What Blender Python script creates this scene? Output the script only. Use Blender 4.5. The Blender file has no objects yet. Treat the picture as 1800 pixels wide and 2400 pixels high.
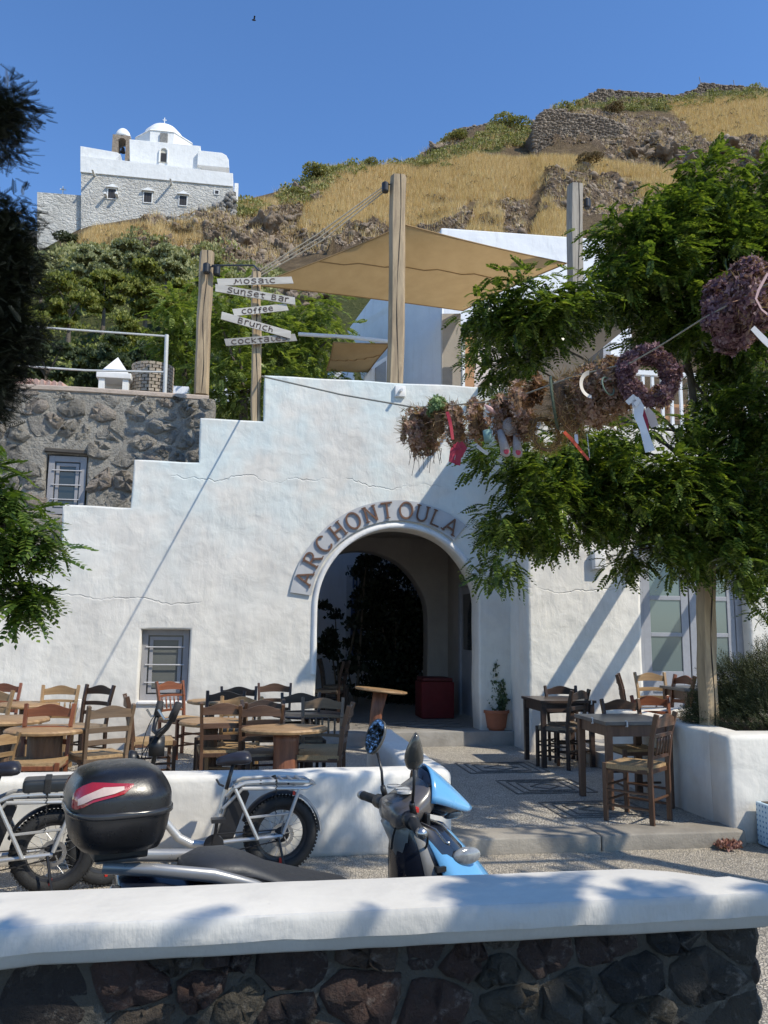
import bpy, bmesh, math, random
import numpy as np
from mathutils import Vector, Matrix, noise
random.seed(7); RNG = np.random.default_rng(7)
R = math.radians
sc = bpy.context.scene
COL = sc.collection

# ------------------------------------------------------------------ camera
F, YAW, ROL, CZ = 1900.0, R(9), R(0.6), 1.63
PIT = math.atan(280 / F)
cd = Vector((math.sin(YAW) * math.cos(PIT), math.cos(YAW) * math.cos(PIT), math.sin(PIT)))
r0 = Vector((math.cos(YAW), -math.sin(YAW), 0)); u0 = r0.cross(cd)
cr = r0 * math.cos(ROL) + u0 * math.sin(ROL); cu = u0 * math.cos(ROL) - r0 * math.sin(ROL)
CAM = Vector((0, 0, CZ))
cam = bpy.data.cameras.new('camera'); camo = bpy.data.objects.new('camera', cam); COL.objects.link(camo)
cam.sensor_fit = 'VERTICAL'; cam.sensor_height = 36; cam.lens = F / 2400 * 36
cam.clip_start = .05; cam.clip_end = 5000
camo.matrix_world = Matrix(((cr.x, cu.x, -cd.x, 0), (cr.y, cu.y, -cd.y, 0), (cr.z, cu.z, -cd.z, CZ), (0, 0, 0, 1)))
sc.camera = camo

# ------------------------------------------------------------------ light
SUN = Vector((1.0, -0.85, 1.45)).normalized()
w = bpy.data.worlds.new('World'); sc.world = w; w.use_nodes = True
nt = w.node_tree; bg = nt.nodes['Background']; sky = nt.nodes.new('ShaderNodeTexSky')
sky.sky_type = 'NISHITA'; sky.sun_disc = False
sky.sun_elevation = math.asin(SUN.z); sky.sun_rotation = math.atan2(SUN.x, SUN.y)
sky.altitude = 0; sky.air_density = 1.0; sky.dust_density = 0.0; sky.ozone_density = 4.5
hsv = nt.nodes.new('ShaderNodeHueSaturation'); hsv.inputs['Saturation'].default_value = 1.13; hsv.inputs['Hue'].default_value = .504
nt.links.new(sky.outputs[0], hsv.inputs['Color']); nt.links.new(hsv.outputs[0], bg.inputs[0]); bg.inputs[1].default_value = 0.15
sl = bpy.data.lights.new('sun', 'SUN'); sl.energy = 3.25; sl.angle = R(.53); sl.color = (1, .935, .80)
so = bpy.data.objects.new('sun', sl); COL.objects.link(so)
so.rotation_euler = SUN.to_track_quat('Z', 'Y').to_euler()
sc.view_settings.view_transform = 'Standard'; sc.view_settings.look = 'None'
sc.view_settings.gamma = 1; sc.view_settings.use_curve_mapping = False
sc.view_settings.exposure = 0.5
sc.render.engine = 'CYCLES'; sc.cycles.max_bounces = 6; sc.cycles.diffuse_bounces = 3
sc.cycles.glossy_bounces = 3; sc.cycles.transmission_bounces = 4; sc.cycles.transparent_max_bounces = 6
sc.cycles.use_denoising = True

# ------------------------------------------------------------------ helpers
def ray(x, y): return cd * F + cr * (x - 900) + cu * (1200 - y)
def onY(x, y, Y): v = ray(x, y); return CAM + v * (Y / v.y)
def onZ(x, y, Z): v = ray(x, y); return CAM + v * ((Z - CZ) / v.z)
def onX(x, y, X): v = ray(x, y); return CAM + v * (X / v.x)
def far(x, y, D): v = ray(x, y); return CAM + v * (D / F)
def U(a, b): return random.uniform(a, b)

def tag(o, label=None, cat=None, group=None, kind=None):
    if label: o['label'] = label
    if cat: o['category'] = cat
    if group: o['group'] = group
    if kind: o['kind'] = kind
    return o
def empty(name, loc, rz=0, label=None, cat=None, group=None):
    o = bpy.data.objects.new(name, None); COL.objects.link(o)
    o.location = loc; o.rotation_euler = (0, 0, rz); o.empty_display_size = .1
    return tag(o, label, cat, group)

class MB:
    """collects polygons in world (or prototype) space; build() makes ONE mesh object"""
    def __init__(s): s.v = []; s.f = []
    def add(s, v, f):
        n = len(s.v); s.v += [tuple(p) for p in v]; s.f += [tuple(i + n for i in q) for q in f]; return s
    def box(s, x0, x1, y0, y1, z0, z1):
        return s.add([(x0,y0,z0),(x1,y0,z0),(x1,y1,z0),(x0,y1,z0),(x0,y0,z1),(x1,y0,z1),(x1,y1,z1),(x0,y1,z1)],
                     [(0,3,2,1),(4,5,6,7),(0,1,5,4),(1,2,6,5),(2,3,7,6),(3,0,4,7)])
    def beam(s, a, b, w, h, up=(0,0,1), w2=None, h2=None):
        a = Vector(a); b = Vector(b); d = (b - a).normalized(); up = Vector(up)
        if abs(d.dot(up)) > .98: up = Vector((0,1,0))
        x = d.cross(up).normalized(); y = x.cross(d)
        w2 = w if w2 is None else w2; h2 = h if h2 is None else h2
        v = [a-x*w/2-y*h/2, a+x*w/2-y*h/2, a+x*w/2+y*h/2, a-x*w/2+y*h/2,
             b-x*w2/2-y*h2/2, b+x*w2/2-y*h2/2, b+x*w2/2+y*h2/2, b-x*w2/2+y*h2/2]
        return s.add(v, [(0,3,2,1),(4,5,6,7),(0,1,5,4),(1,2,6,5),(2,3,7,6),(3,0,4,7)])
    def tube(s, pts, r, n=8, cap=True, closed=False, rough=0, flat=1.0):
        P = [Vector(p) for p in pts]; m = len(P); rr = r if isinstance(r, (list, tuple)) else [r] * m
        ref = None; v = []
        for i in range(m):
            if closed: t = P[(i+1) % m] - P[i-1]
            else: t = P[min(i+1, m-1)] - P[max(i-1, 0)]
            t.normalize()
            if ref is None: ref = Vector((0,0,1)) if abs(t.z) < .9 else Vector((1,0,0))
            x = (ref - t * ref.dot(t)); x.normalize(); ref = x; y = t.cross(x)
            for k in range(n):
                a = 2 * math.pi * k / n; q = rr[i] * (1 + (U(-rough, rough) if rough else 0))
                v.append(P[i] + x * math.cos(a) * q + y * math.sin(a) * q * flat)
        f = []
        for i in range(m if closed else m - 1):
            j = (i + 1) % m
            for k in range(n): f.append((i*n+k, i*n+(k+1) % n, j*n+(k+1) % n, j*n+k))
        if cap and not closed: f.append(tuple(range(n))[::-1]); f.append(tuple((m-1)*n+k for k in range(n)))
        return s.add(v, f)
    def lathe(s, c, prof, n=24, axis='z', wob=0):
        c = Vector(c); v = []
        for (r, h) in prof:
            for k in range(n):
                a = 2 * math.pi * k / n; q = r * (1 + wob * noise.noise(Vector((math.cos(a)*2, math.sin(a)*2, h*3))))
                p = (math.cos(a)*q, math.sin(a)*q, h)
                if axis == 'y': p = (p[0], p[2], p[1])
                if axis == 'x': p = (p[2], p[0], p[1])
                v.append(c + Vector(p))
        m = len(prof); f = [(i*n+k, i*n+(k+1) % n, (i+1)*n+(k+1) % n, (i+1)*n+k) for i in range(m-1) for k in range(n)]
        f.append(tuple(range(n))[::-1]); f.append(tuple((m-1)*n+k for k in range(n)))
        return s.add(v, f)
    def ball(s, c, rx, ry=None, rz=None, n=14, m=9):
        ry = ry or rx; rz = rz or rx
        v = [(c[0]+rx*math.sin(math.pi*i/m)*math.cos(2*math.pi*k/n), c[1]+ry*math.sin(math.pi*i/m)*math.sin(2*math.pi*k/n), c[2]-rz*math.cos(math.pi*i/m)) for i in range(m+1) for k in range(n)]
        return s.add(v, [(i*n+k, i*n+(k+1) % n, (i+1)*n+(k+1) % n, (i+1)*n+k) for i in range(m) for k in range(n)])
    def torus(s, c, Rr, r, ax=(0,0,1), n=32, m=10):
        ax = Vector(ax).normalized(); t = Vector((0,0,1)) if abs(ax.z) < .9 else Vector((1,0,0))
        x = ax.cross(t).normalized(); y = ax.cross(x)
        return s.tube([Vector(c) + x*math.cos(2*math.pi*k/n)*Rr + y*math.sin(2*math.pi*k/n)*Rr for k in range(n)], r, m, closed=True)
    def prism(s, poly, ax, a0, a1):
        """poly 2D extruded along axis ax ('x','y','z') from a0 to a1"""
        def P(p, a): return {'x': (a, p[0], p[1]), 'y': (p[0], a, p[1]), 'z': (p[0], p[1], a)}[ax]
        n = len(poly); v = [P(p, a0) for p in poly] + [P(p, a1) for p in poly]
        return s.add(v, [tuple(range(n)), tuple(range(2*n-1, n-1, -1))] + [(i, i+n, (i+1) % n + n, (i+1) % n) for i in range(n)])
    def loft(s, rings, cap=True):
        n = len(rings[0]); v = [p for r_ in rings for p in r_]
        f = [(i*n+k, i*n+(k+1) % n, (i+1)*n+(k+1) % n, (i+1)*n+k) for i in range(len(rings)-1) for k in range(n)]
        if cap: f.append(tuple(range(n))[::-1]); f.append(tuple((len(rings)-1)*n+k for k in range(n)))
        return s.add(v, f)
    def build(s, name, m, parent=None, smooth=False, bevel=0, seg=2, sub=0, auto=None):
        me = bpy.data.meshes.new(name)
        o0 = parent_world(parent)
        me.from_pydata([(p[0]-o0[0], p[1]-o0[1], p[2]-o0[2]) for p in s.v], [], s.f); me.update()
        bm = bmesh.new(); bm.from_mesh(me); bmesh.ops.recalc_face_normals(bm, faces=bm.faces)
        if bevel:
            es = [e for e in bm.edges if len(e.link_faces) == 2 and e.calc_face_angle(0) > .6]
            bmesh.ops.bevel(bm, geom=es, offset=bevel, segments=seg, affect='EDGES', profile=.6, clamp_overlap=True)
        if sub: bmesh.ops.subdivide_edges(bm, edges=bm.edges, cuts=sub, use_grid_fill=True)
        bm.to_mesh(me); bm.free()
        if smooth:
            me.polygons.foreach_set('use_smooth', [True] * len(me.polygons))
            if auto: me.set_sharp_from_angle(angle=R(auto))
        if m: me.materials.append(m)
        o = bpy.data.objects.new(name, me); COL.objects.link(o); o.parent = parent
        return o

def parent_world(p):
    x = Vector((0,0,0))
    while p is not None: x += Vector(p.location); p = p.parent
    return x

def kids(o): return [c for c in bpy.data.objects if c.parent == o]
def copy_tree(o, parent=None, top=True):
    c = o.copy(); COL.objects.link(c)
    if parent is not None: c.parent = parent
    for ch in KID.get(o.name, None) or kids(o): copy_tree(ch, c, False)
    return c
KID = {}
def cache_kids(o):
    KID[o.name] = kids(o)
    for k in KID[o.name]: cache_kids(k)

def np_mesh(name, V, Fc, m, parent=None, smooth=False, attr=None):
    """fast mesh; V (n,3), Fc (m,k) all same corner count"""
    V = np.asarray(V, np.float32); o0 = parent_world(parent); V = V - np.array(o0, np.float32)
    Fc = np.asarray(Fc, np.int32); me = bpy.data.meshes.new(name)
    me.vertices.add(len(V)); me.vertices.foreach_set('co', V.ravel())
    k = Fc.shape[1]; me.loops.add(Fc.size); me.loops.foreach_set('vertex_index', Fc.ravel())
    me.polygons.add(len(Fc)); me.polygons.foreach_set('loop_start', np.arange(0, Fc.size, k, dtype=np.int32))
    if smooth: me.polygons.foreach_set('use_smooth', np.ones(len(Fc), bool))
    if attr is not None:
        a = me.color_attributes.new('zone', 'FLOAT_COLOR', 'POINT'); a.data.foreach_set('color', np.asarray(attr, np.float32).ravel())
    me.update(calc_edges=True); me.materials.append(m)
    o = bpy.data.objects.new(name, me); COL.objects.link(o); o.parent = parent
    return o

def rotmats(n, tilt=math.pi, rng=RNG):
    """random rotations: yaw any, tilt limited"""
    a = rng.uniform(0, 2*math.pi, n); b = rng.normal(0, tilt, n); c = rng.uniform(0, 2*math.pi, n)
    def Z(t): 
        M = np.zeros((n,3,3)); M[:,0,0]=np.cos(t); M[:,0,1]=-np.sin(t); M[:,1,0]=np.sin(t); M[:,1,1]=np.cos(t); M[:,2,2]=1; return M
    def X(t):
        M = np.zeros((n,3,3)); M[:,0,0]=1; M[:,1,1]=np.cos(t); M[:,1,2]=-np.sin(t); M[:,2,1]=np.sin(t); M[:,2,2]=np.cos(t); return M
    return Z(a) @ X(b) @ Z(c)
def scatter(T, Tf, pos, M, scl):
    """instances of template (T verts, Tf faces) -> big arrays"""
    n = len(pos); V = np.einsum('nij,vj->nvi', M, T) * np.asarray(scl).reshape(n, 1, 1) + np.asarray(pos)[:, None, :]
    Fc = Tf[None] + (np.arange(n) * len(T))[:, None, None]
    return V.reshape(-1, 3), Fc.reshape(-1, Tf.shape[1])

# ------------------------------------------------------------------ materials
def new_mat(name):
    m = bpy.data.materials.new(name); m.use_nodes = True; n = m.node_tree.nodes
    return m, m.node_tree, n['Principled BSDF']
class NT:
    def __init__(s, nt): s.nt = nt
    def n(s, t, **k):
        x = s.nt.nodes.new(t)
        for a, b in k.items(): setattr(x, a, b)
        return x
    def l(s, a, b): s.nt.links.new(a, b)
    def noise(s, vec, scale, detail=4, rough=.6, dist=0):
        x = s.n('ShaderNodeTexNoise'); x.inputs['Scale'].default_value = scale; x.inputs['Detail'].default_value = detail
        x.inputs['Roughness'].default_value = rough; x.inputs['Distortion'].default_value = dist
        if vec: s.l(vec, x.inputs['Vector'])
        return x.outputs['Fac']
    def math(s, op, a, b=None, clamp=False):
        x = s.n('ShaderNodeMath', operation=op); x.use_clamp = clamp
        for i, q in enumerate((a, b)):
            if q is None: continue
            if isinstance(q, (int, float)): x.inputs[i].default_value = q
            else: s.l(q, x.inputs[i])
        return x.outputs[0]
    def ramp(s, fac, stops):
        x = s.n('ShaderNodeValToRGB'); e = x.color_ramp.elements
        while len(e) < len(stops): e.new(.5)
        for i, (p, c) in enumerate(stops):
            e[i].position = p; c = (c, c, c) if isinstance(c, (int, float)) else c; e[i].color = (*c, 1)
        s.l(fac, x.inputs[0]); return x.outputs[0]
    def mix(s, fac, a, b, mode='MIX'):
        x = s.n('ShaderNodeMix', data_type='RGBA', blend_type=mode)
        for i, q in ((0, fac), (6, a), (7, b)):
            if isinstance(q, (int, float)): x.inputs[i].default_value = q
            elif isinstance(q, tuple): x.inputs[i].default_value = (*q, 1)
            else: s.l(q, x.inputs[i])
        return x.outputs[2]
    def bump(s, h, dist, strength=1, normal=None):
        x = s.n('ShaderNodeBump'); x.inputs['Distance'].default_value = dist; x.inputs['Strength'].default_value = strength
        s.l(h, x.inputs['Height'])
        if normal: s.l(normal, x.inputs['Normal'])
        return x.outputs[0]
    def coord(s, sc_=(1,1,1), kind='Object'):
        t = s.n('ShaderNodeTexCoord'); mp = s.n('ShaderNodeMapping'); mp.inputs['Scale'].default_value = sc_
        s.l(t.outputs[kind], mp.inputs[0]); return mp.outputs[0]
MATS = {}
def simple(name, c1, c2=None, scale=6, rough=.7, bump=.002, bscale=60, metal=0, stretch=(1,1,1), coat=0, spec=None, detail=5):
    if name in MATS: return MATS[name]
    m, nt_, p = new_mat(name); N = NT(nt_); v = N.coord(stretch)
    c2 = c2 or tuple(x * .75 for x in c1)
    fac = N.noise(v, scale, detail); col = N.ramp(fac, [(.3, c2), (.7, c1)])
    N.l(col, p.inputs['Base Color']); p.inputs['Metallic'].default_value = metal
    rr = N.math('MULTIPLY_ADD', N.noise(v, scale*2.3, 3), .25); nt_.nodes[-1].inputs[2].default_value = rough - .12
    N.l(rr, p.inputs['Roughness'])
    if coat: p.inputs['Coat Weight'].default_value = coat; p.inputs['Coat Roughness'].default_value = .08
    if spec is not None: p.inputs['Specular IOR Level'].default_value = spec
    if bump: N.l(N.bump(N.noise(v, bscale, 4), bump), p.inputs['Normal'])
    MATS[name] = m; return m
def leafmat(name, cols, trans=.35, rough=.45):
    m, nt_, p = new_mat(name); N = NT(nt_)
    g = N.n('ShaderNodeNewGeometry'); big = N.noise(N.coord(), 1.3, 3)
    f = N.math('ADD', N.math('MULTIPLY', g.outputs['Random Per Island'], .75), N.math('MULTIPLY', big, .35))
    k = len(cols); col = N.ramp(f, [(.1 + .85 * i / (k-1), c) for i, c in enumerate(cols)])
    N.l(col, p.inputs['Base Color']); p.inputs['Roughness'].default_value = rough; p.inputs['Specular IOR Level'].default_value = .35
    tr = N.n('ShaderNodeBsdfTranslucent'); tc = N.mix(1.0, col, (1.35, 1.35, .5), 'MULTIPLY'); N.l(tc, tr.inputs[0])
    mx = N.n('ShaderNodeMixShader'); mx.inputs[0].default_value = trans
    N.l(p.outputs[0], mx.inputs[1]); N.l(tr.outputs[0], mx.inputs[2]); N.l(mx.outputs[0], nt_.nodes['Material Output'].inputs[0])
    return m
def plaster(name, c=(.77,.74,.68), c2=(.64,.615,.565), relief=1.0, cracks=(), tint=None, dirt=0):
    m, nt_, p = new_mat(name); N = NT(nt_); v = N.coord(kind='Object')
    t = N.n('ShaderNodeTexCoord'); sep = N.n('ShaderNodeSeparateXYZ'); N.l(t.outputs['Object'], sep.inputs[0])
    col = N.ramp(N.noise(v, 1.7, 6, .65), [(.3, c2), (.62, c)])
    if tint:
        z0, z1, tc = tint
        mr = N.n('ShaderNodeMapRange'); mr.inputs[1].default_value = z0; mr.inputs[2].default_value = z1
        N.l(N.math('ADD', sep.outputs[2], N.math('MULTIPLY', N.noise(v, .9, 4), 1.6)), mr.inputs[0])
        pat = N.ramp(N.noise(v, 1.1, 3), [(.42, 0.0), (.6, 1.0)])
        f = N.math('MULTIPLY', mr.outputs[0], pat); col = N.mix(f, col, tc)
    if dirt:
        mr = N.n('ShaderNodeMapRange'); mr.inputs[1].default_value = dirt; mr.inputs[2].default_value = 0.0
        N.l(N.math('SUBTRACT', sep.outputs[2], N.math('MULTIPLY', N.noise(v, 5, 5), dirt*.9)), mr.inputs[0])
        col = N.mix(N.math('MULTIPLY', mr.outputs[0], .6), col, (.42,.38,.33))
    spots = N.ramp(N.noise(v, 22, 3), [(.68, 0.0), (.75, 1.0)])
    col = N.mix(N.math('MULTIPLY', spots, .22), col, (.45,.42,.38))
    h = N.math('ADD', N.math('MULTIPLY', N.noise(v, 1.3, 3, .5), 3.0), N.math('MULTIPLY', N.noise(v, 4.5, 3, .5, .4), .8))
    pm = N.ramp(N.noise(v, .7, 3), [(.35, .15), (.65, 1.0)])
    stk = N.ramp(N.noise(N.coord((5, 5, .55)), 1.5, 5, .6), [(.52, 0.0), (.72, 1.0)]); col = N.mix(N.math('MULTIPLY', stk, .22), col, (.47,.45,.41))
    brush = N.noise(N.coord((9, 9, 3)), 1.6, 4)
    h = N.math('ADD', h, N.math('MULTIPLY', N.math('MULTIPLY', brush, pm), .5))
    h = N.math('ADD', h, N.math('MULTIPLY', N.noise(v, 45, 3), .06))
    for (z, amp, ph) in cracks:
        cc = N.n('ShaderNodeCombineXYZ'); N.l(sep.outputs[0], cc.inputs[0]); cc.inputs[1].default_value = ph
        line = N.math('MULTIPLY', N.noise(cc.outputs[0], .9, 6, .6), amp)
        d = N.math('ABSOLUTE', N.math('SUBTRACT', N.math('SUBTRACT', sep.outputs[2], z), line))
        mr = N.n('ShaderNodeMapRange'); mr.inputs[1].default_value = .0; mr.inputs[2].default_value = .012
        mr.inputs[3].default_value = 1; mr.inputs[4].default_value = 0; N.l(d, mr.inputs[0])
        gate = N.ramp(N.noise(v, .6, 3), [(.48, 0.0), (.58, 1.0)])
        cm = N.math('MULTIPLY', mr.outputs[0], gate)
        h = N.math('SUBTRACT', h, N.math('MULTIPLY', cm, .4)); col = N.mix(N.math('MULTIPLY', cm, .15), col, (.35,.34,.33))
    N.l(col, p.inputs['Base Color']); p.inputs['Roughness'].default_value = .82; p.inputs['Specular IOR Level'].default_value = .25
    N.l(N.bump(h, .024 * relief), p.inputs['Normal']); return m
def wood(name, c1, c2, rough=.55, along='z', grain=14):
    if name in MATS: return MATS[name]
    m, nt_, p = new_mat(name); N = NT(nt_)
    s = {'z': (grain, grain, 1.2), 'x': (1.2, grain, grain), 'y': (grain, 1.2, grain)}[along]
    v = N.coord(s); f = N.noise(v, 1.6, 8, .62, .6); oi = N.n('ShaderNodeObjectInfo')
    col = N.ramp(f, [(.28, c2), (.66, c1)])
    hv = N.n('ShaderNodeHueSaturation'); N.l(col, hv.inputs['Color'])
    N.l(N.math('ADD', N.math('MULTIPLY', oi.outputs['Random'], .5), .75), hv.inputs['Value']); N.l(hv.outputs[0], p.inputs['Base Color'])
    p.inputs['Roughness'].default_value = rough; N.l(N.bump(f, .002), p.inputs['Normal']); MATS[name] = m; return m
def stonemat(name, cols, rough=.85, bump=.012, scale=9, island=False):
    m, nt_, p = new_mat(name); N = NT(nt_); v = N.coord()
    oi = N.n('ShaderNodeObjectInfo'); g = N.n('ShaderNodeNewGeometry')
    rnd = g.outputs['Random Per Island'] if island else oi.outputs['Random']
    k = len(cols); base = N.ramp(rnd, [(i / (k-1), c) for i, c in enumerate(cols)])
    f = N.noise(v, scale, 8, .7, .5); dk = N.mix(.5, base, (.05,.045,.04)); lt = N.mix(.35, base, (.6,.55,.48))
    col = N.mix(N.ramp(f, [(.3, 1.0), (.5, 0.0)]), base, dk); col = N.mix(N.ramp(f, [(.55, 0.0), (.75, 1.0)]), col, lt)
    N.l(col, p.inputs['Base Color']); p.inputs['Roughness'].default_value = rough
    h = N.math('ADD', N.noise(v, scale * 1.5, 8, .7), N.math('MULTIPLY', N.noise(v, scale*6, 4), .3))
    N.l(N.bump(h, bump), p.inputs['Normal']); return m
def glassm(name, c=(.03,.04,.05), rough=.06):
    if name in MATS: return MATS[name]
    m, nt_, p = new_mat(name); p.inputs['Base Color'].default_value = (*c, 1); p.inputs['Roughness'].default_value = rough
    p.inputs['Specular IOR Level'].default_value = .8; MATS[name] = m; return m

def slab(name, loops, y0, y1, m, parent=None, rnd=.02, wob=.006, res=.12, hard=False):
    """plan of a wall in X-Z with holes, thick from y0 (front) to y1, soft rounded arrises"""
    cu_ = bpy.data.curves.new(name, 'CURVE'); cu_.dimensions = '2D'; cu_.fill_mode = 'BOTH'
    cu_.extrude = (y1 - y0) / 2 - rnd; cu_.bevel_depth = rnd; cu_.bevel_resolution = 2; cu_.offset = -rnd
    for li, lp in enumerate(loops):
        pts = []
        for i in range(len(lp)):
            a = Vector(lp[i]); b = Vector(lp[(i+1) % len(lp)]); L = (b - a).length; k = max(1, int(L / res))
            for j in range(k):
                q = a.lerp(b, j / k)
                if wob and (j > 0 or True):
                    q = q + Vector((noise.noise(Vector((q.x*1.7, q.y*1.7, li))), noise.noise(Vector((q.x*1.7, q.y*1.7, 9+li))))) * wob
                pts.append(q)
        sp = cu_.splines.new('POLY'); sp.points.add(len(pts) - 1); sp.use_cyclic_u = True
        for q, w_ in zip(sp.points, pts): q.co = (w_.x, w_.y, 0, 1)
    tmp = bpy.data.objects.new(name, cu_); COL.objects.link(tmp)
    dg = bpy.context.evaluated_depsgraph_get(); me = bpy.data.meshes.new_from_object(tmp.evaluated_get(dg))
    bpy.data.objects.remove(tmp); bpy.data.curves.remove(cu_)
    me.transform(Matrix.Rotation(R(90), 4, 'X')); me.transform(Matrix.Translation((0, (y0+y1)/2, 0)))
    me.transform(Matrix.Translation(-parent_world(parent)))
    me.materials.clear(); me.materials.append(m)
    o = bpy.data.objects.new(name, me); COL.objects.link(o); o.parent = parent; me.name = name
    for pl in me.polygons: pl.use_smooth = True
    me.set_sharp_from_angle(angle=R(50))
    return o
def arc(cx, cz, r, a0, a1, n): return [(cx + r*math.cos(R(a0+(a1-a0)*i/n)), cz + r*math.sin(R(a0+(a1-a0)*i/n))) for i in range(n+1)]

def rbox(name, x0, x1, y0, y1, z0, z1, m, parent=None, r=.03, amp=.008, cell=.15, seg=3):
    bm = bmesh.new(); bmesh.ops.create_cube(bm, size=1)
    for v in bm.verts: v.co = Vector(((x0+x1)/2 + v.co.x*(x1-x0), (y0+y1)/2 + v.co.y*(y1-y0), (z0+z1)/2 + v.co.z*(z1-z0)))
    if r: bmesh.ops.bevel(bm, geom=bm.edges[:], offset=r, segments=seg, affect='EDGES', profile=.5)
    for ax, (a, b) in enumerate(((x0,x1),(y0,y1),(z0,z1))):
        k = int((b-a)/cell)
        for i in range(1, min(k, 60)):
            co = [0,0,0]; co[ax] = a + (b-a)*i/k; no = [0,0,0]; no[ax] = 1
            bmesh.ops.bisect_plane(bm, geom=bm.verts[:]+bm.edges[:]+bm.faces[:], plane_co=co, plane_no=no)
    for v in bm.verts:
        q = v.co * 2.1; v.co += Vector((noise.noise(q), noise.noise(q + Vector((7,3,1))), noise.noise(q + Vector((1,9,4))))) * amp
        v.co -= parent_world(parent)
    me = bpy.data.meshes.new(name); bm.to_mesh(me); bm.free(); me.materials.append(m)
    for pl in me.polygons: pl.use_smooth = True
    me.set_sharp_from_angle(angle=R(60))
    o = bpy.data.objects.new(name, me); COL.objects.link(o); o.parent = parent; return o

# cut-and-paste Voronoi stones for rubble masonry (each a real lump)
def voro(seeds, x0, x1, z0, z1, ax=1.0):
    cells = []
    for i, s in enumerate(seeds):
        poly = [(x0,z0),(x1,z0),(x1,z1),(x0,z1)]
        near = sorted(seeds, key=lambda q: ((q[0]-s[0])*ax)**2 + (q[1]-s[1])**2)[1:22]
        for q in near:
            nx, nz = (q[0]-s[0])*ax*ax, q[1]-s[1]; c = (nx*(q[0]+s[0]) + nz*(q[1]+s[1]))/2; out = []
            for k in range(len(poly)):
                a, b = poly[k], poly[(k+1) % len(poly)]; da = nx*a[0]+nz*a[1]-c; db = nx*b[0]+nz*b[1]-c
                if da <= 0: out.append(a)
                if (da < 0) != (db < 0) and da != db: t = da/(da-db); out.append((a[0]+(b[0]-a[0])*t, a[1]+(b[1]-a[1])*t))
            poly = out
            if len(poly) < 3: break
        cells.append(poly)
    return cells
def stone_mesh(poly, gap, depth, n=11, rough=.25):
    """lump facing -Y, centred; returns verts, faces, centre"""
    cx = sum(p[0] for p in poly)/len(poly); cz = sum(p[1] for p in poly)/len(poly)
    def rad(a):
        dx, dz = math.cos(a), math.sin(a); best = 9
        for k in range(len(poly)):
            p, q = poly[k], poly[(k+1) % len(poly)]; ex, ez = q[0]-p[0], q[1]-p[1]; den = dx*ez - dz*ex
            if abs(den) < 1e-9: continue
            t = ((p[0]-cx)*ez - (p[1]-cz)*ex)/den
            if 0 < t < best: best = t
        return best
    ang = [2*math.pi*k/n + U(-.12,.12) for k in range(n)]; rr = [max(.01, rad(a) - gap) for a in ang]
    m = sum(rr)/n; rr = [min(r_, m*1.5)*U(.92,1.0) for r_ in rr]
    v = []; 
    for (s, d) in ((1.0, -.03), (1.0, .35), (.86, .8), (.48, 1.0)):
        for a, r_ in zip(ang, rr):
            v.append((math.cos(a)*r_*s, -depth*d*(1 + (U(-rough, rough) if d > .3 else 0)) if d > 0 else .03, math.sin(a)*r_*s))
    v.append((0, -depth*U(.85,1.1), 0)); f = []
    for i in range(3):
        for k in range(n): f.append((i*n+k, i*n+(k+1) % n, (i+1)*n+(k+1) % n, (i+1)*n+k))
    f += [(3*n+k, 3*n+(k+1) % n, 4*n) for k in range(n)]
    return v, f, (cx, cz)

def curtain(name, label, cat, h, n, ml, mt): pass
# ------------------------------------------------------------------ hillside (setting)
SIL = [(-700,620),(-200,600),(0,560),(60,548),(90,560),(200,500),(330,480),(480,470),(562,470),(600,462),(645,450),(700,437),(740,408),(775,392),(813,385),(860,390),(900,387),(970,374),(1020,345),(1063,330),(1110,300),(1155,290),(1200,292),(1247,293),(1262,270),(1285,256),(1350,247),(1405,238),(1500,240),(1600,236),(1643,226),(1700,212),(1800,208),(2000,200),(2500,230)]
def lerpt(T, x):
    if x <= T[0][0]: return T[0][1]
    for (a, b), (c, d_) in zip(T, T[1:]):
        if x <= c: return b + (d_-b)*(x-a)/(c-a)
    return T[-1][1]
DR = [(-700,70),(0,76),(90,82),(560,84),(900,100),(1300,118),(1800,125),(2500,125)]
def hill_depth(px, py):
    s = lerpt(SIL, px); t = max(0, min(1, (1130 - py) / (1130 - s))); D = lerpt(DR, px)
    return 17 + (D - 17) * (t ** 1.55)
def in_poly(x, y, P):
    c = False; j = len(P) - 1
    for i in range(len(P)):
        if (P[i][1] > y) != (P[j][1] > y) and x < (P[j][0]-P[i][0])*(y-P[i][1])/(P[j][1]-P[i][1]) + P[i][0]: c = not c
        j = i
    return c
GOLD = [[(720,470),(760,430),(820,400),(900,392),(1000,395),(1100,362),(1200,372),(1330,370),(1420,385),(1500,395),(1590,410),(1600,470),(1500,470),(1480,420),(1400,420),(1280,430),(1230,480),(1160,470),(1100,470),(1060,530),(960,540),(820,540),(700,560)],
        [(180,575),(220,545),(300,535),(330,560),(400,548),(470,552),(470,580),(400,590),(250,590)],[(560,480),(640,470),(650,500),(600,520),(560,510)],
        [(1560,240),(1800,225),(1800,330),(1650,340),(1600,290)],[(1120,480),(1170,480),(1180,560),(1090,560)],[(1270,490),(1330,510),(1320,600),(1230,600)]]
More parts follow.
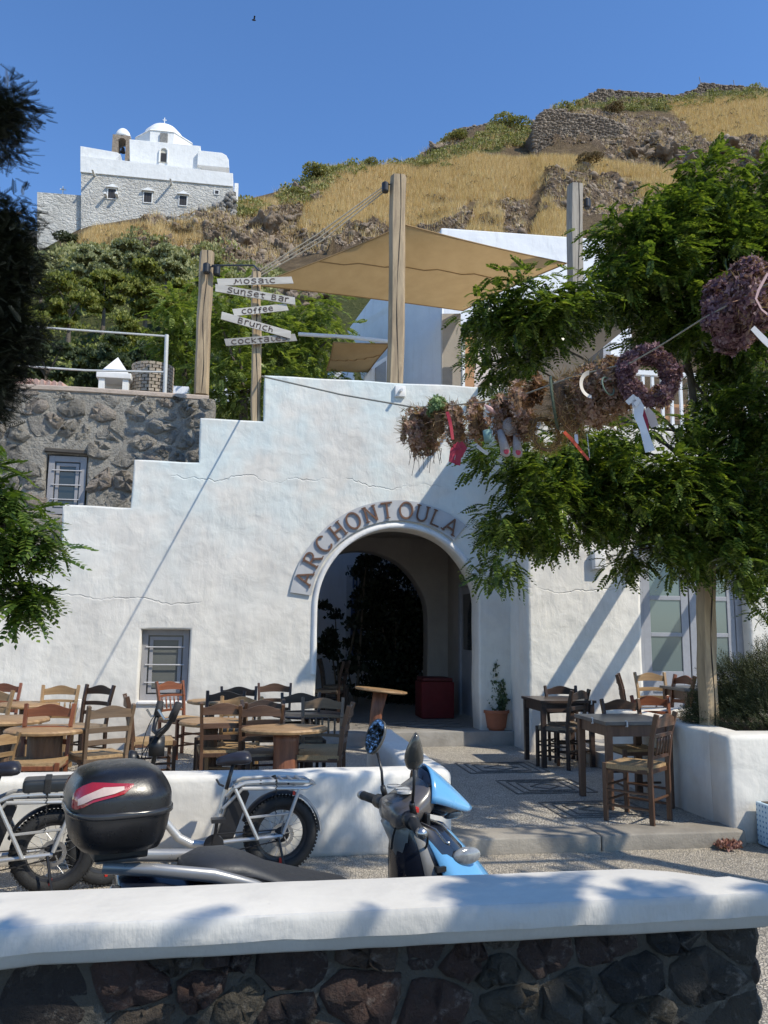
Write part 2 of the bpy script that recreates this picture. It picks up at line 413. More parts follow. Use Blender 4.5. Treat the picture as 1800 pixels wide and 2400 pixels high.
ROCK = [[(1250,262),(1300,255),(1420,262),(1620,290),(1640,330),(1560,350),(1420,340),(1300,350),(1250,330)],
        [(1400,340),(1560,310),(1700,330),(1800,320),(1800,400),(1500,395),(1420,370)],[(1120,500),(1180,450),(1240,480),(1230,560),(1120,560)],
        [(1280,430),(1360,410),(1430,430),(1580,450),(1600,520),(1400,500),(1270,500)],[(640,470),(720,455),(700,520),(740,540),(900,530),(900,590),(640,600)],
        [(330,520),(560,480),(570,530),(500,560),(350,560)],[(250,565),(420,560),(430,600),(260,600)],[(430,540),(640,500),(650,640),(480,640),(430,600)],[(1000,460),(1060,450),(1120,540),(960,560)],
        [(980,340),(1060,300),(1080,340),(1000,362)]]
GREEN = [[(640,455),(700,440),(775,392),(900,387),(1000,372),(1100,335),(1160,292),(1240,296),(1240,345),(1130,350),(1040,400),(900,395),(800,420),(700,500),(660,500)],
         [(1290,240),(1560,230),(1800,205),(1800,235),(1560,262),(1300,262)],[(-300,560),(120,560),(200,590),(480,600),(640,630),(900,690),(1000,1100),(-400,1100)],[(540,480),(620,470),(620,520),(560,520)]]
HX = list(np.linspace(-700, 2400, 240)); HT = list(np.linspace(0, 1, 150))
hv = []; ha = []
for t in HT:
    for px in HX:
        s = lerpt(SIL, px); py = 1130 - (1130 - s) * t; D = hill_depth(px, py)
        p = far(px, py, D); q = p * .09
        big = noise.fractal(q * .8, 1.0, 2.0, 5) ; rid = 1 - abs(noise.noise(q * 2.3 + Vector((3,1,8)))) * 2
        jx, jy = px + 22 * noise.noise(q * 5), py + 14 * noise.noise(q * 5 + Vector((4,4,4)))
        g = any(in_poly(jx, jy, P) for P in GOLD); r_ = any(in_poly(jx, jy, P) for P in ROCK); gr = any(in_poly(jx, jy, P) for P in GREEN)
        amp = (.9 if r_ else .35)
        fade = min(1, (1 - t) * 10)
        dz = (big * amp * 1.1 + (max(0, rid) ** 3) * (1.3 if r_ else .15)) * fade * min(1, t*4 + .2)
        # rough ledges on rock
        if r_: dz += .5 * fade * (round(noise.noise(q * 3.1) * 4) / 4)
        p = p + Vector((0, -.5, .8)) * dz
        hv.append(p); ha.append((1. if g else 0., 1. if gr else 0., 1. if r_ else 0., 1.))
nx_ = len(HX)
# far side falls away behind the crest
for k in range(1, 6):
    for i in range(nx_):
        p = hv[(len(HT)-1)*nx_ + i]; hv.append(p + Vector((p.x*.03*k, 14*k, -6*k*k*.6))); ha.append((0,.6,.3,1))
nyt = len(HT) + 5
# blur zones
A = np.array(ha).reshape(nyt, nx_, 4)
for _ in range(2): A[1:-1,1:-1] = (A[1:-1,1:-1]*2 + A[:-2,1:-1] + A[2:,1:-1] + A[1:-1,:-2] + A[1:-1,2:]) / 6
m, nt_, p_ = new_mat('hillside'); N = NT(nt_); v = N.coord()
at_ = N.n('ShaderNodeAttribute', attribute_name='zone'); sp_ = N.n('ShaderNodeSeparateColor'); N.l(at_.outputs['Color'], sp_.inputs[0])
nz = N.noise(v, .9, 8, .7); nz2 = N.noise(v, 4.5, 6, .75)
soil = N.ramp(nz, [(.3, (.13,.095,.06)), (.55, (.24,.175,.105)), (.72, (.32,.24,.14))])
gold = N.ramp(nz2, [(.25, (.22,.15,.075)), (.5, (.46,.33,.17)), (.75, (.62,.47,.27))])
grn = N.ramp(nz2, [(.3, (.05,.065,.022)), (.55, (.13,.14,.05)), (.75, (.24,.22,.09))])
rck = N.ramp(nz2, [(.25, (.055,.04,.03)), (.5, (.20,.145,.10)), (.75, (.36,.28,.19))])
def thr(ch, a=.25): return N.ramp(N.math('ADD', ch, N.math('MULTIPLY', N.math('SUBTRACT', nz, .5), 1.2)), [(.3, 0.0), (.6, 1.0)])
col = N.mix(thr(sp_.outputs[1]), soil, grn); col = N.mix(thr(sp_.outputs[0]), col, gold); col = N.mix(thr(sp_.outputs[2]), col, rck)
N.l(col, p_.inputs['Base Color']); p_.inputs['Roughness'].default_value = .95; p_.inputs['Specular IOR Level'].default_value = .1
hb = N.math('ADD', nz2, N.math('MULTIPLY', N.noise(v, 1.6, 7, .75), 1.6)); N.l(N.bump(hb, .5), p_.inputs['Normal'])
fc = np.array([(j*nx_+i, j*nx_+i+1, (j+1)*nx_+i+1, (j+1)*nx_+i) for j in range(nyt-1) for i in range(nx_-1)])
hill = np_mesh('hillside', np.array([tuple(p) for p in hv]), fc, m, smooth=True, attr=A.reshape(-1, 4)); tag(hill, kind='structure')
HV = np.array([tuple(p) for p in hv]).reshape(nyt, nx_, 3)
def hill_pt(px, py):
    s = lerpt(SIL, px); t = (1130 - py) / (1130 - s)
    i = (px - HX[0]) / (HX[1]-HX[0]); j = max(0, min(len(HT)-1.01, t * (len(HT)-1))); i = max(0, min(nx_-1.01, i))
    a, b = int(i), int(j); fx, fy = i-a, j-b
    return (HV[b,a]*(1-fx)+HV[b,a+1]*fx)*(1-fy) + (HV[b+1,a]*(1-fx)+HV[b+1,a+1]*fx)*fy
def sample(polys, n, jitter=0):
    out = []
    for P in polys:
        xs = [q[0] for q in P]; ys = [q[1] for q in P]; area = (max(xs)-min(xs))*(max(ys)-min(ys))
        k = 0; want = n[polys.index(P)] if isinstance(n, list) else n; tries = 0
        while k < want and tries < want*20:
            tries += 1; x = U(min(xs), max(xs)); y = U(min(ys), max(ys))
            if in_poly(x, y, P): out.append(hill_pt(x, y)); k += 1
    return np.array(out)
def areas(polys, dens): return [int(dens * (max(q[0] for q in P)-min(q[0] for q in P)) * (max(q[1] for q in P)-min(q[1] for q in P)) / 1000) for P in polys]
# dry grass: tufts of thin blades
T = []; Tf = []
for k in range(7):
    a = k * 2.4; lean = .18 + .1 * (k % 3); b = .022; n0 = len(T); h_ = .6 + .1 * (k % 4)
    T += [(math.cos(a)*.1-b*math.sin(a), math.sin(a)*.1+b*math.cos(a), 0), (math.cos(a)*.1+b*math.sin(a), math.sin(a)*.1-b*math.cos(a), 0), (math.cos(a)*(.1+lean), math.sin(a)*(.1+lean), h_)]
    Tf.append((n0, n0+1, n0+2))
T = np.array(T); Tf = np.array(Tf)
gp = sample(GOLD, areas(GOLD, 190)); n = len(gp)
V_, F_ = scatter(T, Tf, gp, rotmats(n, .15), RNG.uniform(.35, 1.15, n))
mg = leafmat('dry_grass', [(.30,.18,.08), (.58,.40,.18), (.74,.56,.29), (.80,.68,.43)], .2, .85)
tag(np_mesh('dry_grass', V_, F_, mg), kind='stuff', label='golden dry grass covering the sunny hillside', cat='grass')
gp = sample(ROCK + GREEN[:2], areas(ROCK + GREEN[:2], 8)); n = len(gp)
V_, F_ = scatter(T, Tf, gp, rotmats(n, .15), RNG.uniform(.6, 1.2, n)); 
tag(np_mesh('sparse_grass', V_, F_, mg), kind='stuff', label='thin dry grass among the rocks of the hill', cat='grass')
# loose rocks
ico = bmesh.new(); bmesh.ops.create_icosphere(ico, subdivisions=1, radius=1)
IV = np.array([tuple(v_.co) for v_ in ico.verts]); IF = np.array([[v_.index for v_ in f_.verts] for f_ in ico.faces]); ico.free()
IV = IV * (1 + .35 * np.sin(IV @ np.array([[3.1],[5.2],[7.7]])*2)); 
rp = sample(ROCK, areas(ROCK, 95)); n = len(rp); M_ = rotmats(n) @ (np.eye(3)[None] * RNG.uniform(.5, 1.2, (n, 1, 3)))
rs = RNG.lognormal(-2.2, .5, n); rp = rp - np.array([0,0,.05])
V_, F_ = scatter(IV, IF, rp, M_, rs)
ms = stonemat('scree', [(.12,.09,.06), (.21,.155,.105), (.31,.235,.165), (.16,.115,.08), (.38,.30,.22)], bump=.05, scale=2, island=True)
tag(np_mesh('rock_scree', V_, F_, ms), kind='stuff', label='broken brown rock and scree strewn over the hill', cat='rocks')
bo = [(1480,372,2.2),(1530,340,1.8),(1500,370,2.4),(1560,372,2.8),(1620,385,3.0),(1700,378,3.0),(1760,390,2.6),(1450,350,1.8),(1020,350,2.2),(700,465,2.2),(740,470,1.8),(620,560,2.4),(660,580,2.0),(560,590,1.8),(500,575,1.6),(390,585,1.5),(320,590,1.3),(680,520,2.4),(760,560,1.6),(850,560,1.4),(600,620,1.8),(590,660,2.2),(690,720,2.3),(740,700,2),(660,700,1.8)]
bp = np.array([hill_pt(x, y) for x, y, _ in bo]); n = len(bp)
bm = bmesh.new(); bmesh.ops.create_icosphere(bm, subdivisions=4, radius=1)
for v_ in bm.verts: v_.co *= 1 + .55*noise.fractal(v_.co*1.6, .9, 2.1, 6) + .3*(round(noise.noise(v_.co*1.7)*4)/4) + .2*(round(noise.noise(v_.co*4.1+Vector((5,5,5)))*3)/3)
BV = np.array([tuple(v_.co) for v_ in bm.verts]); BF = np.array([[v_.index for v_ in f_.verts] for f_ in bm.faces]); bm.free()
mb_ = stonemat('outcrop', [(.14,.10,.07), (.24,.18,.125), (.19,.14,.1), (.29,.22,.155)], bump=.3, scale=.9, island=True)
for k in range(n):
    M_ = rotmats(1)[0] @ np.diag([1.3, .8, .65]); s_ = bo[k][2]
    if k == 0: Mq = M_
    o = np_mesh('rock_outcrop', (BV @ np.diag([1.2,.9,.7])) * s_ * .42, BF, mb_, smooth=False) if k < 3 else bpy.data.objects.new('rock_outcrop', OUT[k % 3].data)
    if k == 0: OUT = []
    if k < 3: OUT.append(o)
    else: COL.objects.link(o); o.scale = (s_/bo[k%3][2],)*3
    o.rotation_euler = (U(-.3,.3), U(-.3,.3), U(0,6)); o.location = tuple(bp[k])
    tag(o, kind='structure')
# scrub clumps
def leafquad(w_=.35, L=1.0, bend=.2):
    return np.array([(0,0,0),(w_,0,L*.45),(0,bend,L),(-w_,0,L*.5)]), np.array([(0,1,2,3)])
LQ, LQF = leafquad()
def bush_cloud(centres, rad, per, size, rng=RNG, flat=.7, lump=.35):
    """leaf quads on lumpy shells around centres (arrays)"""
    c = np.repeat(centres, per, 0); r = np.repeat(rad, per); n = len(c)
    d = rng.normal(size=(n, 3)); d /= np.linalg.norm(d, axis=1)[:, None]
    rr = r * (1 - lump * rng.random(n) ** 1.6); d[:, 2] = np.abs(d[:, 2]) * 1.0 - .25 * rng.random(n)
    pos = c + d * rr[:, None] * np.array([1, 1, flat])
    sz = rng.uniform(.6, 1.3, n) * size * (np.repeat(rad, per) / np.mean(rad)) ** .4
    return pos, sz, d
def clump_obj(name, centres, rad, per, size, m, **k):
    pos, sz, d = bush_cloud(np.asarray(centres, float), np.asarray(rad, float), per, size, **k)
    V_, F_ = scatter(LQ, LQF, pos, rotmats(len(pos), .9), sz); return np_mesh(name, V_, F_, m)
mscrub = leafmat('scrub_leaves', [(.10,.115,.035), (.18,.19,.06), (.27,.265,.09), (.34,.32,.13)], .25, .7)
mdry = leafmat('dry_scrub', [(.09,.065,.035), (.17,.12,.06), (.26,.19,.1)], .15, .8)
sp = sample(GREEN[:2] + GREEN[3:], [240, 110, 40]); tag(clump_obj('scrub', sp, RNG.uniform(.45, 1.15, len(sp)), 60, .28, mscrub), kind='stuff', label='yellow green scrub along the upper ridge', cat='scrub')
SC2 = [[(120,590),(480,600),(640,640),(640,760),(500,740),(330,640),(150,640)]]
sp = sample(SC2, [420]); tag(clump_obj('olive_scrub', sp, RNG.uniform(.4, 1.2, len(sp)), 70, .26, leafmat('olive_scrub', [(.15,.165,.06), (.24,.25,.10), (.33,.33,.15), (.38,.36,.19)], .25, .7)), kind='stuff', label='olive green scrub covering the slope below the church', cat='scrub')
sp = np.concatenate([sample(ROCK, areas(ROCK, .9)), sample([GOLD[0], GOLD[1], GOLD[3]], [50, 20, 30])]); tag(clump_obj('withered_scrub', sp, RNG.uniform(.3, .8, len(sp)), 45, .17, mdry), kind='stuff', label='withered brown scrub between the rocks', cat='scrub')
SC3 = [[(-250,640),(120,650),(500,640),(660,680),(700,1000),(-250,1000)]]
sp = sample(SC3, [700]); tag(clump_obj('slope_scrub', sp, RNG.uniform(.35, .95, len(sp)), 55, .17, leafmat('slope_scrub', [(.08,.10,.025), (.15,.18,.045), (.24,.265,.07), (.32,.33,.11)], .3, .7)), kind='stuff', label='green undergrowth between the pines of the lower slope', cat='scrub')
# bushes one can tell apart
mbk = leafmat('bush_dark', [(.025,.035,.014), (.05,.065,.025), (.09,.1,.04)], .15, .7)
proto = {}
for kind, mm in (('g', mscrub), ('d', mdry), ('k', mbk)):
    proto[kind] = clump_obj('bush_foliage', np.array([[0,0,0],[.5,.1,.1],[-.5,-.1,.05],[.1,.4,.3]]), np.array([.8,.6,.6,.6]), 420, .13, mm); COL.objects.unlink(proto[kind])
BU = [(1375,415,1.5,'d','round dark withered bush alone in the golden grass'),(1440,265,1.9,'d','grey withered bush on the dark ruined wall high on the hill'),(175,575,1.6,'k','dark green bush against the foot of the church wall'),(740,420,2.2,'g','large green bush on the ridge left of the golden slope'),(1060,325,2.0,'g','green bush beside the small ruin on the ridge'),(1190,300,2.6,'g','broad pale green bush on the ridge between two ruins'),(690,470,1.3,'g','low green bush above the dark rocks left of the rope'),(1530,365,1.2,'d','small brown bush over the rocky cliff on the right'),(870,392,1.5,'g','green bush on the skyline just left of the tall post'),(430,560,1.1,'d','brown bush under the right half of the church')]
for x, y, s_, k_, lab in BU:
    p = hill_pt(x, y); e = empty('bush', p, 0, lab, 'bush', 'bushes on the hillside')
    o = proto[k_].copy(); COL.objects.link(o); o.parent = e; o.name = 'foliage'; e.scale = (s_*1.15, s_*.9, s_*.8); e.rotation_euler.z = U(0, 6)
    mb = MB(); mb.tube([(0,0,-.8),(0,0,.2)], [.12,.05], 6); st = mb.build('stem', simple('bark', (.16,.12,.09), (.08,.06,.045), 20)); st.parent = e

# ------------------------------------------------------------------ church on the hill
WH = plaster('church_white', (.80,.80,.78), (.72,.72,.70), .6)
m, nt_, p_ = new_mat('church_stone'); N = NT(nt_); v = N.coord((1,1,1.8))
vo = N.n('ShaderNodeTexVoronoi', feature='DISTANCE_TO_EDGE'); vo.inputs['Scale'].default_value = 2.0; N.l(v, vo.inputs['Vector'])
ed = N.ramp(vo.outputs['Distance'], [(0, 0.0), (.12, 1.0)]); c_ = N.ramp(N.noise(N.coord(), .5, 6, .7), [(.3, (.42,.40,.36)), (.5,(.55,.53,.48)), (.7, (.63,.61,.56))])
c_ = N.mix(N.math('MULTIPLY', N.math('SUBTRACT', 1, ed), .03), c_, (.38,.37,.35)); N.l(c_, p_.inputs['Base Color']); p_.inputs['Roughness'].default_value = .9
N.l(N.bump(N.math('ADD', N.math('MULTIPLY', ed, .35), N.math('MULTIPLY', N.noise(v, 2.6, 5), 1.8)), .12), p_.inputs['Normal']); CST = m
BRN = stonemat('belfry_stone', [(.3,.24,.18), (.36,.29,.22)], bump=.15, scale=3); DK = simple('dark_opening', (.03,.028,.03), bump=0)
GRS = stonemat('ruin_stone', [(.17,.13,.10), (.24,.19,.145)], bump=.4, scale=1.6)
YC = 76
def c(x, y, Y=YC): return onY(x, y, Y)
ch = empty('church', c(360, 560), 0, 'white domed church with a small bell tower on top of the hill', 'church')
def frontpoly(pts, Y0, Y1, name, m, **k):
    q = [onY(x, y, Y0) for x, y in pts]; return MB().prism([(p.x, p.z) for p in q], 'y', Y0, Y1).build(name, m, ch, **k)
frontpoly([(87,700),(87,450),(190,458),(190,700)], YC+.4, YC+8, 'retaining_wall', CST)
frontpoly([(190,700),(190,402),(545,436),(545,700)], YC, YC+12, 'wall', CST)
frontpoly([(188,403),(188,364),(546,406),(546,437)], YC-.12, YC+12.1, 'cornice_band', WH, bevel=.04)
# roof parapet to the left
frontpoly([(188,366),(188,342),(275,357),(283,362),(268,377)], YC+.3, YC+11, 'roof_parapet', WH, bevel=.05)
frontpoly([(304,378),(303,326),(470,342),(470,398)], YC+1.6, YC+9, 'nave_wall', WH, bevel=.05)
q0 = onY(387, 336, YC+5); 
drum = MB(); oc = [(math.cos(R(22.5+45*k)), math.sin(R(22.5+45*k))) for k in range(8)]
dz0 = onY(387, 335, YC+1.6).z; dz1 = onY(387, 309, YC+2.4).z; rad_ = 3.05
drum.loft([[(q0.x+a*rad_, YC+5.2+b*rad_, dz0-.5) for a, b in oc], [(q0.x+a*rad_, YC+5.2+b*rad_, dz1) for a, b in oc], [(q0.x+a*rad_*1.03, YC+5.2+b*rad_*1.03, dz1) for a, b in oc], [(q0.x+a*rad_*1.0, YC+5.2+b*rad_*1.0, dz1+.15) for a, b in oc]])
drum.build('drum', WH, ch)
zt = onY(376, 296, YC+5).z
MB().lathe((q0.x-.2, YC+5.2, dz1+.1), [(2.35,0),(2.28,.15),(1.95,.1+(zt-dz1)*.45),(1.35,.05+(zt-dz1)*.78),(.65,(zt-dz1)*.96),(.05,zt-dz1+.02)], 28).build('dome', WH, ch, smooth=True)
fi = MB(); fp = (q0.x-.2, YC+5.2); zz = zt+.0; fi.lathe((fp[0], fp[1], zz-.05), [(.16,0),(.1,.3),(.04,.6)], 8); fi.box(fp[0]-.04,fp[0]+.04,fp[1]-.04,fp[1]+.04,zz+.5,zz+1.15); fi.box(fp[0]-.2,fp[0]+.2,fp[1]-.03,fp[1]+.03,zz+.85,zz+.92); fi.build('finial_cross', WH, ch)
# drum window, niche
def win(x0, y0, x1, y1, Y, name='window', hood=True, sill=False):
    a = onY(x0, y0, Y); b = onY(x1, y1, Y); w_ = b.x-a.x
    o = MB().box(a.x, b.x, Y-.03, Y+.3, b.z, a.z).build(name, DK, ch)
    if hood:
        f_ = MB(); f_.box(a.x-.3*w_, b.x+.3*w_, Y-.28, Y-.0, a.z+.1, a.z+.2); f_.prism([(a.x-.1, a.z+.22), (b.x+.1, a.z+.22), ((a.x+b.x)/2, a.z+.5)], 'y', Y-.18, Y-.04); f_.build('hood', WH, ch)
    g_ = MB(); k = 3
    for i in range(1, k): g_.box(a.x+w_*i/k-.02, a.x+w_*i/k+.02, Y-.05, Y-.035, b.z, a.z)
    g_.build('window_bar', simple('iron_dark', (.06,.06,.065), rough=.5, bump=0), ch)
    fr = MB(); t_ = .07
    fr.box(a.x-t_, a.x, Y-.07, Y-.0, b.z-t_, a.z+t_); fr.box(b.x, b.x+t_, Y-.07, Y, b.z-t_, a.z+t_); fr.box(a.x, b.x, Y-.07, Y, a.z, a.z+t_); fr.box(a.x, b.x, Y-.09, Y, b.z-t_, b.z); fr.build('window_frame', WH, ch)
win(254,443,271,467,YC); win(338,451,355,476,YC); win(421,459,437,483,YC); win(504,447,512,456,YC,hood=False)
# niche with arch
a = onY(372,380,YC+1.55); b = onY(395,350,YC+1.55); cx_ = (a.x+b.x)/2; w2 = (b.x-a.x)/2*.8
MB().prism([(cx_-w2,a.z),(cx_+w2,a.z)] + arc(cx_, b.z-w2*.9, w2, 0, 180, 10), 'y', YC+1.56, YC+1.7).build('niche', simple('niche_cream', (.62,.57,.47), bump=0), ch)
MB().box(cx_-w2*.72, cx_+w2*.72, YC+1.52, YC+1.57, a.z+.1, a.z+1.0).build('niche_window', DK, ch)
ri = MB(); pp = [(cx_-w2*1.12, a.z), (cx_-w2*1.12, b.z-w2*.9)] + arc(cx_, b.z-w2*.9, w2*1.12, 180, 0, 10) + [(cx_+w2*1.12, a.z)]
ri.tube([(x, YC+1.5, z) for x, z in pp], .09, 6); ri.build('niche_rim', WH, ch)
a = onY(374,333,YC+2.1); b = onY(393,311,YC+2.1)
MB().box(a.x, b.x, YC+2.2, YC+2.5, a.z, b.z).build('drum_window', simple('lattice', (.3,.29,.26), (.1,.1,.1), 9, bump=0), ch)
# side vault
vt = MB(); a = onY(477, 398, YC+3); b = onY(537, 408, YC+3); z0 = a.z-.6; z1 = onY(480, 377, YC+3).z
vt.prism([(a.x-.5, z0), (b.x+.05, z0), (b.x, z0+.9), (b.x-.25, z1-.25), (b.x-.7, z1-.02), (a.x-.5, z1)], 'y', YC+1.2, YC+8); vt.build('side_vault', WH, ch, bevel=.06)
# belfry
bt = MB(); Yb = YC+6; a = onY(262, 350, Yb); b = onY(300, 350, Yb); zt_ = onY(280, 316, Yb).z; zb = onY(280, 375, Yb).z; wv = b.x-a.x
cx_ = (a.x+b.x)/2+.1
bt.box(a.x, a.x+wv*.36, Yb, Yb+1.6, zb, zt_-.5); bt.box(b.x-wv*.16, b.x+wv*.1, Yb, Yb+1.6, zb, zt_-.5)
pts = [(a.x+wv*.36, zt_-.5)] + arc(a.x+wv*.6, zt_-.7, wv*.24, 180, 0, 8)[1:-1] + [(b.x-wv*.16, zt_-.5)]
bt.prism([(a.x, zt_-.5), (a.x, zt_), (b.x+wv*.1, zt_), (b.x+wv*.1, zt_-.5)] + [(x, z) for x, z in pts[::-1]], 'y', Yb, Yb+1.6)
bt.build('belfry', BRN, ch)
MB().lathe((cx_, Yb+.8, zt_), [(.85,0),(.82,.3),(.66,.75),(.4,1.05),(.05,1.22)], 16).build('belfry_dome', WH, ch, smooth=True)
MB().lathe((a.x+wv*.62, Yb+.6, zt_-1.6), [(.3,0),(.22,.15),(.16,.5),(.05,.62)], 10).build('bell', DK, ch)
# water spouts
for x, y in ((222,412),(402,432)):
    a = onY(x, y, YC); MB().beam((a.x, YC+.2, a.z), (a.x, YC-1.2, a.z-.05), .18, .12).build('water_spout', WH, ch)
for x, y in ((249,461),(275,461)):
    a = onY(x, y, YC); MB().box(a.x-.12, a.x+.12, YC-.7, YC, a.z-.08, a.z+.1).build('bracket', WH, ch)
a = onY(556, 432, YC+1); b = onY(556, 505, YC+1); MB().box(a.x-.25, a.x+.12, YC+.8, YC+1.5, b.z-2, a.z).build('corner_post', WH, ch)
a = onY(147, 449, YC+3); cm = MB(); cm.box(a.x-.05,a.x+.05,YC+3,YC+3.1,a.z-.3,a.z+.55); cm.box(a.x-.28,a.x+.28,YC+3,YC+3.1,a.z+.2,a.z+.3); tag(cm.build('stone_cross', WH), 'small white cross standing on the low wall left of the church', 'cross')
# rubble foot of the church
fp_ = [(330,585),(325,540),(345,510),(380,505),(420,515),(445,505),(475,488),(510,480),(545,448),(553,450),(556,520),(500,560),(420,600)]
q = [onY(x, y, YC-3) for x, y in fp_]; rb = MB().prism([(p.x, p.z) for p in q], 'y', YC-3, YC+.5).build('rubble_foot', stonemat('rubble_grey', [(.2,.19,.17),(.3,.28,.25)], bump=.4, scale=1.8), ch, sub=2)
lum = []; 
for _ in range(700):
    x, y = U(325,556), U(445,590)
    if in_poly(x, y, fp_): lum.append(tuple(onY(x, y, YC-3.1)))
lum = np.array(lum); V_, F_ = scatter(IV, IF, lum, rotmats(len(lum)), RNG.uniform(.14, .34, len(lum))); o = np_mesh('rubble_stones', V_, F_, stonemat('rubble_grey2', [(.16,.15,.14),(.3,.28,.25),(.42,.4,.37)], bump=.1, scale=3, island=True), ch); tag(o, kind='stuff')
# ruins on the ridge
def ruin(name, pts, Y0, thick, label, dens=.5):
    q = [onY(x, y, Y0) for x, y in pts]; e = empty(name, (sum(p.x for p in q)/len(q), Y0, min(p.z for p in q)), 0, label, 'stone wall', 'old stone walls on the hilltop')
    MB().prism([(p.x, p.z) for p in q], 'y', Y0, Y0+thick).build('wall_core', GRS, e, sub=2)
    xs = [p[0] for p in pts]; ys = [p[1] for p in pts]; L = []
    n_ = int((max(xs)-min(xs))*(max(ys)-min(ys))*dens/10)
    for _ in range(n_):
        x, y = U(min(xs), max(xs)), U(min(ys), max(ys)); y = round(y/4.)*4 + U(-1.6,1.6)
        if in_poly(x, y, pts): L.append(tuple(onY(x, y, Y0-.05)))
    if L:
        L = np.array(L); M_ = np.eye(3)[None]*RNG.uniform(.7,1.4,(len(L),1,3)); V_, F_ = scatter(IV*np.array([1.5,1,.8]), IF, L, M_, RNG.uniform(.10,.30,len(L)))
        tag(np_mesh('wall_stones', V_, F_, stonemat('ruin_st', [(.12,.09,.07),(.22,.17,.125),(.32,.26,.20)], bump=.1, scale=3, island=True), e), kind='stuff')
ruin('ruined_wall', [(1400,245),(1352,241),(1362,232),(1405,210),(1470,214),(1600,226),(1604,250)], 117, 1.5, 'long stone terrace wall with sloping left end on the skyline', 2)
ruin('ruined_wall', [(1582,226),(1640,206),(1643,193),(1700,199),(1800,207),(1830,210),(1830,226),(1640,236)], 119, 1.5, 'stone wall with a raised block at the far right of the skyline', 1.6)
ruin('ruined_wall', [(1062,348),(1066,308),(1062,306),(1100,298),(1156,290),(1150,320),(1100,350)], 104, 3, 'small broken wall corner among green bushes on the ridge', 2)
ruin('ruined_wall', [(968,380),(1063,308),(1072,312),(1072,350),(1000,376)], 106, 2, 'dark sloping wall end rising along the skyline', 1)
ruin('ruined_wall', [(1252,375),(1254,330),(1250,300),(1264,277),(1278,258),(1322,258),(1330,266),(1400,272),(1440,284),(1470,300),(1462,372)], hill_pt(1350,330)[1]-.6, 5, 'tall dark curved ruin of rough masonry below the ridge', 2.4)
ruin('ruined_wall', [(50,600),(58,545),(80,540),(86,545),(86,600)], 78, 2, 'dark broken wall just left of the church', 1)
for x, y0, y1 in ((1642,180,196),(1722,188,206)):
    a = onY(x, y1, 119); b = onY(x-3, y0, 119); tag(MB().tube([a, b], .06, 6).build('metal_pole', simple('iron_dark', (.06,.06,.065))), 'thin pole above the skyline wall, ' + ('standing on the raised stone block' if x < 1700 else 'leaning just right of the raised stone block'), 'pole')
# house at the foot of the ridge is further down; bird in the sky
bd = empty('bird', far(595, 47, 60), 0, 'tiny dark bird flying in the blue sky', 'bird'); p = bd.location
MB().ball(p, .16, .07, .06, 8, 6).build('body', DK, bd)
for s_ in (-1, 1): MB().add([(p[0]-.04, p[1], p[2]), (p[0]+.05, p[1], p[2]), (p[0]+.02+.1*s_, p[1]-.25*s_, p[2]+.14), (p[0]-.1+.1*s_, p[1]-.4*s_, p[2]+.05)], [(0,1,2,3)]).build('wing', DK, bd)
# ------------------------------------------------------------------ grounds
def pebbles(name, c_a, c_b, scale=34, dark=0):
    m, nt_, p = new_mat(name); N = NT(nt_); v = N.coord()
    vo = N.n('ShaderNodeTexVoronoi'); vo.inputs['Scale'].default_value = scale; N.l(v, vo.inputs['Vector'])
    ve = N.n('ShaderNodeTexVoronoi', feature='DISTANCE_TO_EDGE'); ve.inputs['Scale'].default_value = scale; N.l(v, ve.inputs['Vector'])
    ed = N.ramp(ve.outputs['Distance'], [(0, 0.0), (.16, 1.0)])
    sc_ = N.n('ShaderNodeSeparateColor'); N.l(vo.outputs['Color'], sc_.inputs[0])
    col = N.mix(sc_.outputs[0], c_a, c_b); col = N.mix(ed, (.27,.235,.195), col)
    col = N.mix(N.ramp(N.noise(v, 1.2, 6, .7), [(.35, .35), (.65, 0.0)]), col, (.27,.23,.18))
    N.l(col, p.inputs['Base Color']); p.inputs['Roughness'].default_value = .7
    N.l(N.bump(N.math('ADD', ed, N.math('MULTIPLY', N.noise(v, 6, 4), .5)), .012), p.inputs['Normal']); return m
GND = pebbles('street_pebbles', (.62,.53,.40), (.74,.65,.51), 62)
MOS = pebbles('mosaic_pebbles', (.56,.50,.41), (.76,.70,.59), 42)
tag(MB().box(-60, 60, -20, 18, -.3, 0).build('street', GND), kind='structure')
tag(MB().add([(-3000,-3000,-.35),(3000,-3000,-.35),(3000,3000,-.35),(-3000,3000,-.35)], [(0,1,2,3)]).build('ground', simple('earth', (.25,.2,.14), (.15,.12,.08), .2, .95, 0)), kind='structure')
PT = .105
plz = tag(MB().box(-7, 9, 6.42, 11.2, .004, PT).build('plaza', MOS), kind='structure')
# kerb at the front of the terrace: long cast stone lengths
KM = simple('kerb_stone', (.36,.32,.26), (.22,.195,.16), 3, .85, .006, 35)
for i, (a, b) in enumerate(((1.53, 2.66), (2.668, 3.86))):
    o = rbox('kerb', a, b, 6.1, 6.425, -.02, PT+.012, KM, r=.014, amp=.004); tag(o, kind='structure')
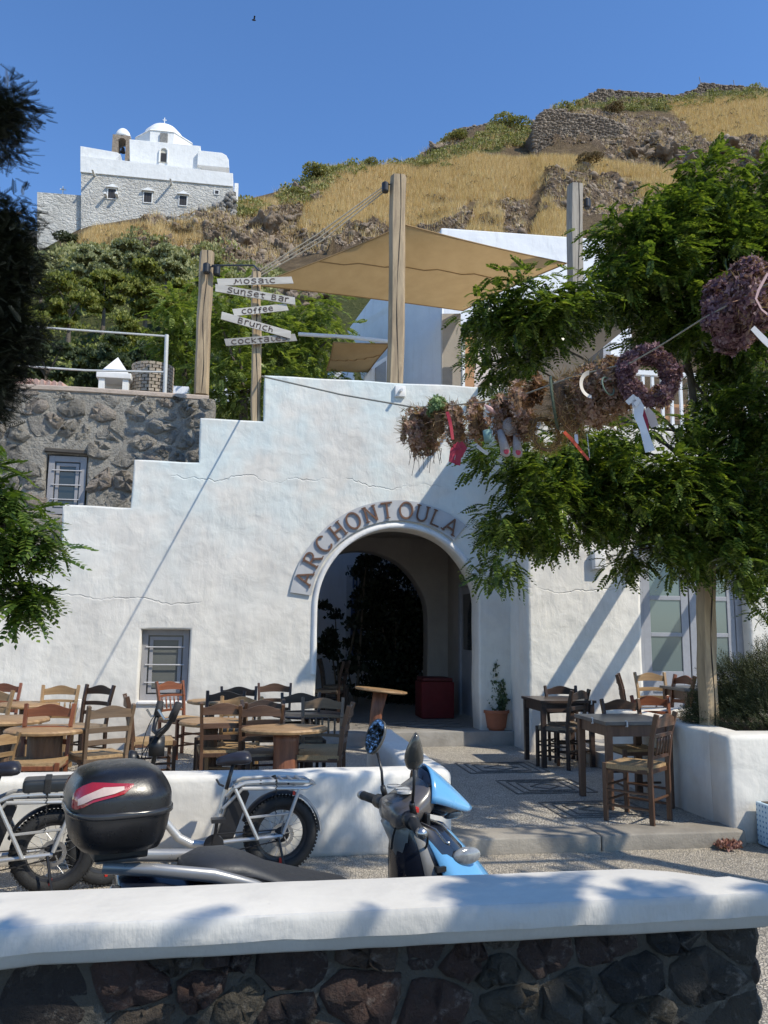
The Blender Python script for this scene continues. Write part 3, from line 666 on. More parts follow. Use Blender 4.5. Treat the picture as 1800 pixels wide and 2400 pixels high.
# inlaid dark pebble lines
LN = pebbles('dark_pebbles', (.16,.155,.15), (.26,.25,.235), 46)
def inlay(x0, x1, y0, y1, z, w_=.022, sk=0):
    mb = MB()
    for k in range(3):
        d = k * .085; a, b, c_, d_ = x0+d, x1-d, y0+d*.8, y1-d*.8
        for (p, q) in (((a,c_),(b,c_)),((b,c_),(b,d_)),((b,d_),(a,d_)),((a,d_),(a,c_))):
            mb.beam((p[0], p[1], z), (q[0], q[1], z), w_ if k != 1 else .012, .007)
        w_ = .017
    mx, my = (x0+x1)/2, (y0+y1)/2
    mb.beam((x0+.25, my, z), (mx, y0+.2, z), .016, .007); mb.beam((mx, y0+.2, z), (x1-.25, my, z), .016, .007); mb.beam((x1-.25, my, z), (mx, y1-.2, z), .016, .007); mb.beam((mx, y1-.2, z), (x0+.25, my, z), .016, .007)
    o = mb.build('pebble_inlay', LN, plz)
inlay(2.62, 3.45, 6.72, 7.35, PT+.004); inlay(2.55, 3.35, 7.75, 8.45, PT+.004); inlay(2.4, 3.3, 8.9, 9.6, PT+.004)

# ------------------------------------------------------------------ white facade with stepped parapet
FY = 11.1
PW = plaster('facade_plaster', (.76,.72,.645), (.62,.585,.525), .8, ((3.3, .8, 1.3), (1.75, .5, 7.1)), tint=(2.6, 4.6, (.64,.69,.66)), dirt=.6)
fac = empty('white_facade', (.5, FY, 0), 0, 'white plastered front wall with stepped top, arched entrance and barred window', 'building')
AX, AZ, AR = 1.99, 1.93, 1.135
outl = [(-9, -.1), (-9, 2.0), (-3.4, 2.0), (-3.4, 2.61), (-2.53, 2.61), (-2.53, 3.235), (-1.66, 3.235), (-1.66, 3.885), (-.81, 3.885), (-.81, 4.51), (.043, 4.51), (.043, 5.17), (3.62, 5.185), (3.62, -.1)]
hole = [(AX-AR, -.05)] + [(AX-AR, AZ)] + arc(AX, AZ, AR, 180, 0, 40)[1:] + [(AX+AR, -.05)]
WX0, WX1, WZ0, WZ1 = -1.445, -.83, .70, 1.63
wh = [(WX0, WZ0), (WX1, WZ0), (WX1, WZ1), (WX0, WZ1)]
# the outline needs the arch notch open at the bottom
outl2 = outl[:-1] + [(3.62, -.1), (AX+AR, -.1), (AX+AR, AZ)] + arc(AX, AZ, AR, 0, 180, 40)[1:] + [(AX-AR, -.1)]
slab('wall', [outl2, wh], FY, FY+.42, PW, fac, rnd=.028, wob=.016)
# arch rim standing proud
rim_o = [(AX-AR-.075, 1.05)] + [(AX-AR-.075, AZ)] + arc(AX, AZ, AR+.075, 180, 18, 36)[1:]
rim_i = [(AX-AR-.004, 1.05)] + [(AX-AR-.004, AZ)] + arc(AX, AZ, AR+.004, 180, 18, 36)[1:]
WT = plaster('trim_plaster', (.8,.785,.75), (.74,.72,.69), .35)
v = []; f = []
n = len(rim_o)
for (x, z) in rim_o: v.append((x, FY+.01, z))
for (x, z) in rim_o: v.append((x, FY-.012, z))
for (x, z) in rim_i: v.append((x, FY-.04, z))
for (x, z) in rim_i: v.append((x, FY+.12, z))
for j in range(3):
    for i in range(n-1): f.append((j*n+i, j*n+i+1, (j+1)*n+i+1, (j+1)*n+i))
MB().add(v, f).build('arch_rim', WT, fac, smooth=True)
# stroke lettering ------------------------------------------------
def q3(a, b, c_, k=5): return [((1-t)**2*a[0]+2*t*(1-t)*b[0]+t*t*c_[0], (1-t)**2*a[1]+2*t*(1-t)*b[1]+t*t*c_[1]) for t in [i/k for i in range(k+1)]]
def el(cx, cy, rx, ry, a0, a1, k=14): return [(cx+rx*math.cos(R(a0+(a1-a0)*i/k)), cy+ry*math.sin(R(a0+(a1-a0)*i/k))) for i in range(k+1)]
SER = {
 'A': ([[(.08,0),(.45,1)],[(.45,1),(.84,0)],[(.2,.34),(.70,.34)]], [(.08,0),(.84,0)], .92),
 'R': ([[(.15,0),(.15,1)],[(.15,1),(.45,1)]+el(.45,.76,.27,.24,90,-90,8)+[(.15,.52)],[(.45,.52),(.78,0)]], [(.15,0),(.15,1),(.80,0)], .86),
 'C': ([el(.48,.5,.38,.5,42,318,18)], [], .86),
 'H': ([[(.15,0),(.15,1)],[(.75,0),(.75,1)],[(.15,.52),(.75,.52)]], [(.15,0),(.15,1),(.75,0),(.75,1)], .9),
 'O': ([el(.47,.5,.40,.5,0,360,24)], [], .94),
 'N': ([[(.15,0),(.15,1)],[(.15,1),(.75,0)],[(.75,0),(.75,1)]], [(.15,0),(.13,1),(.75,1)], .9),
 'T': ([[(.42,0),(.42,1)],[(.06,.97),(.78,.97)]], [(.42,0)], .84),
 'U': ([[(.14,1),(.14,.35)]+el(.44,.33,.30,.33,180,360,10)+[(.74,1)]], [(.14,1),(.74,1)], .88),
 'L': ([[(.15,1),(.15,.03)],[(.1,.03),(.68,.03)]], [(.15,1)], .74)}
HAND = {
 'm': ([q3((-.02,0),(.18,0),(.2,.75))+[(.2,1),(.42,.35),(.66,1),(.76,.0)]], .9), 'o': ([el(.36,.45,.24,.42,0,360,14)], .72),
 's': ([[(.58,.86),(.4,.98),(.2,.9),(.14,.7),(.3,.55),(.5,.42),(.56,.2),(.4,.02),(.2,.02),(.08,.14)]], .68),
 'a': ([el(.34,.28,.2,.26,20,330,10),[(.56,.9),(.56,0)],[(.14,.86),(.35,.95),(.56,.8)]], .7), 'i': ([[(.05,.72),(.24,.8),(.24,.05),(.42,.02)]], .46),
 'c': ([el(.38,.45,.28,.42,50,310,12)], .66), 'u': ([[(.1,.85),(.12,.3),(.22,.05),(.4,.05),(.52,.25),(.55,.85),(.55,.1),(.66,0)]], .72),
 'n': ([[(.06,.8),(.14,.85),(.14,0)],[(.14,.6),(.35,.88),(.52,.78),(.54,.3),(.5,.0),(.62,-.08)]], .72), 'e': ([[(.14,.42),(.58,.5),(.52,.78),(.34,.86),(.16,.7),(.12,.35),(.26,.05),(.5,.06),(.6,.18)]], .68),
 't': ([[(.34,.95),(.3,.3),(.36,.05),(.52,.06)],[(.08,.72),(.6,.78)]], .62), 'b': ([[(.14,1),(.14,0)],[(.14,1),(.44,.98),(.5,.75),(.3,.55),(.55,.4),(.55,.1),(.14,0)],[(.16,.55),(.3,.55)]], .74),
 'r': ([[(.14,.9),(.14,0)],[(.14,.6),(.3,.85),(.48,.8)]], .56), 'f': ([[(.52,.86),(.36,.96),(.25,.8),(.25,0),(.16,-.1)],[(.08,.52),(.44,.56)]], .56),
 'h': ([[(.14,1.05),(.14,0)],[(.14,.5),(.34,.62),(.48,.5),(.5,0)]], .66), 'k': ([[(.14,1.05),(.14,0)],[(.52,.8),(.14,.4),(.54,0)]], .64), 'l': ([[(.2,.85),(.22,.15),(.4,.02),(.5,.15)]], .52), ' ': ([], .6)}
def stroke(mb, pts, org, ex, ez, h, wd, d0, d1, nrm):
    """flat band of width wd following pts (glyph units * h), standing d0..d1 along nrm"""
    P = [org + ex*p[0]*h + ez*p[1]*h for p in pts]; m = len(P); L = []; closed = (P[0]-P[-1]).length < 1e-5
    for i in range(m):
        if closed: t = P[(i+1) % (m-1)] - P[(i-1) % (m-1)]
        else: t = P[min(i+1, m-1)] - P[max(i-1, 0)]
        t.normalize(); s_ = nrm.cross(t)*wd/2; L.append((P[i]-s_, P[i]+s_))
    v = []; 
    for a, b in L: v += [a+nrm*d0, b+nrm*d0, b+nrm*d1, a+nrm*d1]
    f = [(4*i+k, 4*i+(k+1) % 4, 4*i+4+(k+1) % 4, 4*i+4+k) for i in range(m-1) for k in range(4)] + [(0,1,2,3), (4*m-4,4*m-1,4*m-2,4*m-3)]
    mb.add(v, f)
RST = simple('rusty_brown', (.20,.095,.05), (.09,.048,.032), 14, .6, 0)
sign = empty('arch_sign', (AX, FY-.05, AZ), 0, 'curved sign of brown capital letters reading ARCHONTOULA over the arch', 'sign')
BK = simple('sign_plate', (.50,.50,.50), (.42,.42,.42), 4, .5, 0)  # grey of the strip stands for the letters' merged shadow on the wall
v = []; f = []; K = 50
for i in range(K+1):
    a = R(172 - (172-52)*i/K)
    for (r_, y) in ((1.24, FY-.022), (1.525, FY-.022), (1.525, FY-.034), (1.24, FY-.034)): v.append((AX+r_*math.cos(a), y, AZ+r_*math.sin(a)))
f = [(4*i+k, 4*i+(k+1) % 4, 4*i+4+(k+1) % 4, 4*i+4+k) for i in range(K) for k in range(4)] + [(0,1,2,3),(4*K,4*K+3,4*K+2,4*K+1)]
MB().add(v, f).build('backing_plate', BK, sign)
word = 'ARCHONTOULA'; px_ = [(739,1364),(755,1326),(777,1294),(806,1265),(837,1243),(873,1227),(907,1212),(949,1205),(987,1205),(1023,1209),(1063,1220)]
for chh, (x, y) in zip(word, px_):
    p = onY(x, y, FY); a = math.atan2(p.z-AZ, p.x-AX); r_ = 1.385
    ez = Vector((math.cos(a), 0, math.sin(a))); ex = Vector((math.sin(a), 0, -math.cos(a))); h = .225; st, se, wd = SER[chh]
    org = Vector((AX, FY, AZ)) + ez*(r_-h/2) - ex*wd*h*.47; mb = MB(); nr = Vector((0,-1,0))
    for k, s_ in enumerate(st): stroke(mb, s_, org, ex, ez, h, .026 if k != 1 or chh == 'T' else .022, .045, .060 + .0015*k, nr)
    for (a_, b_) in se:
        b2 = min(max(b_, .045), .955); stroke(mb, [(a_-.14, b2), (a_+.14, b2)], org, ex, ez, h, .014, .0465, .064, nr)
    mb.build('letter', RST, sign)

def window(name, x0, x1, z0, z1, Y, label, parent=None, cat='window', frame=None, mull=3, pane=(.10,.105,.10), curtain=None, d=.05, fw=.06):
    FM = frame or simple('frame_grey', (.32,.31,.32), (.27,.265,.27), 8, .5, .0006)
    e = parent or empty(name, ((x0+x1)/2, Y, z0), 0, label, cat)
    if parent is not None:
        e = empty(name, Vector(((x0+x1)/2, Y, z0)) - parent_world(parent)); e.parent = parent
    b = MB(); w_ = fw
    b.box(x0,x0+w_,Y,Y+d,z0,z1); b.box(x1-w_,x1,Y,Y+d,z0,z1); b.box(x0+w_,x1-w_,Y+.001,Y+d,z1-w_,z1); b.box(x0+w_,x1-w_,Y+.001,Y+d,z0,z0+w_)
    b.build('frame', FM, e, bevel=.004)
    i = w_ + .02; s_ = .045; b = MB(); Y2 = Y+.018
    b.box(x0+i,x0+i+s_,Y2,Y2+.04,z0+i,z1-i); b.box(x1-i-s_,x1-i,Y2,Y2+.04,z0+i,z1-i); b.box(x0+i+s_,x1-i-s_,Y2+.001,Y2+.04,z1-i-s_,z1-i); b.box(x0+i+s_,x1-i-s_,Y2+.001,Y2+.04,z0+i,z0+i+s_)
    b.build('sash', FM, e, bevel=.003)
    MB().box(x0+w_-.01, x1-w_+.01, Y+.04, Y+.046, z0+w_-.01, z1-w_+.01).build('pane', glassm('pane_%d' % int(pane[0]*1000), pane, .08), e)
    for k in range(mull):
        z = z0 + (z1-z0)*(k+1)/(mull+1)
        MB().tube([(x0+w_*.7, Y-.012, z), (x1-w_*.7, Y-.012, z)], .008, 6).build('security_bar', simple('bar_pale', (.55,.54,.55), bump=0), e)
    return e
window('window', WX0+.005, WX1-.005, WZ0+.005, WZ1-.005, FY+.13, None, fac, mull=3, pane=(.13,.135,.125), fw=.075)
rbox('window_sill', WX0-.0, WX1+.0, FY-.03, FY+.15, WZ0-.035, WZ0+.004, WT, fac, r=.01, amp=.002)

# parapet lamp box
lb = empty('outdoor_socket', onY(937, 918, FY), 0, 'small white square box with a spout on the wall under the tall post', 'wall fitting'); p = lb.location
rbox('box', p.x-.075, p.x+.075, FY-.05, FY+.01, p.z-.085, p.z+.075, WT, lb, r=.008, amp=.001)
MB().tube([(p.x, FY-.05, p.z), (p.x, FY-.16, p.z-.02)], .022, 10).build('spout', WT, lb)
# thin wire leaning over the wall and its hooks
tag(MB().tube([(-2.16, FY-.03, .9), (-1.3, FY-.028, 2.3), (-.3, FY-.03, 3.6), (-.02, FY-.03, 4.03)][::-1], .007, 5).build('wall_cable', simple('cable_grey', (.33,.33,.32), bump=0)), 'thin grey cable running diagonally down the white front wall', 'cable') if False else None
# a taut stay wire from the step out to a tree: its shadow crosses the wall
a = onY(544, 982, FY); 0 and tag(MB().tube([a, (a.x+.15, FY-1.5, a.z+.35), (a.x+.3, FY-4.5, a.z+1.2), (a.x+.45, FY-9, a.z+2.6)], .009, 5).build('stay_wire', simple('cable_grey', (.2,.2,.2), bump=0)), 'thin stay wire rising from the second step of the white wall', 'wire')
hk = onY(187, 1646, FY); tag(MB().lathe((hk.x, FY-.06, hk.z-.06), [(.025,0),(.035,.05),(.04,.1),(.036,.102)], 12).build('wall_cup', WT), 'small white cup fixed low on the white wall at the left', 'wall fitting')

# ------------------------------------------------------------------ porch behind the arch
SZ = .30
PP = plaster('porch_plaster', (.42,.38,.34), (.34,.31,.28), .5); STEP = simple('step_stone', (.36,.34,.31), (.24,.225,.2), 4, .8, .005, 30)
tag(rbox('porch_step', .75, 3.585, 10.98, 11.32, .0, SZ, STEP, r=.012, amp=.004), kind='structure')
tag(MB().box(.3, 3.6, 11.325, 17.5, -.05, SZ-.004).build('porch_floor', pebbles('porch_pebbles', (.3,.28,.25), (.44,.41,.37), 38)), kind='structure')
zz = MB()
for j in range(3):
    y = 11.55 + j*.32
    pts = [(1.5 + .14*i, y + (.07 if i % 2 else -.07) + .03*j) for i in range(12)]
    for a, b in zip(pts, pts[1:]): zz.beam((a[0], a[1], SZ), (b[0], b[1], SZ), .035, .008)
tag(zz.build('zigzag_inlay', LN), kind='structure')
po = empty('porch', (2, 12, 0), 0, 'dim vaulted porch behind the entrance arch with a second arch leading to a courtyard', 'building')
IY = 14.2
# side walls, ceiling, rear wall with second arch
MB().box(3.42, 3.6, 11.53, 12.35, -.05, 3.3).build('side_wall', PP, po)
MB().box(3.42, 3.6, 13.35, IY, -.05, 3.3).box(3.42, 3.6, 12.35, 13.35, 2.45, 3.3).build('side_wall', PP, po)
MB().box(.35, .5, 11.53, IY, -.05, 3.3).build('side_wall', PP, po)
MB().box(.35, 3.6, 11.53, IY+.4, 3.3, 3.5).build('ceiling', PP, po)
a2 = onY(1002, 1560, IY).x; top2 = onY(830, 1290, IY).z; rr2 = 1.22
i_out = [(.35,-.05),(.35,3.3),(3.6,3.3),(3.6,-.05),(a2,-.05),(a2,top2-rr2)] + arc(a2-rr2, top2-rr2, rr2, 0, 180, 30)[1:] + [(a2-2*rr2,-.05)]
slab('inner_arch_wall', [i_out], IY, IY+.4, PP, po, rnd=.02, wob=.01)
# side door
GREY = simple('door_grey', (.34,.345,.37), (.29,.295,.315), 9, .5, .0007)
dr = empty('side_door', (3.40, 12.85, SZ)); dr.location = dr.location - parent_world(po); dr.parent = po
MB().box(3.39, 3.45, 12.35, 12.45, SZ, 2.45).box(3.39, 3.45, 13.25, 13.35, SZ, 2.45).box(3.39, 3.45, 12.451, 13.249, 2.37, 2.45).build('door_frame', GREY, dr)
MB().box(3.43, 3.46, 12.45, 13.25, SZ+.02, 2.37).build('door_leaf', GREY, dr)
MB().box(3.42, 3.432, 12.58, 13.12, 1.35, 2.25).build('door_pane', glassm('pane_60', (.05,.055,.06)), dr)
# courtyard
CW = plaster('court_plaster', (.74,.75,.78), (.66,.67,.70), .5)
ct = empty('courtyard_house', (0, 18, 0), 0, 'shaded bluish white courtyard wall with a blue window seen through the arch', 'building')
YW = 18.0
MB().box(-3, 6.5, YW, YW+.3, -.1, 6).build('wall', CW, ct)
MB().box(-1.6, -1.3, 14.65, YW, -.1, 6).build('side_wall', CW, ct)
MB().box(3.7, 3.9, 14.65, YW, -.1, 6).build('side_wall', CW, ct)
BLU = simple('blue_paint', (.08,.12,.22), (.05,.08,.16), 8, .5, 0)
a = onY(823, 1335, YW); b = onY(847, 1550, YW)
wb = empty('blue_door', (a.x, YW, SZ)); wb.location = Vector((a.x, YW, SZ)) - parent_world(ct); wb.parent = ct
MB().box(a.x-.1, b.x+.1, YW-.05, YW+.02, b.z-.1, a.z+.1).build('door_frame', simple('frame_white', (.6,.62,.66), bump=0), wb)
MB().box(a.x, b.x, YW-.07, YW-.03, b.z, a.z-.5).build('door_leaf', BLU, wb)
for k in range(4): MB().box(a.x+.03+k*.07, a.x+.07+k*.07, YW-.075, YW-.03, a.z-.42, a.z).build('slat', BLU, wb)
# dark evergreen climbers filling the courtyard
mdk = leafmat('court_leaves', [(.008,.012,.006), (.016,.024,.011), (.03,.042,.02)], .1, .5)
def court(name, label, pts, Yc, rad, per, cat='plant'):
    C_ = np.array([tuple(onY(x, y, Yc + U(-.4,.4))) for x, y in pts]); e = empty(name, (C_[:,0].mean(), Yc, SZ), 0, label, cat)
    o = clump_obj('foliage', C_, np.full(len(C_), rad), per, .085, mdk, flat=1.0, lump=.8); move_to(o, e)
    st = MB()
    for q in C_[::5]: st.tube([(C_[:,0].mean(), Yc, SZ), ((q[0]+C_[:,0].mean())/2, Yc, (q[2]+SZ)/2), tuple(q)], [.03,.02,.01], 5)
    st.build('stem', simple('bark', (.16,.12,.09)), e)
def move_to(o, e):
    o.data.transform(Matrix.Translation(-parent_world(e))); o.parent = e
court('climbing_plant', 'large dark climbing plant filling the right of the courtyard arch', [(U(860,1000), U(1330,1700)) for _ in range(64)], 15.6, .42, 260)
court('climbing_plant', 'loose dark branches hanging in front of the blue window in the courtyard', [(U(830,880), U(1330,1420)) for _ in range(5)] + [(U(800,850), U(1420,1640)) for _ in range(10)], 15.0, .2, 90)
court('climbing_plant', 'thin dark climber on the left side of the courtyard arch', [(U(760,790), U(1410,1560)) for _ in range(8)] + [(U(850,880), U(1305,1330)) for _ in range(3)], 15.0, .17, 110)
a = onY(1008, 1640, 12.95)
rb_ = empty('red_box', (a.x, 12.95, SZ), 0, 'dark red upholstered box standing in the porch by the inner arch', 'box')
rbox('body', 2.62, 3.14, 12.6, 13.15, SZ, SZ+.56, simple('red_cloth', (.14,.008,.008), (.10,.006,.006), 5, .8, .002), rb_, r=.02, amp=.006)
rbox('lid', 2.64, 3.12, 12.62, 13.13, SZ+.56, SZ+.62, simple('dark_red', (.1,.01,.01), bump=0), rb_, r=.02, amp=.006)

# ------------------------------------------------------------------ wing on the right
WY = 10.35
PW2 = plaster('wing_plaster', (.77,.73,.655), (.66,.63,.57), .9, ((1.95, .5, 2.2),), dirt=.35)
wg = empty('white_wing', (6, WY, 0), 0, 'white plastered wing right of the arch with a tall grey double door', 'building')
DX0, DX1, DZ1 = 5.18, 6.76, 3.02
slab('front_wall', [[(3.57,-.1),(3.57,4.5),(12,4.5),(12,-.1),(DX1,-.1),(DX1,DZ1),(DX0,DZ1),(DX0,-.1)]], WY, WY+.4, PW2, wg, rnd=.05, wob=.02)
rbox('side_wall', 3.575, 3.98, WY+.35, 12.0, -.05, 4.48, PW2, wg, r=.03, amp=.01)
MB().box(3.6, 12, WY+.4, 14.9, 4.3, 4.42).build('roof_terrace', WT, wg)
# arch relief on the side wall of the porch corner
# grey double door
dd = empty('double_door', (0,0,0)); dd.parent = wg; dd.location = Vector((5.97, WY+.18, .1)) - parent_world(wg)
DY = WY+.16
b = MB(); b.box(DX0, DX0+.1, DY, DY+.08, .1, DZ1); b.box(DX1-.1, DX1, DY, DY+.08, .1, DZ1); b.box(DX0+.1, DX1-.1, DY+.001, DY+.08, DZ1-.1, DZ1); b.build('door_frame', GREY, dd, bevel=.004)
mid = (DX0+DX1)/2; PG = glassm('door_glass', (.13,.17,.165), .12)
for s_ in (0, 1):
    x0 = DX0+.105 if s_ == 0 else mid+.01; x1 = mid-.01 if s_ == 0 else DX1-.105
    lf = dd
    b = MB(); w_ = .11; Y0, Y1 = DY+.015, DY+.06
    b.box(x0, x0+w_, Y0, Y1, .12, DZ1-.105); b.box(x1-w_, x1, Y0, Y1, .12, DZ1-.105)
    rails = [(.12, .32), (.86, 1.13), (1.60, 1.655), (2.1, 2.16), (2.75, 2.91)]
    for a_, c_ in rails: b.box(x0+w_, x1-w_, Y0+.001, Y1, a_, c_)
    lo = b.build('leaf_frame', GREY, lf, bevel=.006)
    MB().box(x0+w_-.005, x1-w_+.005, DY+.035, DY+.05, .31, .87).box(x0+w_+.05, x1-w_-.05, DY+.02, DY+.036, .38, .80).build('panel', GREY, lf, bevel=.005)
    for (a_, c_) in ((1.13, 1.60), (1.655, 2.1), (2.16, 2.75)):
        MB().box(x0+w_-.005, x1-w_+.005, DY+.03, DY+.036, a_-.005, c_+.005).build('pane', PG, lf)
bx = onY(1400, 1313, WY); tag(rbox('junction_box', bx.x-.085, bx.x+.085, WY-.1, WY+.01, bx.z-.13, bx.z+.13, WT, r=.015, amp=.001), 'white junction box on the wing wall left of the grey door', 'wall fitting')
ic = onX(1175, 1487, 3.575); tag(MB().box(3.545, 3.58, ic.y-.05, ic.y+.05, ic.z-.09, ic.z+.09).build('intercom', simple('intercom_grey', (.4,.4,.42), bump=0), bevel=.01), 'small grey intercom on the shaded side wall above the potted plant', 'intercom')
# railing on the wing roof
RW = simple('white_paint', (.78,.78,.77), (.7,.7,.69), 9, .45, .0006)
rl = empty('white_railing', (6.6, WY+.2, 4.5), 0, 'white balustrade of square bars on the terrace edge behind the tree', 'railing')
for z in (4.56, 5.35): MB().box(5.2, 9, WY+.15, WY+.22, z-.035, z+.035).build('rail', RW, rl)
for i in range(26): MB().box(5.25+i*.145, 5.29+i*.145, WY+.165, WY+.205, 4.59, 5.32).build('baluster', RW, rl)
# terrace furniture seen through it
tt = empty('terrace_table', (6.6, 11.2, 4.42), 0, 'orange brown wooden table behind the white balustrade', 'table')
OW = wood('orange_wood', (.42,.22,.1), (.24,.12,.055), along='x')
MB().box(5.9, 7.4, 10.9, 11.6, 4.98, 5.03).build('tabletop', OW, tt)
for x in (6.0, 7.3):
    for y in (11.0, 11.5): MB().box(x-.03, x+.03, y-.03, y+.03, 4.42, 4.98).build('leg', OW, tt)

# planter wall, right
pl = empty('planter', (5.4, 6.6, 0), 0, 'low white plastered planter with rosemary at the right of the terrace edge', 'planter')
PLM = plaster('planter_plaster', (.77,.73,.655), (.64,.605,.545), .8, dirt=.3)
rbox('front_wall', 3.8, 9.0, 6.19, 6.5, -.02, .84, PLM, pl, r=.045, amp=.014)
rbox('side_wall', 3.803, 4.1, 6.45, 8.55, -.02, .836, PLM, pl, r=.045, amp=.014)
rbox('back_wall', 4.08, 9.0, 8.3, 8.55, -.02, .832, PLM, pl, r=.03, amp=.01)
MB().box(4.08, 9.0, 6.45, 8.35, .3, .76).build('soil', simple('soil', (.12,.085,.055), (.06,.045,.03), 14, .95, .02, 25), pl)
tag(rbox('raised_terrace', 4.0, 9.0, 8.56, WY-.002, .0, .27, simple('terrace_paving', (.5,.47,.42), (.36,.33,.3), 5, .8, .004, 30), r=.01, amp=.002), kind='structure')
# low parapet, left terrace
lp = empty('low_wall', (-1, 6.2, 0), 0, 'low white plastered wall in front of the left tables turning back beside the path', 'wall')
LPM = plaster('parapet_plaster', (.78,.74,.665), (.67,.64,.575), .6, dirt=.16)
rbox('front_wall', -7.0, 1.53, 6.2, 6.48, -.02, .59, LPM, lp, r=.05, amp=.012)
rbox('side_wall', 1.24, 1.532, 6.44, 8.9, -.02, .588, LPM, lp, r=.05, amp=.012)

# ------------------------------------------------------------------ rubble building, upper left
MOR = stonemat('mortar', [(.33,.305,.26), (.36,.33,.28)], bump=.09, scale=4)
RY = 12.2
rbd = empty('rubble_building', (-3, RY, 0), 0, 'building of grey rubble stone set in smeared mortar with one small barred window', 'building')
x0b, x1b, z1b = -6.2, -.70, 5.10
VX0, VX1, VZ0, VZ1 = -3.05, -2.48, 3.25, 4.15
slab('wall', [[(x0b,0),(x0b,z1b),(x1b,z1b),(x1b,0)], [(VX0,VZ0),(VX1,VZ0),(VX1,VZ1),(VX0,VZ1)]], RY, RY+.5, MOR, rbd, rnd=.04, wob=.05)
MB().box(x0b, x1b-.02, RY+.5, 15.5, 4.6, 4.95).build('roof', simple('roof_cement', (.45,.36,.28), (.34,.28,.22), 3, .9, .01, 20), rbd)
random.seed(21)
seeds = []
for _ in range(9000):
    p = (U(-4.6, x1b), U(2.0, z1b)); 
    if p[0] > -.79 and p[1] < 4.6: pass
    rmin = .15 + .2*abs(noise.noise(Vector((p[0]*1.3, p[1]*1.3, 5))))*2
    if all(((q[0]-p[0])*.8)**2 + (q[1]-p[1])**2 > rmin**2 for q in seeds): seeds.append(p)
    if len(seeds) > 285: break
RS = stonemat('rubble_stone', [(.30,.275,.235), (.35,.32,.27), (.20,.185,.16), (.38,.35,.30), (.31,.25,.20), (.34,.31,.265), (.26,.24,.21)], bump=.08, scale=7)
cells = voro(seeds, -4.6, x1b, 2.0, z1b, .8)
for poly in cells:
    if len(poly) < 3: continue
    cx = sum(p[0] for p in poly)/len(poly); cz = sum(p[1] for p in poly)/len(poly)
    if VX0-.14 < cx < VX1+.14 and VZ0-.14 < cz < VZ1+.12: continue
    if cz < 2.9 and cx > -1.6: continue
    v, f, cc = stone_mesh(poly, U(.0,.03), U(.02,.075), 12, 1.0)
    me = bpy.data.meshes.new('rubble_stone'); me.from_pydata(v, [], f); me.materials.append(RS)
    o = bpy.data.objects.new('rubble_stone', me); COL.objects.link(o); o.parent = rbd; o.location = Vector((cc[0], RY+.01, cc[1])) - parent_world(rbd)
    o.rotation_euler = (U(-.12,.12), U(-.2,.2), U(-.15,.15))
    for pl_ in me.polygons: pl_.use_smooth = random.random() < .75
wd_ = window('window', VX0+.02, VX1-.02, VZ0+.02, VZ1-.02, RY+.06, None, rbd, mull=3, pane=(.035,.035,.03), fw=.085)
MB().tube([(VX0-.03, RY+.0, VZ1+.05), (VX1+.05, RY+.0, VZ1+.03)], .035, 6).build('lintel', wood('dark_lintel', (.1,.085,.065), (.05,.04,.03), along='x'), rbd)
MB().tube([(x0b, RY+.03, z1b+.02), (-2.6, RY+.02, z1b+.03), (x1b-.08, RY+.04, z1b+.01)], .05, 6, rough=.1).build('wall_coping', simple('coping', (.5,.4,.32), (.38,.31,.25), 6, .9, .01, 20), rbd)
# things on its roof
cp = empty('chimney', (-2.13, 13.0, 4.95), 0, 'white plastered chimney with a pyramid cap on the stone building', 'chimney')
def Pz(x, y, Y): return onY(x, y, Y)
a = Pz(233, 893, 13); b = Pz(313, 893, 13); t_ = Pz(273, 837, 13); cx = (a.x+b.x)/2; hw = (b.x-a.x)/2
bq = MB()
for sx in (-1, 1):
    for sy in (-1, 1): bq.box(cx+sx*hw*.86-(.09 if sx > 0 else 0), cx+sx*hw*.86+(.0 if sx > 0 else .09), 13+sy*.2-.05, 13+sy*.2+.05, 4.9, a.z-.02)
bq.box(cx-hw*.8, cx+hw*.8, 13.12, 13.2, 4.9, a.z-.02)
bq.build('body', WT, cp); MB().box(cx-hw, cx+hw, 12.72, 13.28, a.z-.02, a.z+.07).build('slab', WT, cp, bevel=.01)
MB().add([(cx-hw*.85,12.75,a.z+.07),(cx+hw*.85,12.75,a.z+.07),(cx+hw*.85,13.25,a.z+.07),(cx-hw*.85,13.25,a.z+.07),(cx,13,t_.z)], [(0,1,4),(1,2,4),(2,3,4),(3,0,4)]).build('pyramid_cap', WT, cp)
bs = empty('brick_turret', (Pz(357, 900, 13.1).x, 13.1, 4.95), 0, 'low round turret of small pale bricks beside the white chimney', 'chimney')
bc = bs.location; rB = .31; BRK = stonemat('pale_brick', [(.34,.28,.21), (.42,.35,.27), (.3,.25,.2)], bump=.01, scale=9)
MB().lathe((bc.x, bc.y, 4.9), [(rB-.03,0),(rB-.03,.52),(.05,.62)], 24).build('core', simple('dark_mortar', (.16,.13,.1), bump=.004), bs)
me = bpy.data.meshes.new('brick'); t_ = MB().box(-.045,.045,-.02,.02,-.022,.022); me.from_pydata(t_.v, [], t_.f); me.materials.append(BRK)
zt_ = Pz(357, 862, 13.1).z; nr_ = int((zt_-4.93)/.055)
for r_ in range(nr_):
    for k in range(19):
        a_ = 2*math.pi*(k + .5*(r_ % 2))/19
        if math.sin(a_) > .35: continue
        o = bpy.data.objects.new('brick', me); COL.objects.link(o); o.parent = bs
        o.location = (math.cos(a_)*rB, math.sin(a_)*rB, -.0 + .03 + r_*.055); o.rotation_euler = (U(-.05,.05), U(-.05,.05), a_+math.pi/2)
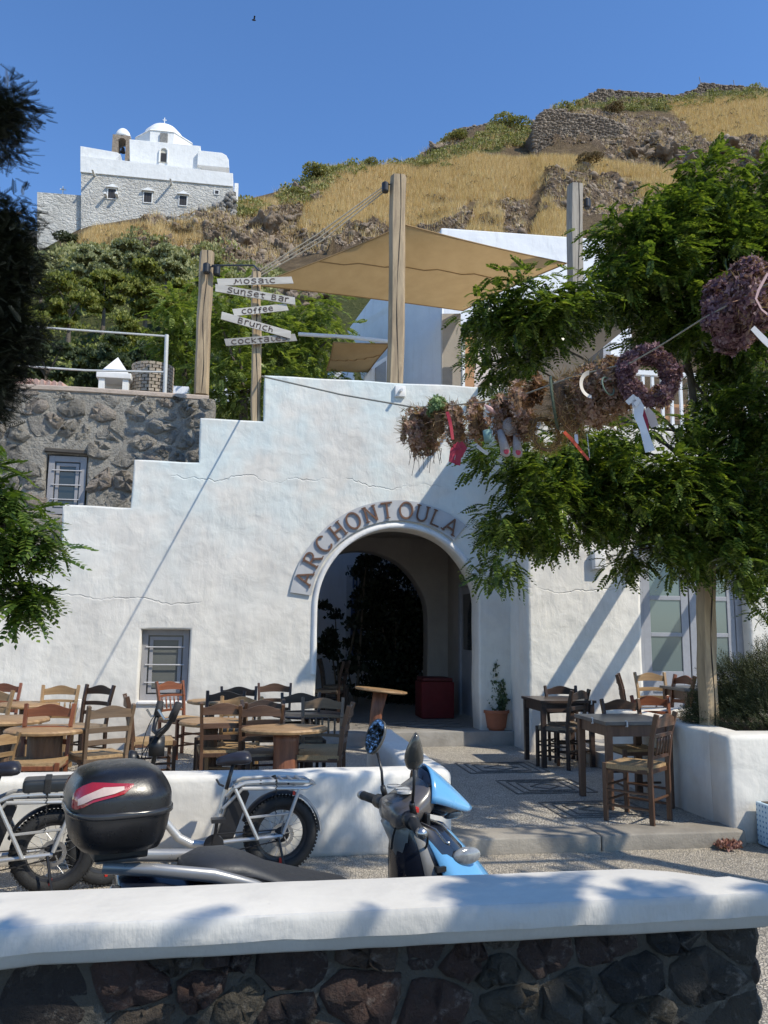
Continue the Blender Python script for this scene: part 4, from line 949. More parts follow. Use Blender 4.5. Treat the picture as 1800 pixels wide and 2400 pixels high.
# pink tiles lying at the left
tl = empty('roof_tiles', (-3.6, 12.5, 5.1), 0, 'row of faded pink roof tiles lying on the stone building', 'roof tiles')
PK = simple('pink_tile', (.55,.27,.21), (.5,.42,.35), 9, .85, .004)
for k in range(9):
    a = onY(30+k*14, 893+k*1.6, 12.4); MB().tube([(a.x, 12.35, a.z-.0), (a.x+.1, 12.8, a.z+.02)], [.07,.055], 8, flat=.6).build('tile', PK, tl)
# white rail
ra = empty('roof_rail', onY(390, 920, 12.5), 0, 'white pipe railing with two long rails above the stone building', 'railing')
RP = simple('rail_white', (.6,.6,.58), (.5,.5,.48), 9, .5, 0)
MB().tube([onY(391, 785, 12.5), onY(386, 922, 12.5)], .03, 8).build('post', RP, ra)
MB().tube([onY(-60, 757, 12.5), onY(62, 765, 12.5), onY(390, 788, 12.5)], .016, 6).build('rail', RP, ra)
MB().tube([onY(-60, 842, 12.5), onY(20, 856, 12.5), onY(200, 868, 12.5), onY(386, 872, 12.5)], .016, 6).build('rail', RP, ra)

# ------------------------------------------------------------------ roof terrace posts, sail, signs
OAK = wood('weathered_oak', (.44,.33,.20), (.20,.145,.09), .7, grain=9); OAK2 = wood('grey_oak', (.42,.37,.30), (.2,.17,.14), .75, grain=9)
def timber(name, top, bot, Y, wpx, label, m=OAK, zb=None):
    a = onY(*top, Y); b = onY(*bot, Y); w_ = wpx/1900*(Y/1.0)
    if zb is not None: b.z = zb
    e = empty(name, b, 0, label, 'post'); mb = MB(); rings = []
    for i in range(15):
        t = i/14; c_ = b.lerp(a, t); ring = []
        for k in range(10):
            an = 2*math.pi*(k+.5)/10; sq = .5*w_/max(abs(math.cos(an)), abs(math.sin(an)))**.75
            sq *= 1 + .05*noise.noise(Vector((k*1.3, t*5, Y))); ring.append((c_.x+.018*noise.noise(Vector((t*4, Y, 1)))+math.cos(an)*sq, c_.y+math.sin(an)*sq, c_.z))
        rings.append(ring)
    o = mb.loft(rings).build('timber', m, e, smooth=True, auto=35)
    # drying split
    cr_ = MB(); cr_.tube([(b.lerp(a, t).x + w_*.09*math.sin(t*9) + .01, b.y-w_*.5, b.lerp(a, t).z) for t in [i/16 for i in range(17)]], [.002+.006*abs(math.sin(i*.7)) for i in range(17)], 4).build('split', simple('crack', (.04,.03,.02), bump=0), e)
    return e
timber('timber_post', (933,417), (925,897), 11.75, 40, 'tallest weathered post, in front of the tan sail above the white wall', zb=4.4)
timber('timber_post', (1347,437), (1345,897), 11.75, 40, 'greyer thick post at the right end of the tan sail', OAK2, zb=4.4)
timber('timber_post', (485,593), (471,926), 12.45, 34, 'thick post rising from the stone building left of the sign boards')
timber('timber_post', (1652,1300), (1655,1610), 6.9, 43, 'weathered post standing in the rosemary planter before the grey door', zb=.7)
sg = timber('sign_post', (600,640), (601,985), 11.25, 23, 'slender wooden signpost carrying five small boards with lettering', zb=4.5); sg['category'] = 'signpost'
BRD = wood('board_pale', (.50,.47,.42), (.36,.33,.29), .75, 'x', 6); INK = simple('burnt_letters', (.10,.07,.055), (.07,.05,.04), bump=0)
SYB = 11.13
boards = [('mosaic', (511,662),(684,657), 18, (548,660,647)), ('sunset bar', (506,675),(690,706), 19, (532,0,680)), ('coffee', (548,733),(672,720), 18, (566,0,642)), ('brunch', (520,740),(680,785), 19, (558,0,646)), ('cocktales', (529,803),(692,791), 18, (541,0,676))]
for k, (txt, a, b, hpx, (tx0, _, tx1)) in enumerate(boards):
    Yb = SYB - .012 - .02*(k % 2); A_ = onY(*a, Yb); B_ = onY(*b, Yb); ex = (B_-A_).normalized(); ez = Vector((-ex.z, 0, ex.x)); h = hpx/173
    e = empty('sign_board', Vector(((A_+B_)/2)) - parent_world(sg)); e.parent = sg; e['label'] = 'board reading ' + txt
    mb = MB(); q = [A_-ez*h/2, B_-ez*h/2+ex*.02, B_+ez*h/2, A_+ez*h/2-ex*.015]
    mb.prism([(p.x, p.z) for p in q], 'y', Yb-.012, Yb+.006).build('plank', BRD, e, bevel=.002)
    t0 = onY(tx0, a[1], Yb).x; t1 = onY(tx1, a[1], Yb).x; gw = sum(HAND[c_][1] for c_ in txt); gh = h*.68; sx = (t1-t0)/gw
    cur = 0; s0 = (t0-A_.x); mb = MB()
    for c_ in txt:
        st, wd = HAND[c_]
        for s_ in st:
            pts = [((cur+p[0])*sx/gh, p[1]) for p in s_]
            stroke(mb, pts, A_ + ex*s0 - ez*gh*.5 + Vector((0, Yb-.0125-A_.y, 0)), ex, ez, gh, .0155, 0, .003+.0004*(cur % 1), Vector((0,-1,0)))
        cur += wd
    mb.build('lettering', INK, e)
# lamps hung from posts
BLK = simple('black_metal', (.02,.02,.022), (.015,.015,.016), 9, .4, 0)
def lamp(px, py, Y, label, dx=.12):
    p = onY(px, py, Y); e = empty('wall_lamp', p, 0, label, 'lamp')
    MB().lathe((p.x, p.y, p.z-.09), [(.045,0),(.055,.02),(.055,.15),(.03,.17)], 14).build('shade', BLK, e); MB().tube([(p.x, p.y, p.z+.06), (p.x+dx, p.y+.05, p.z+.07)], .012, 6).build('arm', BLK, e)
lamp(903, 438, 11.7, 'black spotlight at the top of the tallest post'); lamp(484, 628, 12.25, 'black lamp on the front of the post beside the sign boards', .0); lamp(508, 633, 12.3, 'black lamp hanging just right of the post beside the sign boards', -.1); lamp(1376, 476, 11.75, 'dark lamp on the right side of the greyer thick post', -.12)
tag(MB().tube([onY(497, 622, 12.2), onY(595, 622, 11.6), onY(607, 634, 11.4)], .014, 6).build('bracket_arm', simple('iron_dark', (.06,.06,.065))), 'thin metal arm between the lamp post and the signpost', 'bracket')
RPM = simple('rope', (.5,.43,.32), (.36,.3,.22), 30, .9, .003, 150)
for k in range(3):
    a = onY(903+k*2, 434+k*5, 11.8); b = onY(575+k*14, 655-k*2, 12.3); md = (a+b)/2 + Vector((0,0,-.06-.03*k))
    tag(MB().tube([a, md, b], .012, 6).build('tension_rope', RPM), ('upper', 'middle', 'lower')[k] + ' of the three pale ropes from the tallest post to the left sail tip', 'rope', 'tension ropes of the tan sail')
# tan shade sail: four corners, curved edges, real sag
S1 = onY(596, 668, 12.9); S2 = onY(950, 527, 12.05); S3 = onY(1328, 617, 12.0); S4 = onY(1085, 728, 14.6)
m, nt_, p_ = new_mat('sail_canvas'); N = NT(nt_); v = N.coord(); colc = N.ramp(N.noise(v, 3, 4), [(.3, (.48,.315,.135)), (.7, (.56,.375,.17))]); N.l(colc, p_.inputs['Base Color']); p_.inputs['Roughness'].default_value = .8
N.l(N.bump(N.noise(N.coord((60,60,60)), 3, 2), .002), p_.inputs['Normal'])
tr = N.n('ShaderNodeBsdfTranslucent'); N.l(colc, tr.inputs[0]); mx = N.n('ShaderNodeMixShader'); mx.inputs[0].default_value = .33; N.l(p_.outputs[0], mx.inputs[1]); N.l(tr.outputs[0], mx.inputs[2]); N.l(mx.outputs[0], nt_.nodes['Material Output'].inputs[0])
SAILM = m
def sail(name, c4, label, sag=.12, K=22):
    e = empty(name, sum(c4, Vector())/4, 0, label, 'shade sail'); v = []
    for j in range(K+1):
        for i in range(K+1):
            s_, t = i/K, j/K; a = c4[0].lerp(c4[1], s_); b = c4[3].lerp(c4[2], s_)
            p = a.lerp(b, t); cen = (c4[0]+c4[1]+c4[2]+c4[3])/4
            pull = .055*(math.sin(math.pi*s_)*(abs(2*t-1)**4) + math.sin(math.pi*t)*(abs(2*s_-1)**4)); p = p.lerp(cen, pull*.6)
            p.z -= sag*math.sin(math.pi*s_)*math.sin(math.pi*t); v.append(tuple(p))
    f = [(j*(K+1)+i, j*(K+1)+i+1, (j+1)*(K+1)+i+1, (j+1)*(K+1)+i) for j in range(K) for i in range(K)]
    o = MB().add(v, f).build('canvas', SAILM, e, smooth=True)
    hem = MB(); ed = [v[i] for i in range(K+1)] + [v[(j)*(K+1)+K] for j in range(1, K+1)] + [v[K*(K+1)+i] for i in range(K-1, -1, -1)] + [v[j*(K+1)] for j in range(K-1, 0, -1)]
    hem.tube(ed, .013, 6, closed=True).build('hem', simple('hem', (.35,.22,.09), bump=0), e)
    sm = MB(); i = int(K*.42); sm.tube([Vector(v[j*(K+1)+min(K, i+int(j*.25))]) + Vector((0,-.004,-.008)) for j in range(0, K+1)], .01, 5).build('seam', simple('hem', (.35,.22,.09)), e)
sail('shade_sail', [S1, S2, S3, S4], 'large tan canvas sail stretched between posts over the roof terrace', -.05)
sail('shade_sail', [onY(765,868,14.2), onY(782,802,13.2), onY(915,806,13.2), onY(862,872,14.6)], 'small brown canvas under the white pipe behind the tallest post', .05)
tag(MB().tube([onY(700,783,13.4), onY(815,790,13.2), onY(910,800,13.1)], .035, 8).build('awning_pipe', RW), 'white awning pipe left of the tallest post', 'pipe')

# white house on the upper terrace
UH = plaster('upper_plaster', (.78,.79,.80), (.7,.71,.73), .5)
BG = simple('beige_wall', (.36,.32,.27), (.30,.27,.23), 3, .85, .004, 30)
uh = empty('upper_house', onY(1100, 900, 15), 0, 'white flat roofed house behind the roof terrace with deep doorways', 'building')
def pp(pts, Y0, th, name, m, **k): 
    q = [onY(x, y, Y0) for x, y in pts]; return MB().prism([(p.x, p.z) for p in q], 'y', Y0, Y0+th).build(name, m, uh, **k)
def ppv(pts, name, m, off=0, th=.3):
    f_ = [onY(x, y, 17.5 - (x-815)/220*2.9 - off) for x, y in pts]; n = len(f_)
    MB().add([tuple(p) for p in f_] + [(p.x+.1, p.y+th, p.z) for p in f_], [tuple(range(n)), tuple(range(2*n-1, n-1, -1))] + [(i, i+n, (i+1) % n + n, (i+1) % n) for i in range(n)]).build(name, m, uh)
ppv([(870,700),(1036,640),(1036,1000),(870,1000),(828,790),(814,776)], 'wall', UH)
pp([(1034,534),(1042,534),(1420,561),(1420,760),(1034,760)], 16.3, .5, 'upper_storey', UH, bevel=.03)
pp([(1034,735),(1080,735),(1080,960),(1034,960)], 14.6, .6, 'beige_pier', BG)
pp([(852,885),(880,850),(915,828),(915,960),(852,960)], 14.4, .8, 'buttress', UH, bevel=.03)
pp([(880,862),(905,845),(905,960),(880,960)], 14.38, .1, 'recess', simple('recess_grey', (.3,.32,.34), bump=0))
ppv([(943,800),(980,773),(980,960),(943,960)], 'doorway', simple('doorway_grey', (.22,.25,.28), (.17,.2,.23), 3, .6, 0), off=.03, th=.02)
pp([(1084,790),(1090,790),(1090,960),(1084,960)], 14.2, .1, 'door_frame', RW); pp([(1090,790),(1112,790),(1112,960),(1090,960)], 14.25, .06, 'wooden_door', OW)
pp([(1112,790),(1230,790),(1230,960),(1112,960)], 14.5, .4, 'terrace_wall', simple('pink_wall', (.66,.58,.54), bump=0))
pp([(1330,770),(1480,770),(1480,960),(1330,960)], 14.6, .4, 'rear_wall', UH)
pp([(1366,795),(1432,795),(1432,960),(1366,960)], 14.5, .12, 'window_surround', GREY); pp([(1372,806),(1414,806),(1414,960),(1372,960)], 14.46, .06, 'window_opening', DK)
tag(MB().box(-.5, 12, 11.55, 14.6, 4.1, 4.3).box(2.6, 12, 14.605, 22, 4.1, 4.3).build('roof_terrace', STEP), kind='structure')
# distant white walls seen below the leaves
for (x0, y0, x1, y1, Y, lab) in ((500,872,585,900,20,'low white wall behind the signpost leaves'),(770,868,830,905,18,'white wall end under the small brown canvas')):
    a = onY(x0, y0, Y); b = onY(x1, y1, Y); tag(rbox('garden_wall', a.x, b.x, Y, Y+.3, b.z-.5, a.z, UH, r=.04, amp=.02), lab, 'wall')
# pergola beams over the right tables (their shade falls on the wing)
pg = empty('pergola', (5.2, 9.4, 3.2), 0, 'wooden pergola beams half hidden in the tree over the right tables', 'pergola')
for x, wdt in ((5.62, .14), (6.3, .12), (7.0,.12)):
    MB().box(x, x+wdt, 7.6, WY-.002, 3.42, 3.56).build('beam', OAK, pg)
MB().box(5.4, 8.2, 7.5, 7.6, 3.30, 3.42).build('cross_beam', OAK, pg)
cn = empty('reed_canopy', (4.1, 9.7, 5.3), 0, 'flat canopy jutting from the upper terrace above the entrance', 'canopy')  # added behind the tree to throw the straight shade edge across the facade
MB().box(3.67, 4.45, 8.5, 11.3, 5.38, 5.41).build('canopy_roof', BG, cn); MB().box(3.64, 3.69, 8.5, 11.3, 5.345, 5.43).build('fascia', OAK, cn)
po_ = MB().tube([(3.22, 11.4, 5.25), (3.22, 10.25, 5.27)], .03, 8).build('pole', OAK); tag(po_, 'short wooden pole added beside the tree to cast a thin strip of shade', 'pole')  # pole added for the thin slanting strip of shade on the facade
# ------------------------------------------------------------------ chairs
RUSH = simple('rush_seat', (.50,.34,.17), (.28,.17,.08), 40, .8, .004, 90, stretch=(1,6,1)); RUSHD = simple('rush_dark', (.30,.23,.15), (.18,.13,.09), 40, .8, .004, 90, stretch=(1,6,1))
CW_ = {'dark': wood('chair_dark', (.055,.032,.022), (.025,.015,.011), .35), 'brown': wood('chair_brown', (.125,.065,.036), (.06,.03,.018), .35), 'red': wood('chair_red', (.24,.085,.04), (.12,.04,.02), .32), 'oak': wood('chair_oak', (.36,.23,.11), (.21,.125,.06), .4), 'grey': wood('chair_greyoak', (.19,.125,.075), (.10,.065,.04), .42)}
CWX = {k: wood('chairx_' + k, *{'dark': ((.055,.032,.022), (.025,.015,.011)), 'brown': ((.125,.065,.036), (.06,.03,.018)), 'red': ((.24,.085,.04), (.12,.04,.02)), 'oak': ((.36,.23,.11), (.21,.125,.06)), 'grey': ((.19,.125,.075), (.10,.065,.04))}[k], .4, 'x') for k in CW_}
def make_chair(kind, colr):
    m, mx_ = CW_[colr], CWX[colr]; e = empty('taverna_chair', (0,0,0))
    # rush seat, woven in four triangles with a slight dip
    v = []; f = []; K = 8
    for side in (0, 1):
        for j in range(K+1):
            for i in range(K+1):
                s_, t = i/K, j/K; hw = .195 + .02*t; x = (2*s_-1)*hw; y = -.19+.38*t
                edge = min(s_, 1-s_, t, 1-t); z = .455 + (.012*(1 - (2*edge)) if side == 0 else -.028) - .004*math.cos(14*edge*math.pi)
                v.append((x, y, z))
    n_ = (K+1)**2
    for side in (0,1):
        for j in range(K):
            for i in range(K):
                a = side*n_+j*(K+1)+i; f.append((a, a+1, a+K+2, a+K+1))
    per = [i for i in range(K+1)] + [(j+1)*(K+1)-1 for j in range(1, K+1)] + [K*(K+1)+i for i in range(K-1,-1,-1)] + [j*(K+1) for j in range(K-1,0,-1)]
    f += [(per[i], per[(i+1) % len(per)], per[(i+1) % len(per)]+n_, per[i]+n_) for i in range(len(per))]
    MB().add(v, f).build('seat', RUSH if colr != 'dark' else RUSHD, e, smooth=True, auto=50)
    for sx in (-1, 1):
        MB().beam((sx*.2, .185, 0), (sx*.2, .185, .465), .034, .034, (0,1,0), .036, .036).build('leg', m, e, bevel=.005)
        lg = MB(); P = [(sx*.175, -.2, 0), (sx*.178, -.195, .45), (sx*.186, -.225, .70), (sx*.195, -.275, .885)]
        for a, b in zip(P, P[1:]): lg.beam(a, b, .03, .04, (0,1,0))
        lg.build('leg', m, e, bevel=.004)
    def rail(z0, h0, h1, y, name):
        v = []; K = 12
        for i in range(K+1):
            s_ = i/K; x = (2*s_-1)*.18; bow = -.022*math.sin(math.pi*s_)
            if h1: top = z0 + h0 + (h1-h0)*(max(0, math.sin(math.pi*(s_*1.1-.05)))**1.6)
            else: top = z0 + h0 + .006*math.sin(math.pi*s_)
            bot = z0 + (.008*math.sin(math.pi*s_) if h1 else .006*math.sin(math.pi*s_))
            v += [(x, y+bow-.009, bot), (x, y+bow+.009, bot), (x, y+bow+.009, top), (x, y+bow-.009, top)]
        f = [(4*i+k, 4*i+(k+1) % 4, 4*i+4+(k+1) % 4, 4*i+4+k) for i in range(K) for k in range(4)] + [(0,1,2,3), (4*K,4*K+3,4*K+2,4*K+1)]
        MB().add(v, f).build(name, mx_, e, bevel=.002)
    rail(.775, .07, .108, -.262, 'top_rail')
    if kind == 'ladder': rail(.655, .045, 0, -.23, 'slat'); rail(.555, .042, 0, -.21, 'slat')
    else:
        rail(.695, .028, 0, -.238, 'slat'); rail(.52, .028, 0, -.205, 'slat')
        for k in range(5):
            x = -.12+.06*k; sp_ = MB(); sp_.tube([(x,-.222+.0,.548-.0),(x,-.232,.58),(x,-.24,.62),(x,-.246,.66),(x,-.252,.697)], [.007,.012,.008,.012,.007], 7).build('spindle', m, e, smooth=True)
    b = MB()
    for z in (.16, .28): b.tube([(-.2,.185,z),(.2,.185,z)], .011, 6); 
    b.build('stretcher', m, e)
    for sx in (-1, 1):
        b = MB()
        for z in (.13, .25): b.tube([(sx*.178,-.195,z),(sx*.2,.185,z)], .011, 6)
        b.build('stretcher', m, e)
    b = MB(); b.tube([(-.178,-.196,.2),(.178,-.196,.2)], .011, 6); b.build('stretcher', m, e)
    b = MB(); b.box(-.19,.19,.168,.196,.405,.44); b.box(-.165,.165,-.2,-.178,.405,.44); b.box(-.2,-.175,-.18,.17,.405,.438); b.box(.175,.2,-.18,.17,.405,.438); b.build('seat_frame', m, e, bevel=.003)
    return e
PRO = {}
for k_ in (('ladder','dark'),('ladder','brown'),('ladder','red'),('ladder','oak'),('ladder','grey'),('spindle','brown'),('spindle','oak'),('spindle','red'),('spindle','grey')):
    PRO[k_] = make_chair(*k_); cache_kids(PRO[k_])
USED = set()
def chair(kind, colr, px, py, rz, label, z=.97, Y=None, fl=PT, group='taverna chairs on the left terrace', s=1.0):
    p = onZ(px, py, z + (fl-PT) if z == .97 else z) if Y is None else onY(px, py, Y)
    a = R(rz); fx, fy = -math.sin(a), math.cos(a)
    k_ = (kind, colr); o = PRO[k_] if k_ not in USED else copy_tree(PRO[k_]); USED.add(k_)
    o.location = (p.x + fx*.27, p.y + fy*.27, fl); o.rotation_euler = (0, 0, a); o.scale = (s, s, s)
    tag(o, label, 'chair', group); return o
chair('ladder','red', 8,1605, 178, 'reddish chair at the far left against the white wall')
chair('ladder','oak', -12,1622, 165, 'pale wooden chair cut by the left edge in front of the reddish one')
chair('spindle','oak', 143,1610, 176, 'pale olive wooden chair by the wall behind the reddish chair')
chair('ladder','dark', 235,1605, 148, 'dark chair with three rails standing against the wall left of the barred window', z=.99)
chair('ladder','red', 118,1655, 178, 'large reddish chair behind the nearest round table on the left')
chair('ladder','grey', 262,1658, 32, 'grey brown chair seen from behind, nearest to the scooter case')
chair('spindle','brown', 296,1634, -78, 'brown chair seen edge on between the grey brown chair and the bicycle handlebar')
chair('spindle','red', 398,1600, -138, 'slim reddish chair in front of the barred window')
chair('ladder','brown', 525,1652, 4, 'brown ladder back chair seen from behind above the bicycle saddle')
chair('ladder','dark', 530,1624, 172, 'dark chair just behind the brown ladder back chair')
chair('spindle','oak', 567,1637, 168, 'chair with a pale top rail between two dark chairs')
chair('ladder','dark', 560,1613, 184, 'dark chair in the back row right of the barred window')
chair('ladder','brown', 644,1605, 180, 'brown chair in the back row nearest to the arch')
chair('ladder','dark', 616,1645, 190, 'dark chair behind the long pale table top')
chair('ladder','dark', 705,1628, 182, 'almost black chair before the left edge of the arch')
chair('spindle','grey', 757,1635, 172, 'pale grey wooden chair right of the long pale table top', z=.99)
chair('ladder','brown', 822,1652, 78, 'brown chair seen from the side at the right end of the left terrace', z=.98)
chair('ladder','oak', 20,1725, 60, 'pale chair low at the left edge behind the black bicycle cushion', z=.80, s=.8)
chair('ladder','brown', 612,1720, 6, 'brown chair under the long pale table top with only its seat showing', z=.72, s=.98)
for (kd, cl, x, y, rz, lab, z) in (('ladder','dark',1313,1599,178,'black brown chair at the far side of the far right table',.97),('ladder','dark',1360,1621,38,'black brown chair seen from behind at the far right table',.97),
    ('ladder','brown',1453,1643,182,'brown chair behind the near right table',.97),('spindle','brown',1560,1671,40,'light brown spindle chair seen from behind at the near right table by the planter',.99)):
    chair(kd, cl, x, y, rz, lab, z=z, group='taverna chairs on the right', Y=9.75 if x == 1313 else None)
RF = .27
chair('spindle','brown',1448,1570,-118,'dark spindle chair at the left end of the raised table',Y=9.35,fl=RF,group='chairs on the raised terrace')
chair('ladder','oak',1522,1566,178,'pale chair behind the raised table by the grey door',Y=9.75,fl=RF,group='chairs on the raised terrace')
chair('ladder','red',1604,1572,95,'reddish chair beside the timber post at the raised table',Y=9.1,fl=RF,group='chairs on the raised terrace')
chair('spindle','red',1522,1622,176,'reddish spindle chair in front of the raised table',Y=8.2,fl=PT,group='taverna chairs on the right')
for k_ in list(PRO):
    if k_ not in USED:
        for c_ in KID[PRO[k_].name]: bpy.data.objects.remove(c_)
        bpy.data.objects.remove(PRO[k_])

chair('ladder','dark',0,0,70,'dark chair inside the porch behind the arch edge',Y=1,fl=SZ,group='chairs in the dark porch')['label']; _c = bpy.data.objects[sorted([o.name for o in COL.objects if o.get('group') == 'chairs in the dark porch'])[0]]; _c.location = (1.15, 12.4, SZ)
_c = chair('ladder','dark',0,0,-100,'dark chair standing deeper in the porch near the inner arch',Y=1,fl=SZ,group='chairs in the dark porch'); _c.location = (1.35, 13.3, SZ)
# ------------------------------------------------------------------ tables
LIVE = simple('live_edge', (.46,.29,.14), (.20,.11,.05), 7, .5, .003, 30, stretch=(1,5,1)); TRK = simple('trunk_wood', (.20,.12,.07), (.07,.045,.03), 4, .7, .03, 9, stretch=(3,3,.5)); CED = simple('cedar_red', (.30,.12,.06), (.13,.05,.03), 6, .45, .008, 12, stretch=(4,4,.5))
DKT = wood('table_dark', (.075,.05,.04), (.035,.022,.018), .35, 'x'); MDT = wood('table_brown', (.16,.085,.05), (.08,.04,.026), .4)
TTOP = simple('table_slate', (.17,.16,.15), (.09,.085,.08), 6, .35, .0008, 40)
def round_table(px, py, r, label, ry=None, mt=LIVE, mtr=TRK, tr=.11, z=.74, h=.04, ztop=None, Y=None):
    p = onZ(px, py, PT + z - .045 if ztop is None else ztop) if Y is None else onY(px, py, Y); e = empty('round_table', (p.x, p.y, PT), U(0,6)*0, label, 'table', 'round log tables on the left terrace')
    ry = ry or r; zt = p.z; K = 36; rings = []; s0 = U(0, 50)
    for (s_, dz) in ((.9,-h),(.985,-h*.85),(1.0,-h*.4),(.975,-.004),(.96,0)):
        rings.append([(p.x + math.cos(2*math.pi*k/K)*r*s_*(1+.09*noise.noise(Vector((math.cos(2*math.pi*k/K)*1.5, math.sin(2*math.pi*k/K)*1.5, s0))) + .02*noise.noise(Vector((k*.9, dz*40, s0)))), p.y + math.sin(2*math.pi*k/K)*ry*s_*(1+.09*noise.noise(Vector((math.cos(2*math.pi*k/K)*1.5, math.sin(2*math.pi*k/K)*1.5, s0)))), zt+dz) for k in range(K)])
    MB().loft(rings).build('tabletop', mt, e, smooth=True, auto=40)
    rings = []
    for i in range(9):
        t = i/8; fl_ = 1 + .55*(1-t)**3 + .15*t**4
        rings.append([(p.x + math.cos(2*math.pi*k/16)*tr*fl_*(1+.35*noise.noise(Vector((math.cos(2*math.pi*k/16)*1.8, math.sin(2*math.pi*k/16)*1.8, t*.8+s0)))), p.y + math.sin(2*math.pi*k/16)*tr*fl_*(1+.35*noise.noise(Vector((math.cos(2*math.pi*k/16)*1.8, math.sin(2*math.pi*k/16)*1.8, t*.8+s0)))), PT + (zt-h-PT)*t) for k in range(16)])
    MB().loft(rings).build('trunk_base', mtr, e, smooth=True)
    return e
round_table(110,1706,.33,'nearest round table on the left with a thick gnarled trunk base', ry=.3, tr=.125)
round_table(20,1683,.36,'round table behind the nearest left one, cut by the left edge', tr=.08)
round_table(66,1648,.33,'small round table against the wall at the far left', tr=.07)
round_table(493,1688,.29,'round table with a pale top right of the slim chair', ry=.3, tr=.07)
round_table(670,1704,.37,'long pale oval table with a trunk base beside the brown ladder back chair', ry=.27, tr=.10, mtr=CED)
round_table(722,1672,.38,'thin dark round table before the left side of the arch', mt=DKT, mtr=MDT, tr=.05, h=.028)
round_table(492,1641,.26,'small round table against the wall right of the barred window', tr=.05)
# tall cedar table by the arch with forked foot
ht = empty('cedar_table', onY(878, 1745, 10.6), 0, 'table with tilted thin top on a red cedar stem with forked root', 'table'); p = ht.location; p.z = PT
tp = onY(893, 1615, 10.6)
K = 34; rings = []
for (s_, dz) in ((.93,-.035),(1,-.02),(.98,0)):
    rings.append([(tp.x + math.cos(2*math.pi*k/K)*.335*s_*(1+.08*noise.noise(Vector((k*.5,1,2)))), tp.y + math.sin(2*math.pi*k/K)*.27*s_, tp.z+dz - math.cos(2*math.pi*k/K)*.035) for k in range(K)])
MB().loft(rings).build('tabletop', LIVE, ht, smooth=True, auto=40)
MB().tube([(p.x-.02,p.y,PT),(p.x,p.y,.35),(p.x+.02,p.y,.6),(tp.x+.0,tp.y,tp.z-.02)], [.09,.075,.08,.095], 12, rough=.08).build('stem', CED, ht, smooth=True)
MB().tube([(p.x+.02,p.y-.02,.34),(p.x+.14,p.y-.04,.24),(p.x+.24,p.y-.06,PT+.01)], [.05,.04,.03], 8, rough=.12).build('root', CED, ht, smooth=True)
MB().tube([(p.x+.02,p.y-.04,.38),(p.x+.08,p.y-.1,.22),(p.x+.12,p.y-.12,PT+.01)], [.035,.03,.022], 8, rough=.12).build('root', LIVE, ht, smooth=True)
def square_table(c4, z, label, fl=PT, mt=TTOP, ml=MDT, clips=()):
    """c4: world corners of the top (front-left, front-right, back-right, back-left)"""
    c4 = [Vector((a, b, z)) for a, b in c4]; cen = sum(c4, Vector())/4; e = empty('square_table', (cen.x, cen.y, fl), 0, label, 'table', 'square wooden tables')
    MB().loft([[c - Vector((0,0,.032)) for c in c4], c4]).build('tabletop', mt, e, bevel=.004)
    L = [cen.lerp(c, .86) for c in c4]
    for q in L: MB().beam((q.x, q.y, fl), (q.x, q.y, z-.033), .052, .052, (0,1,0), .058, .058).build('leg', ml, e, bevel=.004)
    for k in range(4):
        a, b = L[k], L[(k+1) % 4]; MB().beam((a.x, a.y, z-.085), (b.x, b.y, z-.085), .022, .095).build('apron', ml, e)
    for (k, t) in clips:
        q = c4[k].lerp(c4[(k+1) % 4], t); cl = MB(); cl.tube([(q.x, q.y+.02, z+.006), (q.x, q.y-.012, z+.004), (q.x, q.y-.014, z-.04), (q.x, q.y+.015, z-.042)], .007, 6).build('tablecloth_clip', simple('clip_white', (.7,.7,.7), rough=.3, bump=0), e)
square_table([(3.10,6.95),(3.76,6.95),(3.76,7.66),(3.10,7.66)], .86, 'near square table with a grey top beside the planter', clips=((0,.3),(3,.6)))
square_table([(3.30,9.15),(3.98,9.15),(3.98,9.85),(3.30,9.85)], .86, 'far square table with dark legs beside the wing corner', ml=DKT, mt=DKT, clips=((0,.9),))
square_table([(4.95,8.9),(5.85,8.9),(5.85,9.5),(4.95,9.5)], RF+.74, 'square table on the raised terrace before the grey door', fl=RF, clips=())

# ------------------------------------------------------------------ pots and small things
TER = simple('terracotta', (.34,.12,.06), (.24,.085,.045), 7, .75, .002)
pp_ = onZ(1165, 1706, SZ); pt = empty('potted_plant', (3.36, 11.12, SZ), 0, 'terracotta pot with a tall leggy succulent on the porch step', 'potted plant'); q = pt.location
MB().lathe((q.x,q.y,SZ), [(.11,0),(.12,.03),(.135,.035),(.165,.23),(.185,.235),(.185,.275),(.165,.275),(.155,.25),(.05,.24)], 28).build('pot', TER, pt, smooth=True, auto=40)
st = MB(); stems = []
for (dx, dy, hh) in ((-.03,0,.62),(.02,.03,.78),(.08,-.03,.38),(.1,.02,.3),(-.07,.03,.25),(.12,-.05,.2)):
    P = [(q.x+dx*.4, q.y+dy*.4, SZ+.24), (q.x+dx*1.0-.02, q.y+dy, SZ+.24+hh*.5), (q.x+dx*.7+.02, q.y+dy, SZ+.24+hh)]; st.tube(P, [.012,.009,.006], 6); stems.append(P)
st.build('stem', simple('green_stem', (.16,.18,.08), bump=0), pt)
C_ = []
for P in stems:
    for k in range(9):
        t = k/8; a = Vector(P[0]).lerp(Vector(P[1]), min(1, 2*t)) if t < .5 else Vector(P[1]).lerp(Vector(P[2]), 2*t-1); C_.append(tuple(a))
o = clump_obj('foliage', np.array(C_[4:]), np.full(len(C_)-4, .055), 26, .045, leafmat('succulent', [(.03,.05,.025), (.07,.11,.05), (.12,.16,.08)], .15), flat=1, lump=.6); move_to(o, pt)
